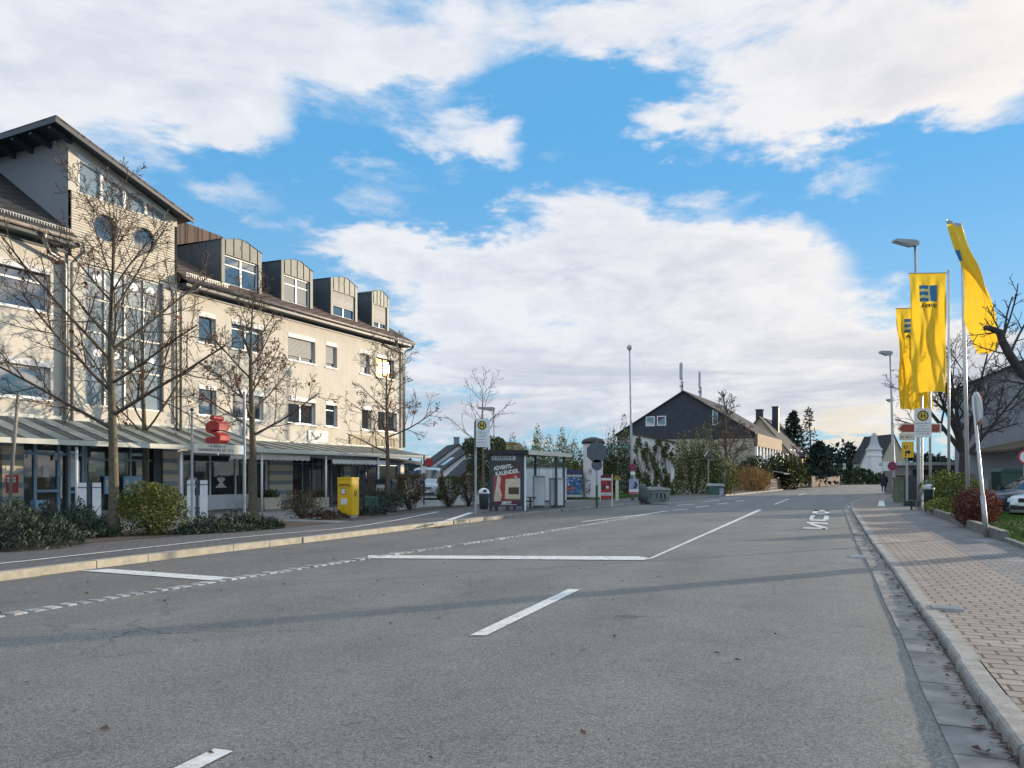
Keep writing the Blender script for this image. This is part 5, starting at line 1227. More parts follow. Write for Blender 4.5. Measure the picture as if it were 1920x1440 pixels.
# lit sign box and parasols on the terrace
def signbox(px, py, dist, w, h, label):
    p = AT(px, py, dist); t = thing('sign_box', label, 'sign', p); m = MB(); m.box(-w / 2, w / 2, -.1, .1, 0, h, Fr(p)); m.build('panel', 'globe_lamp', t); m = MB(); m.path([p + Vector((0, 0, -2.2)), p + Vector((0, 0, .05))], .05, 6); m.path([p + Vector((0, .02, -2.1)), p + Vector((-.5, .8, -2.1))], .03, 5); m.build('bracket', 'dark_frame', t)
signbox(1470, 868, 90, 1.0, 1.1, 'white lit sign box on a post before the ochre house')
p = G(1452, 915); p = AT(1452, 913, 84); p.z = 0
t = thing('terrace_awning', 'blue and grey awning over the terrace tables by the round evergreen', 'awning', p); m = MB()
for x in (-1.3, 1.2): m.path([p + Vector((x, 0, 0)), p + Vector((x, 0, 2.0))], .05, 6)
m.build('posts', 'white_metal', t); m = MB(); m.add([p + Vector((-1.6, -.6, 1.7)), p + Vector((1.5, -.6, 1.7)), p + Vector((1.4, .8, 2.5)), p + Vector((-1.5, .8, 2.5)), p + Vector((-1.6, -.62, 1.35)), p + Vector((1.5, -.62, 1.35))], [(0, 1, 2, 3), (0, 1, 5, 4)]); m.build('cloth', 'navy', t)
# picket fence and low wall along the far pavement
def picket(label, A, B, h, mt, n, name='picket_fence', base=None, w=.09, cat='fence'):
    A, B = Vector(A), Vector(B); d = (B - A); L = d.length; d.normalize(); fr = Fr(A, d, (-d.y, d.x, 0)); t = thing(name, label, cat, A.lerp(B, .5)); m = MB()
    for k in range(n): x = L * (k + .5) / n; m.prism([(x - w / 2, .08), (x + w / 2, .08), (x + w / 2, h - .08), (x, h), (x - w / 2, h - .08)], -.02, .0, fr)
    m.build('pickets', mt, t); m = MB()
    for z in (h * .25, h * .75): m.box(0, L, .001, .04, z - .04, z + .04, fr)
    m.build('rails', mt, t)
    m = MB()
    for k in range(int(L / 2.5) + 1): m.box(k * 2.5 - .06, k * 2.5 + .06, .041, .14, 0, h + .05, fr)
    m.build('posts', mt, t)
    if base:
        m = MB(); m.box(0, L, -.05, .25, 0, base, fr); m.build('plinth', 'concrete', t)
    return t
picket('grey picket fence before the terrace of the long low house', G(1432, 921.5), G(1500, 914.7), 1.25, 'grey_wood', 56, w=.2)
picket('brown weathered fence along the bend past the ochre house', (38.2, 98, 0), (52, 122, 0), 1.5, 'brown_wood', 60, w=.3)
# --- dark sloping roofs left of the bus stop
def roofhouse(label, A, B, dist, ze, zr, dep, wallm, roofm, sky=0):
    """house seen along its eaves: A and B picture columns of its front"""
    xa, xb = (A - CX) / F * dist, (B - CX) / F * dist; fr = Fr((xa, dist, 0)); w = xb - xa
    t = thing('town_house', label, 'house', fr(w / 2, dep / 2, 0)); m = MB(); m.box(0, w, 0, dep, -.2, ze, fr); m.build('wall', wallm, t)
    m = MB(); m.add([fr(-.4, -.5, ze - .25), fr(w + .4, -.5, ze - .25), fr(w + .4, dep / 2, zr), fr(-.4, dep / 2, zr), fr(w + .4, dep + .5, ze - .25), fr(-.4, dep + .5, ze - .25)], [(0, 1, 2, 3), (3, 2, 4, 5)]); m.build('roof', roofm, t)
    m = MB(); m.poly([fr(0, 0, ze), fr(0, dep, ze), fr(0, dep / 2, zr - .1)]); m.poly([fr(w, 0, ze), fr(w, dep, ze), fr(w, dep / 2, zr - .1)]); m.build('gable', wallm, t)
    return t, fr, w
# gable-end houses turned three quarters so that their long roofs rise to the right, as seen over the hedges
def tilted(label, px, dist, deg, w, d, he, hr, wallm, roofm, chim=None, skyl=False):
    p = AT(px, 900, dist); p.z = 0; fr = Fr.rot(p, deg); t = house('town_house', label, fr, w, d, he, hr, wallm, roofm, ov=.5)
    if chim: chimney(t, fr, w * chim[0], d * chim[1], hr - 1.5, hr + .8, .5, 'plaster_grey')
    if skyl:
        m = MB(); sl = (hr - he) / (w / 2)
        for y in (.3, .5):
            x0, x1 = w * .16, w * .3; m.add([fr(x0, d * y, he + x0 * sl + .2), fr(x0, d * y + .9, he + x0 * sl + .2), fr(x1, d * y + .9, he + x1 * sl + .2), fr(x1, d * y, he + x1 * sl + .2)], [(0, 1, 2, 3)])
        m.build('skylight', 'stair_glass', t)
    return t
tilted('house with a long dark roof and skylights behind the silver van', 816, 70, 18, 7.3, 4.6, 1.45, 4.1, 'plaster_white', 'dark_tiles', (.48, .35), True)
tilted('dark roofed house second in line behind the silver van', 784, 80, 18, 8.6, 5.0, 1.5, 4.75, 'plaster_white', 'dark_tiles', (.52, .3))
tilted('small brown gabled house behind the bus shelter', 909, 100, -25, 3.4, 7, 3.6, 5.9, 'plaster_tan', 'dark_tiles', (.05, .2))
tilted('white bungalow beside the dark roofs, past the hedge columns', 872, 62, 20, 2.2, 4, 1.7, 2.7, 'plaster_white', 'dark_tiles')
# --- far houses at the end of the road
def farhouse(label, pxl, pxr, dist, ye, ya, wallm, roofm, dep=10, wins=2, deg=0):
    xa = (pxl - CX) / F * dist; w = (pxr - pxl) / F * dist; fr = Fr.rot((xa, dist, 0), deg)
    t = house('town_house', label, fr, w, dep, AT(0, ye, dist).z, AT(0, ya, dist).z, wallm, roofm)
    for k in range(wins): x = w * (k + .5) / wins; hwin(t, fr, x - .4, x + .4, 3.2, 4.6, 1); 
    return t
farhouse('white far house with a steep brown roof', 1612, 1641, 150, 874, 840, 'plaster_white', 'roof_tiles', 12, 1, -23)
farhouse('far house with a dark blue grey roof behind the lamp post', 1652, 1700, 170, 862, 815, 'plaster_tan', 'dark_tiles', 12, 2, 4)
farhouse('far grey house beside the pine at the bend', 1556, 1598, 190, 893, 878, 'plaster_grey', 'dark_tiles', 12, 2, 15)
farhouse('far green roofed house low beside the white one', 1590, 1622, 160, 900, 874, 'plaster_grey', 'box_green', 10, 0, -20)
# small white tower with a curved cap
p = AT(1647, 912, 135); p.z = 0; t = thing('white_tower', 'white square tower with a flared cap and spire', 'tower', p)
m = MB(); m.box(-.92, .92, .68, 2.52, -.2, 6.0, Fr(p)); m.build('wall', 'plaster_white', t)
m = MB(); fr = Fr(p + Vector((0, 1.6, 0)))
prof = [(1.05, 6.0), (1.05, 6.2), (.78, 6.6), (.56, 7.2), (.44, 8.0), (.34, 8.8), (.1, 9.2)]
for (r0_, z0_), (r1_, z1_) in zip(prof, prof[1:]):
    m.add([fr(sx * r0_, sy * r0_, z0_) for sx, sy in ((-1, -1), (1, -1), (1, 1), (-1, 1))] + [fr(sx * r1_, sy * r1_, z1_) for sx, sy in ((-1, -1), (1, -1), (1, 1), (-1, 1))], [(0, 1, 5, 4), (1, 2, 6, 5), (2, 3, 7, 6), (3, 0, 4, 7)])
m.build('cap', 'cabinet', t); m = MB(); m.box(-1.02, 1.02, .58, 2.62, 5.0, 5.25, Fr(p)); m.build('cornice', 'plaster_white', t)
# --- grey house on this side with its blank gable to the road
fr = Fr.rot((AT(1790, 900, 55).x, 55, 0), -30); w = 9.5
gh = house('grey_house', 'large grey house with a blank gable wall behind the car park', fr, w + 2.5, 16, AT(0, 733, 55).z, AT(0, 690, 55).z + .9, 'plaster_grey', 'dark_tiles', ov=.3)
f = MB(); q = AT(1895, 842, 50); f.add([q + Vector((0, 0, 0)), q + Vector((3.4, 0, .9)), q + Vector((3.4, 4.5, .9)), q + Vector((0, 4.5, 0)), q + Vector((0, 0, -.14)), q + Vector((3.4, 0, .76)), q + Vector((3.4, 4.5, .76)), q + Vector((0, 4.5, -.14))], [(0, 1, 2, 3), (7, 6, 5, 4), (0, 1, 5, 4), (0, 3, 7, 4)])
f.add([q + Vector((.5, .5, 0)), q + Vector((.62, .5, -.02)), q + Vector((1.55, .5, -1.5)), q + Vector((1.43, .5, -1.5))], [(0, 1, 2, 3)]); f.build('porch_roof', 'brown_wood', gh)
# flat annexe with dark glazing and its lattice fence
p = AT(1704, 900, 60); fr = Fr((p.x, 60, 0)); t = thing('flat_annexe', 'flat roofed annexe with dark openings behind the stop sign post', 'annexe', fr(2.4, 2, 0))
m = MB(); m.box(0, 5.0, 0, 4, 0, 2.3, fr); m.build('wall', 'grey_wood', t); m = MB(); m.box(-.3, 5.3, -.4, 4.3, 2.3, 2.55, fr); m.build('roof_edge', 'cabinet', t)
m = MB(); m.box(.3, 4.7, -.03, -.005, .5, 2.0, fr); m.build('opening', 'black', t)
def lattice(label, A, B, h, wall=0):
    A, B = Vector(A), Vector(B); d = (B - A); L = d.length; d.normalize(); fr = Fr(A, d, (-d.y, d.x, 0)); t = thing('lattice_fence', label, 'fence', A.lerp(B, .5)); m = MB(); n = int(L / .16)
    m.box(0, L, .03, .05, .12, h - .05, fr); m.build('backing', 'dark_frame', t); m = MB()
    for k in range(-int(h / .16), n):
        for s_ in (1, -1):
            x0 = k * .16; z0, z1 = .12, h - .05; xa, xb = (x0, x0 + (z1 - z0)) if s_ > 0 else (x0 + (z1 - z0), x0)
            pts = []
            xs = sorted((xa, xb))
            if xs[0] < 0 or xs[1] > L: continue
            y = -.004 if s_ > 0 else .012
            m.add([fr(xa - .016, y, z0), fr(xa + .016, y, z0), fr(xb + .016, y, z1), fr(xb - .016, y, z1)], [(0, 1, 2, 3)])
    m.build('lattice', 'brown_wood', t); m = MB()
    m.box(0, L, -.02, .06, h - .05, h, fr); m.box(0, L, -.02, .06, .06, .118, fr)
    for k in range(int(L / 1.5) + 1): m.box(k * 1.5 - .04, k * 1.5 + .04, -.03, .029, 0, h + .02, fr)
    m.build('frame', 'brown_wood', t)
lattice('dark lattice fence panels between the detour sign and the litter bin', (20.9, 41.8, .05), (24.6, 41.4, .05), 1.45); lattice('dark lattice fence panel behind the red barberry shrubs', AT(1818, 950, 38) * 1 + Vector((0, 0, -.3)), AT(1842, 950, 38) + Vector((0, 0, -.3)), 1.5)
m = MB(); p = AT(1680, 940, 40); fr = Fr((p.x + .05, 40, .1)); m.box(0, .36, 0, .4, 0, 1.2, fr); m.box(-.04, .4, -.04, .44, 1.2, 1.3, fr); m.build('stone_pillar', 'moss_stone', **tag('mossy stone gate pillar beside the lattice fence', 'pillar'))
# ================================================================== STREET OBJECTS
def post(mb, p, h, r, n=10, m=0, z0=-.05): mb.path([Vector((p.x, p.y, p.z + z0)), Vector((p.x, p.y, p.z + h))], r, n, m)
# yellow post box
p = G(653, 970, Z); fr = Fr.rot(p, -20); t = thing('post_box', 'large yellow post box with a black horn emblem on its side', 'post box', p)
m = MB(); w, d, h = .26, .22, 1.24
m.prism([(-w, .08), (w, .08), (w, h), (-w, h)], -d, d, fr); m.prism([(-w - .015, h), (w + .015, h), (w - .01, h + .06), (-w + .01, h + .06)], -d - .015, d + .015, fr); m.build('body', 'post_yellow', t)
m = MB(); m.box(-w + .02, w - .02, -d + .02, d - .02, -.02, .08, fr); m.build('foot', 'concrete', t)
m = MB(); m.box(-w + .02, w - .02, -d - .012, -d - .002, .12, 1.02, fr); m.box(-w + .03, w - .03, -d - .05, -d - .002, 1.05, 1.14, fr); m.build('door', 'post_yellow', t)
m = MB(); m.box(-w + .05, w - .05, -d - .052, -d - .0505, 1.06, 1.085, fr); m.build('slot', 'black', t)
m = MB(); m.box(-.12, .05, -d - .018, -d - .013, .74, .95, fr); m.build('plate_frame', 'wood', t)
m = MB(); m.box(-.10, .03, -d - .023, -d - .0185, .765, .925, fr); m.build('notice', 'paper', t); m = MB(); m.box(-.13, .10, -d - .02, -d - .013, .42, .62, fr); m.build('notice', 'paper', t)
m = MB(); sf = Fr(fr(w, 0, 0), fr.y, fr.x)
R0 = [(.075 * math.cos(a) * 1.0, .80 + .075 * math.sin(a)) for a in [math.radians(150 + 240 * k / 16) for k in range(17)]]; R1 = [(.05 * math.cos(a) * .9, .81 + .05 * math.sin(a)) for a in [math.radians(150 + 240 * k / 16) for k in range(17)]]
for k in range(16): m.poly([sf(R0[k][0], .004, R0[k][1]), sf(R0[k + 1][0], .004, R0[k + 1][1]), sf(R1[k + 1][0], .004, R1[k + 1][1]), sf(R1[k][0], .004, R1[k][1])])
m.poly([sf(.03, .004, .84), sf(.09, .004, .90), sf(.10, .004, .86), sf(.07, .004, .80)]); m.poly([sf(-.09, .004, .88), sf(-.03, .004, .87), sf(-.05, .004, .82)]); m.poly([sf(-.08, .004, .69), sf(.08, .004, .69), sf(.05, .004, .715), sf(-.05, .004, .715)])
m.build('horn_emblem', 'black', t)
# twin white panels on dark posts
def twin(label, px, py, h, grp):
    p = G(px, py, Z); fr = Fr.rot(p, 20); t = thing('twin_panel_sign', label, 'sign', p, grp)
    for s_ in (-1, 1):
        m = MB(); m.box(s_ * .17 - .10, s_ * .17 + .10, -.03, .03, .18, h, fr); m.build('panel', 'white_metal', t)
        m = MB(); m.box(s_ * .17 - .104, s_ * .17 + .104, -.034, .034, h - .14, h - .115, fr); m.build('band', 'dark_frame', t)
    m = MB()
    for x in (-.0,): m.box(x - .03, x + .03, -.035, .035, -.05, h + .04, fr)
    m.box(-.08, .08, -.02, .02, h - .35, h - .3, fr); m.box(-.08, .08, -.02, .02, .4, .45, fr); m.build('post', 'dark_frame', t)
twin('pair of narrow white panels on a dark post before the bank entrance', 168, 987, 1.16, 'twin white panel signs'); twin('pair of narrow white panels on a dark post before the emblem windows', 370, 981, 1.22, 'twin white panel signs')
# leaning pole
m = MB(); a = G(14, 985, Z); b = AT(34, 738, a.y - .2); m.path([a - Vector((0, 0, .1)), a.lerp(b, .5), b], [.05, .047, .042], 8); m.build('leaning_pole', 'grey_wood', smooth=True, **tag('weathered grey pole leaning before the bank entrance', 'pole'))
# bin by the doors
p = BF(-20.15, .35, .1); fr = Fr(p, FE, -FN); t = thing('waste_bin', 'small light blue bin with an oval slot beside the bank doors', 'bin', p)
m = MB(); m.box(-.17, .17, -.13, .13, 0, .62, fr); m.build('body', 'light_blue', t); m = MB(); m.disc(fr(0, -.134, .48), FN, .05, 16, rx=1.7); m.build('slot', 'black', t)
p = BF(-20.75, .4, .1); fr = Fr(p, FE, -FN); m = MB(); m.lathe([(.14, 0), (.17, .5), (.18, .52), (.10, .62), (.02, .63)], fr, 14); m.build('dark_bin', 'bin_grey', smooth=True, **tag('rounded dark grey bin between the red poster and the light blue bin', 'bin'))
# posts with the name board and the red letter sign
pa = G(360, 985, Z); pb = G(458, 978, Z); t = thing('name_board', 'cream name board slung between two steel posts', 'sign', pa.lerp(pb, .5))
za = AT(360, 770, pa.y).z; zb = AT(458, 735, pb.y).z
m = MB(); m.path([pa - Vector((0, 0, .05)), Vector((pa.x, pa.y, za))], .034, 10); m.build('post', 'galv', t); m = MB(); m.path([pb - Vector((0, 0, .05)), Vector((pb.x, pb.y, zb))], .045, 10); m.build('post', 'galv', t)
m = MB(); m.lathe([(.01, -.03), (.05, 0), (.05, .05), (.01, .08)], Fr((pa.x, pa.y, za)), 10); m.build('finial', 'dark_frame', t)
dx = (pb - pa); L = dx.length; dx.normalize(); fr = Fr((pa.x, pa.y, 0), dx, (-dx.y, dx.x, 0)); z0 = AT(360, 849, pa.y).z; z1 = AT(360, 831, pa.y).z
m = MB(); m.box(.03, L * .9, -.03, .03, z0, z1, fr); m.build('board', 'sign_cream', t); m = MB(); m.box(L * .9, L - .05, -.028, .028, z0, z1, fr); m.build('end_panel', 'light_blue', t)
m = MB(); rg = random.Random(2); lf = Fr(fr.o, fr.x, -fr.y); scribble(m, lf, L * .28, L * .62, z0 + .17, .07, rg, lift=.034); scribble(m, lf, L * .10, L * .78, z0 + .06, .075, rg, lift=.034); m.build('lettering', 'dark_frame', t)
# red S-shaped emblem with a dot, standing on its own arm off the facade
p = BF(-13.9, 2.62, 2.55); p = AT(408, 832, 24.2); t = thing('red_emblem', 'red three dimensional S shaped emblem with a dot above the name board', 'sign', p); fr = Fr.rot(p, -18)
m = MB(); Sx = [(-.26, .02), (.10, .0), (.28, .10), (.30, .24), (.16, .34), (-.06, .37), (-.06, .42), (.24, .42), (.26, .62), (.14, .70), (-.08, .72), (-.24, .62), (-.27, .46), (-.20, .34), (.02, .27), (.08, .24), (.07, .20), (-.26, .19)]
m.prism(Sx, -.24, .24, fr); m.build('letter', 'sign_red', t); m = MB(); m.lathe([(.08, -.24), (.08, .24)], Fr(fr(-.02, 0, .80), fr.x, fr.z, fr.y), 16); m.build('dot', 'sign_red', t)
m = MB(); m.path([fr(0, 0, -.03), fr(0, 0, .05)], .03, 8); m.path([fr(0, .0, -.35), fr(0, .0, .05)], .03, 8); m.build('mast', 'galv', t)
# planters
def planter(label, px, py, w, h, green, seed):
    p = G(px, py, Z); fr = Fr(p, FE, -FN); t = thing('planter', label, 'planter', p); m = MB(); m.prism([(-w * .92, 0), (w * .92, 0), (w, h), (-w, h)], -.28, .28, fr); m.build('box', 'planter', t)
    m = MB(); m.box(-w + .05, w - .05, -.24, .24, h, h + .01, fr); m.build('soil', 'soil', t)
    rg = random.Random(seed); m = MB()
    for k in range(520):
        c = fr(rg.uniform(-w, w) * .9, rg.uniform(-.25, .25), h + rg.random() ** 1.5 * .28); a = (rdir(rg) + Vector((0, 0, .5))).normalized(); leaf(m, c, a, a.cross(rdir(rg)).normalized(), rg.uniform(.06, .14), .5)
    m.build('plants', green, t)
planter('stone planter box with fresh green plants by the slim trunk', 502, 955, .48, .48, 'leaf_ivy', 3); planter('stone planter box with withered plants beside the post box', 596, 951, .42, .42, 'leaf_hedge', 4)
# dumpsters and green box by the corner
p = G(715, 945, Z); p = Vector((-6.0, 35.4, Z)); fr = Fr.rot(p, -8); t = thing('wheelie_bin', 'black four wheeled bin with a pale sticker at the building corner', 'bin', p)
m = MB(); m.prism([(-.56, .2), (.56, .2), (.64, 1.05), (-.64, 1.05)], -.42, .42, fr); m.build('body', 'bin_grey', t); m = MB(); m.prism([(-.68, 1.05), (.68, 1.05), (.60, 1.2), (-.60, 1.2)], -.47, .47, fr); m.build('lid', 'black', t); m = MB(); m.box(-.1, .28, -.455, -.445, .65, .95, fr); m.build('sticker', 'sign_cream', t)
for x in (-.45, .45):
    for y in (-.3, .3):
        m = MB(); m.lathe([(.09, -.03), (.09, .03)], Fr(fr(x, y, .1), fr.y, fr.z, fr.x), 12); m.build('wheel', 'rubber', t)
p = G(700, 961, Z); fr = Fr.rot(p, -8); t = thing('grit_box', 'green grit box among the shrubs before the black bin', 'box', p); m = MB(); m.box(-.24, .24, -.2, .2, 0, .5, fr); m.build('body', 'box_green', t); m = MB(); m.prism([(-.26, .5), (.26, .5), (.26, .56), (-.26, .6)], -.22, .22, fr); m.build('lid', 'box_green', t)
# bus stop pillars
def H_face(par, fr, w, zc, r, lift, rg, rows, z0):
    m = MB(); N_ = Vector(fr.y); m.disc(fr(0, lift, zc), N_, r, 28); m.build('yellow_disc', 'h_yellow', par)
    m = MB(); m.disc(fr(0, lift + .003, zc), N_, r * 1.02, 28, r0=r * .78); text(m, 'H', Fr(fr(0, lift + .003, zc - r * .46), fr.x, fr.y, fr.z), r * .92, lift=.001); m.build('emblem', 'black', par)
    m = MB()
    for z, x0, x1, h in rows: scribble(m, fr, x0, x1, z, h, rg, lift=lift)
    m.build('timetable_lettering', 'dark_frame', par)
p = G(892, 963, Z); d = p.y; t = thing('bus_stop_sign', 'tall bus stop pillar with a yellow H disc beside the poster case', 'bus stop sign', p); fr = Fr.rot(p, 6)
zt, zb = AT(0, 785, d).z - Z, AT(0, 838, d).z - Z; pw = .52
m = MB(); m.box(-.04, .035, -.04, .04, -.05, zb, fr); m.build('post', 'galv', t)
m = MB(); m.prism([(-.06, zb - .12), (.0, zb - .15), (.0, zt), (-.05, zt - .12)], -.05, .12, fr); m.build('edge', 'sign_back', t)
m = MB(); m.box(.003, pw - .08, -.05, .1, zb, zt, fr); m.build('case', 'white_metal', t); m = MB(); m.box(pw - .08 + .002, pw - .01, -.06, .1, zb - .1, zt - .03, fr); m.build('rail', 'white_frame', t)
cf = Fr(fr((pw - .08) / 2, -.05, 0), fr.x, -fr.y); cz_ = zt - .24; rg = random.Random(9)
H_face(t, cf, pw, cz_, .155, .003, rg, [(zt - .50, -.18, .18, .035), (zt - .57, -.18, .18, .03), (zt - .66, -.1, .12, .04), (zt - .76, -.19, .19, .035), (zt - .86, -.19, .19, .035), (zt - .95, -.19, .17, .03)], 0)
# litter bins
def litter(label, p, deg, h=.86, lm='white_metal', bm='bin_grey'):
    fr = Fr.rot(p, deg); t = thing('litter_bin', label, 'litter bin', p); m = MB(); m.lathe([(.155, .12), (.19, h - .2), (.20, h - .18), (.19, h - .17)], fr, 16); m.build('body', bm, t, smooth=True)
    m = MB(); m.lathe([(.215, h - .17), (.22, h - .13), (.16, h - .02), (.08, h + .03), (.02, h + .04)], fr, 16); m.build('lid', lm, t, smooth=True); m = MB(); m.disc(fr(.03, -.20, h - .06), -fr.y + Vector((0, 0, .4)), .055, 14, rx=1.5); m.build('opening', 'black', t)
    m = MB(); m.box(-.03, .03, .19, .24, -.05, h, fr); m.build('post', 'galv', t)
litter('dark litter bin with a white hood on the bus stop pillar', G(902, 961, Z) + Vector((.1, .12, 0)), 5)
# bus shelter
p = G(918, 958, Z); q = G(984, 957.5, Z); ex = (q - p); Ws = ex.length; ex.normalize(); ey = Vector((-ex.y, ex.x, 0)); ey = Vector((.40, .9165, 0)); ex = Vector((.9165, -.40, 0)); ex = (q - p).normalized()
fr = Fr(p, ex, ey); t = thing('bus_shelter', 'dark framed bus shelter with an illuminated poster case at its near end', 'bus shelter', p + ey * 2)
H = AT(0, 851, p.y).z - Z; Ln = 4.6
def sb(name, mt, boxes):
    m = MB()
    for b in boxes: m.box(*b, fr)
    return m.build(name, mt, t)
sb('roof', 'black', [(-.12, Ws + .22, -.25, Ln + .2, H, H + .15)]); sb('roof_edge', 'sign_cream', [(Ws + .222, Ws + .26, -.2, Ln + .2, H - .02, H + .15)])
for x, y in ((0, .0), (Ws - .09, .0), (0, Ln), (Ws - .09, Ln), (0, Ln / 2), (Ws - .09, Ln * .98 - .9)):
    sb('post', 'dark_frame', [(x, x + .09, y - .045, y + .045, -.05, H)])
sb('white_edge', 'white_frame', [(Ws + .002, Ws + .05, -.05, .0, .0, H - .06)])
case = sb('poster_case', 'dark_frame', [(.10, Ws - .102, -.10, .10, .16, H - .03)])
sb('foot', 'dark_frame', [(.2, .3, -.06, .06, -.05, .16)]); sb('foot', 'dark_frame', [(Ws / 2 - .05, Ws / 2 + .05, -.06, .06, -.05, .16)])
pf = Fr(fr(0, -.10, 0), fr.x, -fr.y)
def px_(x): return (.14 + (x - .17) * 1.15) * Ws
def pz_(z): return (.10 + (z - .12) * 1.12) * H
def pp(name, mt, pts, lift): m = MB(); m.poly([pf(px_(x), lift, pz_(z)) for x, z in pts]); return m.build(name, mt, case)
pp('poster', 'poster_brown', [(.17, .12), (.83, .12), (.83, .80), (.17, .80)], .004)
pp('poster_heading', 'poster_dark', [(.17, .60), (.83, .655), (.83, .80), (.17, .80)], .0062)
pp('top_lettering_panel', 'cabinet', [(.13, .825), (.72, .825), (.72, .89), (.13, .89)], .003)
m = MB(); rg = random.Random(6); scribble(m, pf, Ws * .13, Ws * .72, H * .905, H * .05, rg, lift=.006); m.build('stop_name', 'dark_frame', case)
pp('poster_ribbon', 'poster_red', [(.32, .20), (.46, .20), (.47, .62), (.34, .64)], .006); pp('poster_band', 'poster_red', [(.40, .48), (.82, .52), (.82, .62), (.40, .60)], .0055)
pp('poster_figure', 'poster_cream', [(.19, .17), (.33, .17), (.38, .27), (.33, .40), (.35, .55), (.28, .60), (.25, .5), (.22, .36), (.19, .25)], .007)
pp('poster_box', 'poster_cream', [(.45, .22), (.83, .22), (.83, .54), (.47, .53)], .008); pp('poster_window', 'brown_wood', [(.54, .29), (.80, .29), (.80, .40), (.54, .40)], .010); pp('poster_foot', 'poster_plum', [(.17, .12), (.83, .12), (.83, .20), (.17, .18)], .009)
m = MB(); m.disc(pf(px_(.70), .012, pz_(.54)), pf.y, .10, 20, r0=.07); m.build('poster_seal', 'paper', case); m = MB(); m.disc(pf(px_(.70), .0115, pz_(.54)), pf.y, .07, 20); m.build('poster_seal_centre', 'cabinet', case)
m = MB(); tl = pf.x * math.cos(.14) + pf.z * math.sin(.14); tu = pf.z * math.cos(.14) - pf.x * math.sin(.14)
text(m, 'ADVENTS-', Fr(pf(px_(.42), .012, pz_(.685)), tl, pf.y, tu), .15, width=.74); text(m, 'KALENDER', Fr(pf(px_(.51), .012, pz_(.605)), tl, pf.y, tu), .15, width=.90); m.build('poster_lettering', 'paper', case); m = MB(); text(m, 'DEPOT', Fr(pf(px_(.5), .012, pz_(.145)), pf.x, pf.y, pf.z), .075, width=.38); m.build('poster_lettering', 'paper', case); m = MB(); m.box(px_(.34), px_(.74), .011, .013, pz_(.126), pz_(.132), pf); m.build('poster_underline', 'paper', case)
m = MB(); m.poly([fr(.045, .1, .3), fr(.045, Ln, .3), fr(.045, Ln, H - .05), fr(.045, .1, H - .05)]); m.build('side_pane', 'clear_glass', t); m = MB(); m.poly([fr(.1, Ln + .0, .3), fr(Ws - .1, Ln + .0, .3), fr(Ws - .1, Ln + .0, H - .05), fr(.1, Ln + .0, H - .05)]); m.build('end_pane', 'clear_glass', t)
sb('bench', 'dark_frame', [(.12, .5, .8, 3.6, .42, .46), (.28, .34, 1.0, 1.06, -.05, .42), (.28, .34, 3.3, 3.36, -.05, .42)])
sb('timetable_case', 'light_blue', [(.06, .12, 1.6, 2.6, .95, 1.75)])
# white cabinets beyond the shelter
def cabinet(label, p, w, d, h, deg, n=1):
    fr = Fr.rot(p, deg); t = thing('utility_cabinet', label, 'cabinet', p, 'pale utility cabinets by the shelter'); m = MB(); m.box(-w, w, -d, d, .06, h, fr); m.build('body', 'cabinet', t); m = MB(); m.box(-w + .02, w - .02, -d + .02, d - .02, -.05, .06, fr); m.build('plinth', 'dark_frame', t)
    m = MB(); m.box(-w - .02, w + .02, -d - .02, d + .02, h, h + .04, fr); m.build('lid', 'cabinet', t); m = MB()
    for k in range(n): m.box(-w + .03 + k * 2 * w / n, -w - .03 + (k + 1) * 2 * w / n, -d - .012, -d - .002, .1, h - .05, fr)
    m.build('doors', 'white_metal', t)
cabinet('pale grey cabinet seen through the shelter glass', G(1010, 951, Z), .24, .2, 1.32, 5); cabinet('double doored pale cabinet standing past the shelter', G(1043, 950.5, Z), .28, .2, 1.22, 5, 2)
cabinet('wide white cabinet behind the shelter bench', Vector((1.75, 40.5, Z)), 1.1, .25, 1.75, 5, 3)
# picture column and recycling container with a painted front
p = Vector((3.35, 44.6, Z)); fr = Fr.rot(p, 6); t = thing('glass_bank', 'recycling container with a blue painted front and purple hood', 'container', p); w = .62
m = MB(); m.box(-w, w, -.5, .5, .12, 1.45, fr); m.build('body', 'poster_green', t); m = MB(); m.prism([(-w - .2, 1.45), (w, 1.45), (w - .05, 1.68), (-.2, 1.74), (-w - .1, 1.6)], -.54, .54, fr); m.build('hood', 'navy', t)
m = MB(); m.box(-w - .3, -w - .003, -.52, .4, .95, 1.5, fr); m.build('side_hood', 'purple', t)
m = MB(); m.box(-w + .03, w - .03, -.512, -.502, .35, 1.3, fr); pic = m.build('picture', 'poster_blue', t); m = MB(); m.box(-w, w, -.515, -.505, 1.3, 1.43, fr); m.box(-w, w + .06, -.53, -.505, .13, .28, fr); m.build('white_bands', 'cabinet', t)
m = MB(); rg = random.Random(5)
for k in range(14):
    x, z = rg.uniform(-.45, .1), rg.uniform(.45, .72); m.add([fr(x - .09, -.5145, z), fr(x + .1, -.5145, z - .03), fr(x + .06, -.5145, z + .1), fr(x - .04, -.5145, z + .08)], [(0, 1, 2, 3)])
m.build('picture_roofs', 'poster_orange', t); m = MB()
for k in range(12):
    x, z = rg.uniform(-.5, .45), rg.uniform(.75, 1.2); m.add([fr(x - .06, -.514, z), fr(x + .08, -.514, z + .01), fr(x + .03, -.514, z + .05), fr(x - .03, -.514, z + .04)], [(0, 1, 2, 3)])
m.build('picture_clouds', 'paper', t)
p = G(1112, 936, Z); t = thing('advertising_column', 'tall white advertising column with a dark cap and faded scrawl', 'advertising column', p); d = p.y; h = AT(0, 832, d).z - Z; r = (1131 - 1094) / 2 / F * d
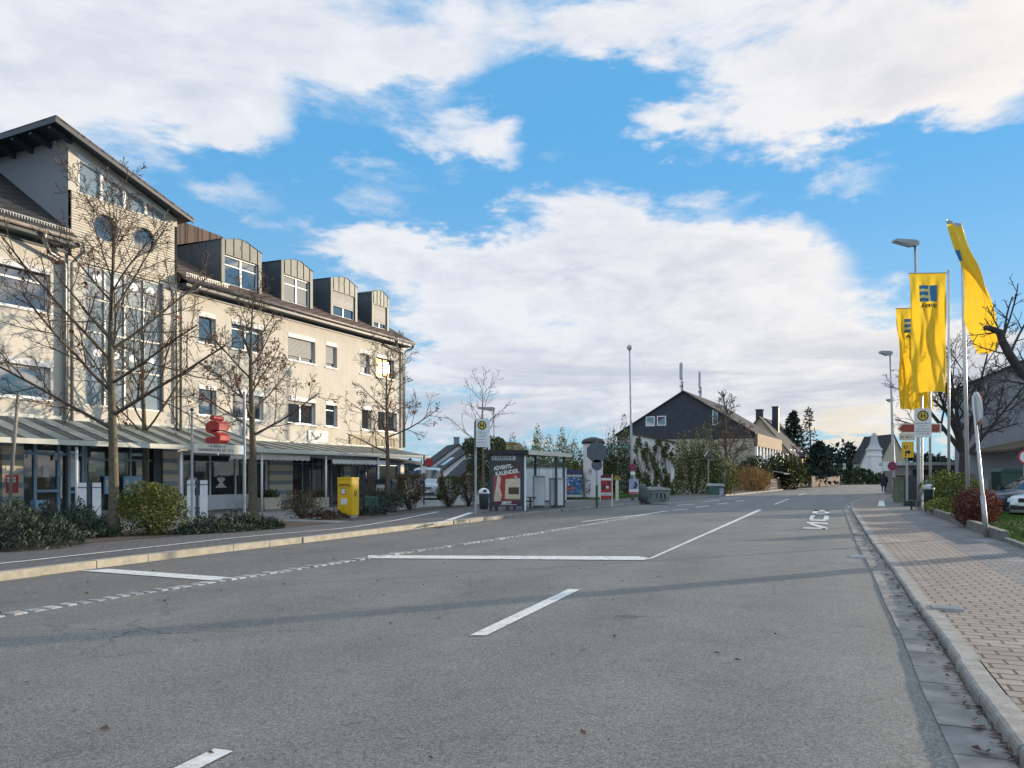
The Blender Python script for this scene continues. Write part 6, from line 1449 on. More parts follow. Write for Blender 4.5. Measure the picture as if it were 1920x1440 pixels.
m = MB(); m.lathe([(r, .12), (r, h)], Fr(p), 28); m.build('shaft', 'column_white', t); m = MB(); m.lathe([(r * .9, -.05), (r * .9, .12)], Fr(p), 24); m.build('base', 'concrete', t); m = MB(); m.lathe([(r * 1.15, h), (r * 1.2, h + .1), (r * 1.0, h + .25), (r * .3, h + .38)], Fr(p), 24); m.build('cap', 'black', t)
m = MB(); rg = random.Random(3)
for k in range(9):
    x = rg.uniform(-.75, -.35) * r; z = rg.uniform(.4, 1.7); P = []
    for j in range(6): x2 = x + rg.uniform(-.14, .14); yy = -math.sqrt(max(.01, r * r - x2 * x2)) - .004; P.append(Vector((p.x + x2, p.y + yy, p.z + z + rg.uniform(-.15, .15))))
    m.path(P, .012, 4)
m.build('graffiti', 'purple', t)
# stop sign and crossing sign seen from behind
p = G(1119, 950, Z); d = p.y; t = thing('stop_sign', 'stop sign and round sign seen from behind, before the white column', 'road sign', p)
ztop = AT(0, 828, d).z; zc = AT(0, 848, d).z; m = MB(); m.path([p - Vector((0, 0, .05)), Vector((p.x, p.y, ztop))], .036, 8); m.build('post', 'galv', t); m = MB(); m.path([p - Vector((0, 0, .05)), Vector((p.x, p.y, p.z + .95))], .055, 8); m.build('sleeve', 'sign_green', t)
def plate(name, c, pts, th, mf, mb_, par, deg=0):
    fr_ = Fr.rot(c, deg); m = MB(); m.prism(pts, .04, .04 + th, fr_, 0); return m.build(name, mb_, par)
oc = [(.475 * math.cos(math.radians(22.5 + 45 * k)), .475 * math.sin(math.radians(22.5 + 45 * k))) for k in range(8)]; plate('octagon_plate', Vector((p.x, p.y - .09, zc)), oc, .012, 0, 'sign_back', t)
cr_ = [(.24 * math.cos(2 * math.pi * k / 24), .24 * math.sin(2 * math.pi * k / 24)) for k in range(24)]; plate('round_plate', Vector((p.x, p.y - .09, AT(0, 872, d).z)), cr_, .012, 0, 'sign_back', t)
# election style poster frame
p = G(1127, 947, Z); d = p.y - .25; p = Vector((p.x + .22, d, Z)); fr = Fr.rot(p, -4); t = thing('poster_stand', 'red poster on a thin frame at the foot of the stop sign', 'poster', p); h = AT(0, 890, d).z - Z
m = MB(); m.box(.24, .28, -.02, .02, -.05, h + .03, fr); m.box(-.30, -.27, -.02, .02, .2, h, fr); m.build('frame', 'white_metal', t); m = MB(); m.box(-.26, .235, -.012, .012, .28, h - .02, fr); bd = m.build('board', 'poster_red', t)
m = MB(); m.box(-.25, .22, -.016, -.013, .45, .58, fr); m.box(-.25, .22, -.016, -.013, h - .26, h - .16, fr); m.box(-.02, .1, -.016, -.013, .78, .88, fr); m.build('poster_text', 'paper', bd); m = MB(); m.box(-.25, .22, -.016, -.0125, h - .12, h - .03, fr); m.box(-.2, -.05, -.0162, -.013, .72, 1.0, fr); m.box(.05, .18, -.0162, -.013, .92, 1.1, fr); m.build('poster_dark', 'poster_plum', bd)
m = MB(); rg = random.Random(14); sf = Fr(fr(0, -.016, 0), fr.x, -fr.y); scribble(m, sf, -.22, .2, .49, .05, rg, lift=.003); m.build('poster_lettering', 'black', bd)
# cream marker post, flower basket
p = G(1157, 938, Z); t = thing('marker_post', 'cream wooden post with a birdhouse head on the grass verge', 'post', p); m = MB(); m.box(-.08, .08, -.06, .06, -.05, 1.15, Fr(p)); m.build('post', 'sign_cream', t); m = MB(); m.prism([(-.2, 1.15), (.2, 1.15), (.16, 1.32), (-.1, 1.4)], -.1, .1, Fr(p)); m.build('head', 'leaf_yellow', t)
# lamp mast with a ball top, its small signs and poster
p = G(1186, 938, Z); d = p.y; top = AT(1180.5, 652, d); t = thing('lamp_mast', 'very tall thin lamp mast with a round head by the grass verge', 'lamp', p)
m = MB(); m.path([p - Vector((0, 0, .05)), p.lerp(top, .3), top], [.10, .075, .04], 10); m.build('mast', 'galv', t, smooth=True); m = MB(); m.lathe([(.03, -.16), (.13, -.08), (.165, .02), (.13, .12), (.03, .17)], Fr(top), 14); m.build('lamp_head', 'cabinet', t, smooth=True)
m = MB(); c = AT(1182, 838, d); m.box(-.78, -.02, -.015, .015, -.09, .09, Fr(c + Vector((0, -.08, 0)))); sg = m.build('street_name_plate', 'sign_green', t); m = MB(); scribble(m, Fr(c + Vector((0, -.095, 0)), (1, 0, 0), (0, -1, 0)), -.7, -.12, -.045, .09, random.Random(1)); m.build('lettering', 'paper', sg)
c = AT(1186, 876, d); m = MB(); m.lathe([(.20, -.01), (.20, .01)], Fr(c + Vector((0, -.11, 0)), (1, 0, 0), (0, 0, 1), (0, -1, 0)), 24); sg = m.build('no_stopping_plate', 'red', t); m = MB(); m.disc(c + Vector((0, -.122, 0)), (0, -1, 0), .155, 22); m.build('blue_field', 'navy', sg); m = MB()
for a in (45, -45): e1 = Vector((math.cos(math.radians(a)), 0, math.sin(math.radians(a)))); e2 = Vector((-e1.z, 0, e1.x)); cc_ = c + Vector((0, -.124 - a * 1e-5, 0)); m.poly([cc_ - e1 * .16 - e2 * .02, cc_ + e1 * .16 - e2 * .02, cc_ + e1 * .16 + e2 * .02, cc_ - e1 * .16 + e2 * .02])
m.build('cross_bars', 'red', sg)
m = MB(); m.box(-.13, .13, -.13, -.11, -.42, -.25, Fr(c)); m.build('small_plate', 'white_metal', t)
p2 = Vector((p.x + .05, d - .14, Z)); t = thing('poster_board', 'blue and white poster board strapped to the lamp mast', 'poster', p2); fr = Fr(p2); zt = AT(0, 898, d).z - Z; zb = AT(0, 926, d).z - Z
m = MB(); m.box(-.27, .27, -.02, .02, zb, zt, fr); bd = m.build('board', 'lilac', t); m = MB(); m.box(-.265, .265, -.024, -.0205, zb + .0, zb + .26, fr); m.build('white_foot', 'paper', bd); m = MB(); m.box(-.265, .265, -.028, -.0245, zb + .01, zb + .11, fr); m.build('red_line', 'pink', bd); m = MB(); m.prism([(-.1, zb + .3), (.12, zb + .3), (.2, zb + .5), (.1, zb + .68), (0, zb + .62), (.08, zb + .5), (.0, zb + .4)], -.026, -.021, fr); m.build('dark_figure', 'navy', bd)
m = MB()
for z in (zt - .1, zb + .1): m.box(-.12, .12, .021, .26, z - .01, z + .01, fr)
m.build('straps', 'black', t)
# skip and green bins on the verge
p = G(1230, 941, Z); fr = Fr.rot(p, -4); t = thing('grit_container', 'wide grey container with a domed lid on the verge by the ivy wall', 'container', p); w = .68
m = MB(); m.prism([(-w * .9, .0), (w * .9, .0), (w, .62), (-w, .62)], -.4, .4, fr); m.build('body', 'container', t); m = MB(); m.prism([(-w - .05, .62), (w + .05, .62), (w - .02, .70), (w * .4, .78), (-w * .4, .78), (-w + .02, .70)], -.45, .45, fr); m.build('lid', 'concrete', t)
m = MB(); rg = random.Random(8); scribble(m, Fr(fr(0, -.402, 0), fr.x, -fr.y), -.35, .5, .2, .26, rg, lift=.006); m.build('graffiti', 'black', t)
p = G(1206, 942, Z); t = thing('rubbish_sack', 'dark heap of sacks next to the wide grey container', 'sack', p); m = MB(); m.lathe([(.1, 0), (.26, .12), (.28, .4), (.2, .62), (.22, .75), (.05, .95)], Fr(p), 12); m.build('sack', 'bin_grey', t, smooth=True)
p = G(1342, 930.5, 0); fr = Fr.rot(p, -6); t = thing('garden_bin', 'green bin with a pale lid beside the information panel', 'bin', p); m = MB(); m.prism([(-.5, 0), (.5, 0), (.55, .75), (-.55, .75)], -.4, .4, fr); m.build('body', 'box_green', t); m = MB(); m.prism([(-.62, .75), (.62, .75), (.5, .9), (-.5, .95)], -.46, .46, fr); m.build('lid', 'cabinet', t); m = MB(); m.box(.2, .48, -.44, -.41, .1, .6, fr); m.build('side_panel', 'lilac', t)
p = G(1328, 930, 0); d = p.y; h = AT(0, 848, d).z; t = thing('feeder_post', 'slender post with a little roofed feeder before the green thicket', 'post', p); m = MB(); m.path([p, p + Vector((0, 0, h))], .055, 8); m.build('post', 'grey_wood', t); m = MB(); m.add([p + Vector((-.28, -.2, h - .3)), p + Vector((-.02, -.2, h + .1)), p + Vector((.30, -.2, h - .3)), p + Vector((-.28, .2, h - .3)), p + Vector((-.02, .2, h + .1)), p + Vector((.30, .2, h - .3))], [(0, 1, 4, 3), (1, 2, 5, 4)]); m.build('roof', 'cabinet', t); m = MB(); m.box(-.2, .16, -.1, .1, h - .5, h - .3, Fr(p)); m.build('tray', 'dark_frame', t)
p = G(1353, 929, 0); d = p.y; t = thing('info_panel', 'pale information panel on two posts before the cream wall', 'sign', p); h = AT(0, 872, d).z; fr = Fr.rot(p, 20); m = MB()
for x in (-.32, .32): m.box(x - .04, x + .04, -.04, .04, -.05, h, fr)
m.build('posts', 'galv', t); m = MB(); m.box(-.34, .34, -.06, -.042, .75, h - .05, fr); m.build('panel', 'stair_glass', t)
# tilted grass-side sign by the van
p = G(795, 946, Z); d = p.y; t = thing('entry_sign', 'thin post with a little white plate at the car park entrance', 'road sign', p); m = MB(); m.path([p - Vector((0, 0, .05)), Vector((p.x, p.y, AT(0, 853, d).z))], .035, 8); m.build('post', 'dark_frame', t); m = MB(); m.box(-.06, .1, -.05, -.036, AT(0, 887, d).z - Z, AT(0, 874, d).z - Z, Fr(p)); m.build('plate', 'white_metal', t)
m = MB(); c = Vector((p.x + .22, p.y, AT(0, 867, d).z)); m.lathe([(.2, -.008), (.2, .008)], Fr(c, (1, 0, 0), (0, 0, 1), (.5, -.8, 0)), 20); m.build('round_plate', 'red', t)
# ------------------------------------------------------------------ this side of the road
Z = .046
def lamp_post(label, p, top, arm, r0, r1, grp='street lamps with angled heads'):
    t = thing('street_lamp', label, 'street lamp', p, grp); m = MB(); m.path([p - Vector((0, 0, .05)), p + Vector((0, 0, 1.2)), Vector((top.x, top.y, top.z))], [r0, r0 * .9, r1], 10); m.build('post', 'galv', t, smooth=True)
    e = Vector((arm.x - top.x, arm.y - top.y, 0)); L = e.length; e.normalize(); s_ = Vector((-e.y, e.x, 0)); fr = Fr(top, e, s_)
    m = MB(); m.prism([(-.08, -.05), (.2, -.09), (L, .08), (L - .04, .20), (.1, .20), (-.1, .14)], -.17, .17, fr); m.build('lamp_head', 'steel', t); m = MB(); m.prism([(.24, -.12), (L - .06, .045), (L - .05, .06), (.22, -.09)], -.13, .13, fr); m.build('lens', 'lens', t)
p = G(1722, 949, Z); p = Vector(((1723 - CX) / F * 37, 37.0, Z)); d = p.y
lamp_post('street lamp whose head rises highest, over the front flag', p, AT(1716, 459, d), AT(1676, 455, d - .2), .10, .055)
p = G(1676, 933, Z); d = p.y; lamp_post('street lamp beside the walking person', p, AT(1669, 664, d), AT(1649, 657, d), .11, .05)
t_ = (.0); p = Vector(((1678 - CX) / F * 76, 76, .1)); lamp_post('smallest street lamp, far along the pavement behind the walking person', p, AT(1672, 752, 76), AT(1662, 749, 76), .10, .05)
p = G(925, 925, .1); p = Vector(((927 - CX) / F * 62, 62, .1)); lamp_post('street lamp among the twigs of the bare tree behind the bus stop sign', p, AT(926, 768, 62), AT(896, 759, 62), .09, .05)
# no stopping sign on the second lamp
p = G(1676, 933, Z); c = AT(1673, 874, p.y - .2); t = thing('no_stopping_sign', 'round blue and red no stopping sign on the lamp beside the person', 'road sign', c); m = MB(); m.lathe([(.30, -.01), (.30, .01)], Fr(c, (1, 0, 0), (0, 0, 1), (0, -1, 0)), 24); m.build('rim', 'red', t); m = MB(); m.disc(c + Vector((0, -.012, 0)), (0, -1, 0), .23, 22); m.build('field', 'navy', t); m = MB()
for a in (45, -45): e1 = Vector((math.cos(math.radians(a)), 0, math.sin(math.radians(a)))); e2 = Vector((-e1.z, 0, e1.x)); cc_ = c + Vector((0, -.015 - a * 1e-5, 0)); m.poly([cc_ - e1 * .24 - e2 * .03, cc_ + e1 * .24 - e2 * .03, cc_ + e1 * .24 + e2 * .03, cc_ - e1 * .24 + e2 * .03])
m.build('cross_bars', 'red', t); m = MB(); m.box(-.62, -.1, -.01, .01, -.3, .3, Fr(c + Vector((0, .02, 0)))); m.build('white_plate', 'white_metal', t)
# bus stop sign of this side
p = G(1729, 952, Z); d = p.y; t = thing('bus_stop_sign', 'bus stop plate with a yellow H disc before the red arrow sign', 'bus stop sign', p); m = MB(); m.path([p - Vector((0, 0, .05)), Vector((p.x, p.y, AT(0, 742, d).z))], .042, 10); m.build('post', 'pole_alu', t)
zt, zb = AT(0, 766, d).z, AT(0, 820, d).z; w = 30 / F * d / 2; fr = Fr.rot(Vector((p.x, p.y - .06, 0)), -8); m = MB(); m.box(-w, w, -.02, .012, zb, zt, fr); m.build('plate', 'white_metal', t); cf = Fr(fr(0, -.02, 0), fr.x, -fr.y)
H_face(t, cf, w, zt - w * .92, w * .64, .003, random.Random(19), [(zt - w * 1.95, -w * .85, w * .85, .05), (zt - w * 2.25, -w * .6, w * .3, .05), (zt - w * 2.6, -w * .8, w * .8, .035), (zt - w * 2.9, -w * .8, w * .8, .035), (zt - w * 3.2, -w * .8, w * .8, .035)], 0)
# red arrow signpost and the yellow detour sign
p = Vector((20.6, 37.9, Z)); d = p.y; t = thing('arrow_signpost', 'red arrow signpost pointing towards the road behind the bus stop plate', 'road sign', p); m = MB()
for px in (1724, 1744): q = AT(px, 900, d); m.path([Vector((q.x, d, Z - .05)), Vector((q.x, d, AT(0, 790, d).z))], .045, 8)
m.build('posts', 'pole_alu', t); fr = Fr((0, d - .06, 0)); X = lambda px: (px - CX) / F * d; zt, zb = AT(0, 794, d).z, AT(0, 812, d).z; m = MB(); m.prism([(X(1681), (zt + zb) / 2 - .03), (X(1690), zb), (X(1763), zb), (X(1763), zt), (X(1690), zt)], -.03, .01, fr); m.build('arrow_plate', 'white_metal', t); m = MB(); m.prism([(X(1683.5), (zt + zb) / 2 - .03), (X(1691), zb + .05), (X(1760), zb + .05), (X(1760), zt - .05), (X(1691), zt - .05)], -.036, -.031, fr); m.build('red_face', 'rust_red', t)
m = MB(); zt, zb = AT(0, 812.5, d).z, AT(0, 826, d).z; m.box(X(1685), X(1714), -.03, .01, zb, zt, fr); wp = m.build('white_plate', 'sign_cream', t); m = MB(); scribble(m, Fr((0, d - .09, 0), (1, 0, 0), (0, -1, 0)), X(1687), X(1711), (zb + zt) / 2 - .06, .1, random.Random(7), lift=.003); m.build('lettering', 'dark_frame', wp)
p = Vector(((1700.5 - CX) / F * 36.5, 36.5, Z)); d = 36.5; t = thing('detour_sign', 'yellow detour sign with a U and a bent arrow', 'road sign', p); m = MB(); m.path([p - Vector((0, 0, .05)), Vector((p.x, d, AT(0, 830, d).z))], .05, 8); m.build('post', 'galv', t); fr = Fr.rot(Vector((p.x, d - .07, 0)), -3); zt, zb = AT(0, 828, d).z, AT(0, 858, d).z; w = 22 / F * d / 2; m = MB(); m.box(-w, w, -.015, .015, zb, zt, fr); pl_ = m.build('plate', 'sign_yellow', t)
m = MB(); cf = Fr(fr(0, -.015, 0), fr.x, -fr.y); text(m, 'U', Fr(cf(-w * .35, 0, zt - (zt - zb) * .45), cf.x, cf.y, cf.z), .17, lift=.004); k = w
A_ = [(-.34, .08), (-.20, .08), (-.20, .30), (.06, .30), (.06, .18), (.42, .38), (.06, .58), (.06, .46), (-.34, .46)]; m.poly([cf(x * k * 1.3, .004, zb + z * (zt - zb) * .9) for x, z in A_]); m.build('symbols', 'black', pl_)
# litter bin, crates and low table by the edging
litter('dark green litter bin with a pale hood under the flags', G(1741, 960, Z), 10, 1.06, 'cabinet', 'bin_green')
p = G(1705, 949, Z); fr = Fr.rot(p, -20); t = thing('crate_stack', 'dark green crates stacked flat beside the bench frame', 'crates', p); m = MB(); m.box(-.24, .24, -.16, .16, 0, .12, fr); m.build('crate', 'bin_green', t); m = MB(); m.box(-.22, .24, -.16, .16, .123, .24, fr); m.build('crate', 'bin_green', t)
p = G(1722, 956, Z); fr = Fr.rot(p, -20); t = thing('bench_frame', 'small black metal bench frame beside the litter bin', 'bench', p); m = MB()
for x in (-.26, .26):
    for y in (-.14, .14): m.box(x - .02, x + .02, y - .02, y + .02, 0, .36, fr)
    m.box(x - .018, x + .018, -.12, .12, .08, .11, fr)
m.build('frame', 'black', t); m = MB(); m.box(-.32, .32, -.2, .2, .36, .40, fr); m.build('seat', 'bin_grey', t)
p = AT(1722, 915, 37); p = Vector((p.x, 37, Z)); t = thing('notice_board', 'small blue and white notice on the lattice fence', 'notice', p); t.location = Vector((22.4, 41.2, .35)); WL[t.name] = Vector((22.4, 41.2, .35)); m = MB(); q = WL[t.name]; m.box(-.22, .22, -.03, .03, 0, .9, Fr(q)); m.build('board', 'white_metal', t); m = MB(); m.box(-.2, .2, -.036, -.031, .5, .86, Fr(q)); m.build('blue_field', 'light_blue', t)
# leaning round sign
p = G(1850, 1003, .1); d = p.y; top = AT(1824, 742, d - .1); t = thing('leaning_sign', 'round sign on a leaning pole, turned almost edge on', 'road sign', p); m = MB(); m.path([p - Vector((0, 0, .1)), AT(1842, 925, d), AT(1824.5, 742, d - .1)], [.042, .038, .03], 10); m.build('post', 'pole_alu', t, smooth=True); m = MB(); m.path([p - Vector((0, 0, .1)), p.lerp(AT(1842, 925, d), .95)], [.056, .05], 10); m.build('sleeve', 'galv', t, smooth=True)
c = AT(1828, 766, d - .1); ax = (top - p).normalized(); nn = Vector((.92, -.39, 0)); nn = (nn - ax * nn.dot(ax)).normalized(); nn = Vector((math.sin(math.radians(107)), math.cos(math.radians(107)), 0)); sx = ax.cross(nn).normalized(); m = MB(); m.lathe([(.385, -.012), (.385, .012)], Fr(c + nn * .05, sx, ax, nn), 32); sg = m.build('plate', 'white_metal', t); m = MB(); m.disc(c + nn * .063, nn, .385, 32, r0=.31, up=ax); m.build('red_ring', 'sign_red', sg)
# flags on masts
def flag(label, base, ztop, wf, hf, seed, ang, twist=0.0, hang=None, sway=(0, 0), fold=1.0, shear=0.0):
    """banner hung from a cross bar at the mast head; ang is the bar's heading"""
    rg = random.Random(seed); t = thing('banner_flag', label, 'flag', base, 'yellow banner flags on masts')
    m = MB(); m.path([base - Vector((0, 0, .05)), Vector((base.x, base.y, ztop))], [.062, .045], 12); m.lathe([(.05, 0), (.05, .06), (.01, .1)], Fr((base.x, base.y, ztop)), 10); m.build('mast', 'pole_alu', t, smooth=True)
    zt = ztop - .10; nu, nv = 44, 130; ph = [rg.uniform(0, 6.28) for _ in range(6)]
    def P(u, v):                                     # u from mast outwards, v downwards, both 0..1
        a = math.radians(ang) + twist * v ** 1.2; e = Vector((math.cos(a), math.sin(a), 0)); s_ = Vector((-e.y, e.x, 0)); k = min(1, v * 5)
        loose = min(1.0, v * 1.6)
        off = fold * k * 1.7 * (.085 * math.sin(u * 9 + 3.5 * v + ph[0]) * loose + .05 * math.sin(u * 17 - 5 * v + ph[1]) + .045 * math.sin(u * 5 - 9 * v + ph[2]) * loose + .02 * math.sin(u * 31 + 11 * v + ph[3]))
        nar = 1 - .10 * math.sin(min(1, v * 1.4) * math.pi) * fold
        x = .10 + wf * ((u - .5) * nar + .5) + shear * v
        p = Vector((base.x, base.y, zt)) + e * x + s_ * off
        p.z -= v * hf - .02 * math.sin(u * 8 + ph[4]) * k
        return p + Vector((sway[0], sway[1], 0)) * v ** 1.5
    m = MB(); 
    for j in range(nv + 1):
        for i in range(nu + 1): m.v.append(P(i / nu, j / nv))
    lx0, lx1, ly0, ly1 = .24, .74, .10, .10 + .46 * wf / hf
    for j in range(nv):
        for i in range(nu):
            u, v = (i + .5) / nu, (j + .5) / nv; mi = 0
            if lx0 < u < lx1 and ly0 < v < ly1:
                # blue square whose E, seen from behind, points to the mast's far side
                uu = (u - lx0) / (lx1 - lx0); vv = (v - ly0) / (ly1 - ly0); mi = 1
                if .42 < uu and (.24 < vv < .36 or .62 < vv < .74) and uu < 1.0: mi = 2
                if .40 < uu < .46: mi = 2 if vv > .02 else 1
            m.f.append((j * (nu + 1) + i, j * (nu + 1) + i + 1, (j + 1) * (nu + 1) + i + 1, (j + 1) * (nu + 1) + i)); m.m.append(mi)
    cl = m.build('cloth', ['flag_yellow', 'logo_blue', 'logo_cream'], t, smooth=True)
    m = MB(); zc = ly1 + .018
    e = P(.6, .1) - P(.4, .1); 
    def mp(x, y):
        # lettering printed on the front of the cloth, so mirrored for a viewer behind it
        u = .49 + x / wf; v = zc + (.16 - y) / hf * .9; q = P(u, v); s_ = (P(u + .01, v) - P(u - .01, v)).cross(P(u, v + .005) - P(u, v - .005)).normalized()
        return q + s_ * (.006 * SG)
    for SG in (1, -1): text(m, 'EDEKA', WF, .15, width=.66 * wf * .74, mapper=mp)
    m.build('lettering', 'black', cl)
    m = MB(); a = math.radians(ang); e = Vector((math.cos(a), math.sin(a), 0)); q = Vector((base.x, base.y, zt + .02)); m.path([q, q + e * (wf + .12)], .02, 8); m.build('cross_bar', 'steel', t)
    return t
zt = AT(0, 508, 33).z
flag('front yellow flag with a blue E emblem, hanging straight down', Vector((AT(1779, 900, 33).x, 33, Z)), zt, 1.56, 5.1, 3, 180 - 3, .05, sway=(.05, 0), shear=-.02)
flag('yellow flag with a blue E emblem half hidden behind the front one', Vector((AT(1744, 900, 36).x, 36, Z)), AT(0, 574, 36).z, 1.45, 4.7, 8, 176, -.25, sway=(.3, 0), fold=1.4)
# near flag: twisted by the wind, its bar pointing at us
def twisted():
    base = Vector((AT(1816, 990, 24.5).x, 24.5, Z)); ztop = AT(1803, 418, 24.5).z; topx = AT(1803, 418, 24.5).x
    t = thing('banner_flag', 'near yellow flag twisted by the wind behind the lopped limb', 'flag', base, 'yellow banner flags on masts')
    m = MB(); m.path([base - Vector((0, 0, .05)), Vector((topx, 24.5, ztop))], [.065, .05], 12); m.build('mast', 'pole_alu', t, smooth=True)
    Lp = [(1774, 413, 23.5), (1781, 440, 23.5), (1790, 470, 23.5), (1800, 497, 23.6), (1806, 520, 23.8), (1809, 560, 24.1), (1810, 598, 24.2), (1820, 625, 24.0), (1828, 650, 23.9), (1834, 668, 23.9)]
    Rp = [(1804, 440, 24.4), (1809, 458, 24.3), (1817, 480, 24.1), (1832, 505, 23.9), (1845, 530, 23.7), (1858, 560, 23.5), (1866, 590, 23.4), (1869, 618, 23.4), (1870, 638, 23.5), (1868, 652, 23.5)]
    Lw = [AT(*q) for q in Lp]; Rw = [AT(*q) for q in Rp]
    def smp(A, v):
        x = v * (len(A) - 1); i = min(len(A) - 2, int(x)); f = x - i; p0, p1, p2, p3 = A[max(0, i - 1)], A[i], A[i + 1], A[min(len(A) - 1, i + 2)]
        return (p1 * 2 + (p2 - p0) * f + (p0 * 2 - p1 * 5 + p2 * 4 - p3) * f * f + (p1 * 3 - p0 - p2 * 3 + p3) * f ** 3) * .5
    nu, nv = 30, 110; m = MB()
    for j in range(nv + 1):
        for i in range(nu + 1):
            u, v = i / nu, j / nv; a, b = smp(Lw, v), smp(Rw, v); p = a.lerp(b, u); p += Vector((.3, -1, 0)).normalized() * (.26 * math.sin(math.pi * u) * (1 - .5 * v) + .05 * math.sin(u * 9 + v * 7) * min(1, v * 3) + .03 * math.sin(u * 17 - v * 9)); p.z += .05 * math.sin(u * 7 + 1) * (v > .8) * (v - .8) * 5; m.v.append(p)
    for j in range(nv):
        for i in range(nu):
            u, v = (i + .5) / nu, (j + .5) / nv; mi = 1 if u < .13 and .22 < v < .30 else 0
            if v < .035: mi = 2
            m.f.append((j * (nu + 1) + i, j * (nu + 1) + i + 1, (j + 1) * (nu + 1) + i + 1, (j + 1) * (nu + 1) + i)); m.m.append(mi)
    m.build('cloth', ['flag_yellow', 'logo_blue', 'steel'], t, smooth=True); m = MB(); m.path([Vector((topx, 24.5, Rw[0].z + .03)), Lw[0] + Vector((0, 0, .02))], .018, 8); m.build('cross_bar', 'steel', t)
twisted()
# ------------------------------------------------------------------ cars
def car(label, fr, L, Wd, Hh, paint, kind='saloon', grille='black', plate=True, cat='car'):
    """frame at the nose's ground point, x backwards along the car, y across"""
    t = thing('parked_car', label, cat, fr(L / 2, 0, 0)); hw = Wd / 2
    if kind == 'saloon': ST_ = [(.0, .30, .52, .62, .66), (.10, .20, .60, .74, .72), (.35, .17, .68, .90, .76), (.9, .17, .76, .98, .82), (1.35, .17, .84, 1, .86), (1.5, .17, .88, 1, .885), (2.2, .17, .92, 1, Hh - .10), (2.7, .17, .93, 1, Hh), (3.3, .17, .94, 1, Hh - .02), (3.9, .17, .95, .98, Hh - .22), (4.3, .2, .97, .95, 1.0), (L, .32, .88, .86, .93)]; cab = (4, 9)
    else: ST_ = [(.0, .32, .72, .80, .86), (.10, .22, .84, .88, .92), (.5, .2, .98, .97, 1.02), (.95, .2, 1.05, 1, 1.12), (1.1, .2, 1.08, 1, 1.2), (1.75, .2, 1.12, 1, Hh - .14), (2.2, .2, 1.12, 1, Hh), (3.5, .2, 1.12, 1, Hh), (L - .3, .2, 1.12, .99, Hh - .03), (L, .3, 1.1, .95, Hh - .4)]; cab = (3, 9)
    rings = []
    for i, (x, zb, zs, k, zr) in enumerate(ST_):
        h = hw * k; c = i >= cab[0] and i <= cab[1] and zr > zs + .06; tw = h * (.80 if c else .93); tip = 1.0
        rings.append([(x, -h * .94, zb), (x, -h, zb + .16), (x, -h * 1.0, (zb + zs) / 2), (x, -h * .97, zs), (x, -(tw + .05 * c), zr - (.07 if c else .015)), (x, -tw * .82, zr), (x, 0, zr + .02), (x, tw * .82, zr), (x, tw + .05 * c, zr - (.07 if c else .015)), (x, h * .97, zs), (x, h, (zb + zs) / 2), (x, h, zb + .16), (x, h * .94, zb)])
    m = MB(); n = 13; gls = {}
    m.v = [fr(*p) for r in rings for p in r]
    for i in range(len(rings) - 1):
        for k in range(n - 1):
            q = (i * n + k, i * n + k + 1, (i + 1) * n + k + 1, (i + 1) * n + k)
            side = k in (3, 8); zr0, zr1 = ST_[i][4] - ST_[i][2], ST_[i + 1][4] - ST_[i + 1][2]
            wind = k in (4, 5, 6, 7) and i >= cab[0] and ((kind == 'saloon' and i in (5, 9)) or (kind != 'saloon' and i == 4)) 
            glass = (side and i >= cab[0] and i < cab[1] and zr1 > .1) or wind
            (gls.setdefault(('windscreen' if i < 6 else 'rear_window') if wind else 'side_windows' + str(k), []) if glass else m.f).append(q)
        m.f.append((i * n + 12, i * n, (i + 1) * n, (i + 1) * n + 12))
    m.f.append(tuple(range(n - 1, -1, -1))); m.f.append(tuple((len(rings) - 1) * n + k for k in range(n)))
    m.m = [0] * len(m.f)
    body = m.build('body', paint, t, smooth=True)
    for nm, fs in gls.items():
        gl = MB(); ids = sorted({i for f in fs for i in f}); mp_ = {j: k for k, j in enumerate(ids)}; gl.v = [m.v[j] for j in ids]; gl.f = [tuple(mp_[j] for j in f) for f in fs]; gl.m = [0] * len(fs); gl.build(nm.rstrip('0123456789'), 'car_glass', t, smooth=True)
    xw = (.82, L - .85) if kind == 'saloon' else (.85, L - .9); R = .325
    for x in xw:
        for s_ in (-1, 1):
            wf_ = Fr(fr(x, s_ * (hw - .10), R), fr.x, fr.z, fr.y * s_)
            a = MB(); a.lathe([(R + .055, -.12), (R + .055, .104)], wf_, 26); a.build('wheel_arch', 'rubber', body)
            a = MB(); a.lathe([(R * .7, -.1), (R, -.09), (R, .09), (R * .94, .115), (R * .68, .118)], wf_, 26); wo = a.build('wheel', 'rubber', t, smooth=False)
            a = MB(); a.lathe([(R * .67, .09), (R * .66, .122)], wf_, 24); a.build('rim_well', 'black', wo)
            a = MB()
            for k in range(5):
                an = 2 * math.pi * k / 5; c, sn = math.cos(an), math.sin(an)
                pts = [(c * .02 - sn * .03, sn * .02 + c * .03), (c * R * .64 - sn * .045, sn * R * .64 + c * .045), (c * R * .64 + sn * .045, sn * R * .64 - c * .045), (c * .02 + sn * .03, sn * .02 - c * .03)]
                a.slab(pts, .123, .134, wf_)
            for k in range(24):
                a0, a1 = 2 * math.pi * k / 24, 2 * math.pi * (k + 1) / 24; a.add([wf_(R * .62 * math.cos(a0), R * .62 * math.sin(a0), .132), wf_(R * .62 * math.cos(a1), R * .62 * math.sin(a1), .132), wf_(R * .70 * math.cos(a1), R * .70 * math.sin(a1), .128), wf_(R * .70 * math.cos(a0), R * .70 * math.sin(a0), .128)], [(0, 1, 2, 3)])
            a.build('rim', 'alloy', wo)
    zs = .62 if kind == 'saloon' else .80
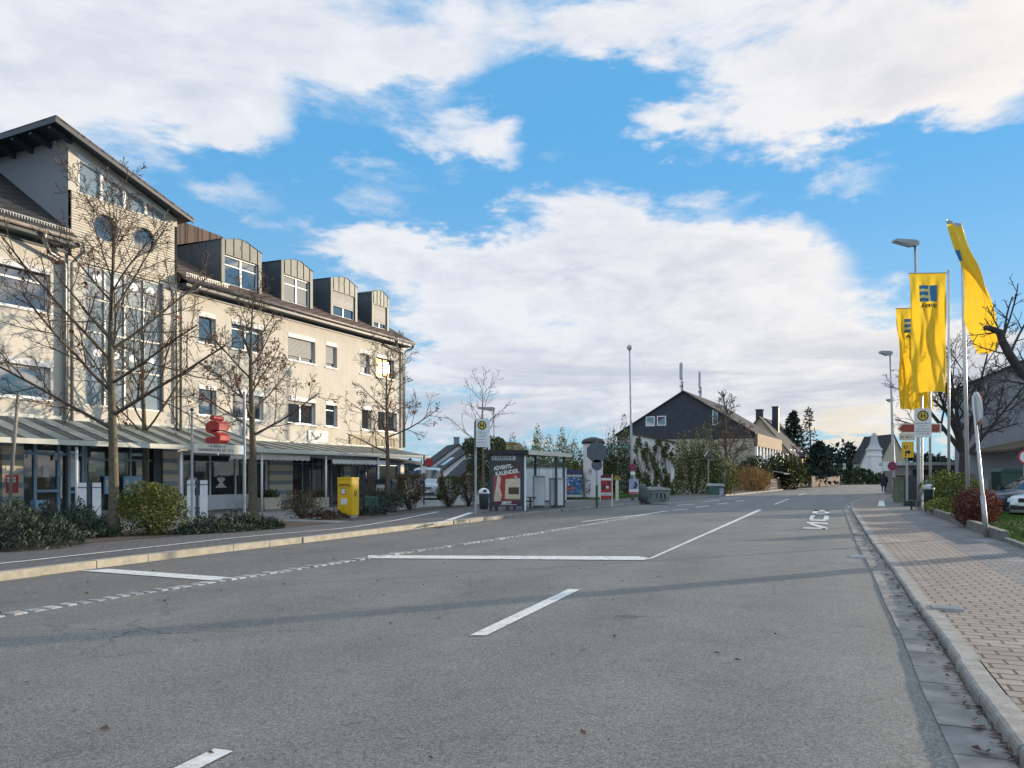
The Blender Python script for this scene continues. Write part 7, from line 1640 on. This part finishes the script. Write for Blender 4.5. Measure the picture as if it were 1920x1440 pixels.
    for s_ in (-1, 1):
        a = MB(); y0, y1 = s_ * hw * .40, s_ * hw * .80; a.add([fr(-.012, y0, zs - .10), fr(.07, y1, zs - .07), fr(.16, y1 * 1.03, zs + .06), fr(.03, y0, zs + .03), fr(.10, y0, zs - .10), fr(.2, y1, zs - .07), fr(.3, y1, zs + .06), fr(.15, y0, zs + .03)], [(0, 1, 2, 3), (0, 1, 5, 4), (3, 2, 6, 7), (1, 2, 6, 5), (0, 3, 7, 4)]); a.build('headlight', 'lens', t)
        if kind == 'saloon':
            a = MB(); c0 = s_ * hw * .16
            a.prism([(c0 - .13, zs - .11), (c0 + .13, zs - .11), (c0 + .15, zs + .02), (c0 + .1, zs + .06), (c0 - .1, zs + .06), (c0 - .15, zs + .02)], .03, .05, Fr(fr.o - fr.x * .045, fr.y, fr.x)); a.build('grille', grille, t)
        a = MB(); q = fr(1.62 if kind == 'saloon' else 1.35, s_ * (hw + .09), .95 if kind == 'saloon' else 1.22); a.box(-.06, .08, -.1, .1, -.06, .08, Fr(q, fr.x, fr.y)); a.build('mirror', paint, t)
    a = MB(); a.box(-.02, .06, -hw * .62, hw * .62, .30, .42, fr)
    if kind != 'saloon': a.box(-.025, .06, -hw * .42, hw * .42, .64, .73, fr)
    a.build('air_intake', 'black', t)
    if plate: a = MB(); a.box(-.035, -.021, -.26, .26, .43, .54, fr); a.build('number_plate', 'paper', t)
    a = MB(); a.box(.1, L - .1, -hw * .9, hw * .9, .20, .34, fr); a.build('underbody', 'black', t)
    return t
car('silver van parked nose on between the hedge columns', Fr.rot((-4.95, 43.6, .1), 92), 4.7, 1.80, 1.86, 'car_silver', 'van', cat='van')
p = G(1858, 966, .06); car('dark estate car parked sideways behind the red shrub', Fr.rot((17.55, 29.0, .05), 4), 4.55, 1.80, 1.45, 'car_dark', plate=False)
car('white car parked closest to the lawn', Fr.rot((16.75, 25.0, .05), 24), 4.5, 1.78, 1.44, 'car_white')
# green wheeled bin, low wall and sign edge behind the cars
p = Vector((AT(1887, 900, 40).x, 40, .06)); fr = Fr(p); t = thing('green_container', 'large dark green wheeled container before the grey house', 'container', p); m = MB(); m.prism([(-.5, .75), (.55, .75), (.62, 1.62), (-.56, 1.62)], -.4, .4, fr); m.prism([(-.46, .1), (.5, .1), (.55, .745), (-.5, .745)], -.38, .38, fr); m.build('body', 'bin_green', t); m = MB(); m.prism([(-.62, 1.62), (.66, 1.62), (.5, 1.78), (-.4, 1.8)], -.45, .45, fr); m.build('lid', 'bin_green', t)
p = Vector((AT(1858, 900, 41).x, 41, .06)); m = MB(); m.box(-.28, .3, -.2, .2, 0, 1.25, Fr(p)); m.build('wall_stub', 'concrete', **tag('pale concrete stub wall beside the large green container', 'wall')); m = MB()
c = AT(1922, 857, 34); t = thing('no_entry_sign', 'red rimmed round sign by the grey house porch, above the cars', 'road sign', Vector((c.x, c.y, .06))); m = MB(); m.path([Vector((c.x, c.y + .05, .0)), c + Vector((0, .05, .3))], .035, 8); m.build('post', 'galv', t); m = MB(); m.lathe([(.32, -.01), (.32, .01)], Fr(c, (1, 0, 0), (0, 0, 1), (0, -1, 0)), 28); m.build('rim', 'red', t); m = MB(); m.disc(c + Vector((0, -.012, 0)), (0, -1, 0), .24, 26); m.build('field', 'paper', t)
# ------------------------------------------------------------------ person walking away on the pavement
def skin(name, joints, edges, mt, par, root=0, sub=2):
    me = bpy.data.meshes.new(name); o = bpy.data.objects.new(name, me); COL.objects.link(o); o.parent = par; org = WL[par.name]; WL[o.name] = org
    me.from_pydata([tuple(Vector(j[0]) - org) for j in joints], edges, []); sk = o.modifiers.new('Skin', 'SKIN')
    for v, j in zip(me.skin_vertices[0].data if me.skin_vertices else [], joints): v.radius = (j[1], j[1] if len(j) < 3 else j[2])
    if me.skin_vertices: me.skin_vertices[0].data[root].use_root = True
    sk.use_smooth_shade = True; s_ = o.modifiers.new('Sub', 'SUBSURF'); s_.levels = s_.render_levels = sub; me.materials.append(MAT[mt]); return o
p = G(1657, 925.5, .112); d = p.y; fr = Fr.rot(p, -28); sc = (40.0 / F * d) / 1.76
t = thing('person', 'person in a long dark coat and jeans walking away along the pavement', 'person', p)
P_ = lambda x, y, z: fr(x * sc, y * sc, z * sc)
J = [(P_(0, 0, .92), .15 * sc, .11 * sc), (P_(0, 0, 1.15), .15 * sc, .11 * sc), (P_(0, .02, 1.38), .17 * sc, .11 * sc), (P_(0, .03, 1.50), .06 * sc), (P_(0, .04, 1.60), .085 * sc, .10 * sc), (P_(0, .04, 1.70), .08 * sc, .09 * sc),
     (P_(.20, .02, 1.40), .07 * sc), (P_(.27, -.02, 1.14), .055 * sc), (P_(.25, .10, .93), .045 * sc), (P_(.25, .13, .84), .04 * sc), (P_(-.20, .02, 1.40), .07 * sc), (P_(-.27, .02, 1.14), .055 * sc), (P_(-.25, .06, .92), .045 * sc), (P_(-.25, .08, .83), .04 * sc),
     (P_(.10, 0, .86), .10 * sc), (P_(.10, .12, .48), .07 * sc), (P_(.10, .10, .10), .05 * sc), (P_(-.10, 0, .86), .10 * sc), (P_(-.10, -.04, .48), .07 * sc), (P_(-.10, -.22, .13), .05 * sc)]
E_ = [(0, 1), (1, 2), (2, 3), (3, 4), (4, 5), (2, 6), (6, 7), (7, 8), (8, 9), (2, 10), (10, 11), (11, 12), (12, 13), (0, 14), (14, 15), (15, 16), (0, 17), (17, 18), (18, 19)]
body = skin('body', J, E_, 'jeans', t)
m = MB(); prof = [(.25, .62), (.235, .8), (.215, 1.0), (.215, 1.2), (.225, 1.36), (.16, 1.47), (.08, 1.53)]; o_ = len(m.v)
for r_, z_ in prof:
    for k in range(16): a = 2 * math.pi * k / 16; m.v.append(P_(r_ * math.cos(a), .02 + r_ * .72 * math.sin(a), z_))
for i in range(len(prof) - 1):
    for k in range(16): m.f.append((i * 16 + k, i * 16 + (k + 1) % 16, (i + 1) * 16 + (k + 1) % 16, (i + 1) * 16 + k)); m.m.append(0)
for s_ in (1, -1): m.path([P_(.19 * s_, .02, 1.42), P_(.275 * s_, -.0, 1.14), P_(.255 * s_, .09, .92)], [.085 * sc, .07 * sc, .058 * sc], 10)
m.build('coat', 'cloth_dark', t, smooth=True); m = MB(); m.lathe([(.03, -.10), (.10, -.07), (.112, .02), (.09, .10), (.02, .135)], Fr(P_(0, .03, 1.64), fr.x * sc, fr.y * sc, Vector((0, 0, sc))), 14); m.build('hair', 'hair', t, smooth=True)
for s_, y, z in ((1, .13, .0), (-1, -.2, .03)): m = MB(); m.box((.1 * s_ - .05) * sc, (.1 * s_ + .05) * sc, (y - .1) * sc, (y + .16) * sc, z * sc, (z + .09) * sc, fr); m.build('shoe', 'shoe', t)
m = MB()
for s_ in (1, -1): 
    m = MB(); c = P_(.25 * s_, .11, .82); m.lathe([(.018, -.09), (.04, -.05), (.042, .0), (.03, .06)], Fr(c, fr.x * sc, fr.y * sc, Vector((0, 0, sc))), 8); m.build('hand', 'skin', t, smooth=True)
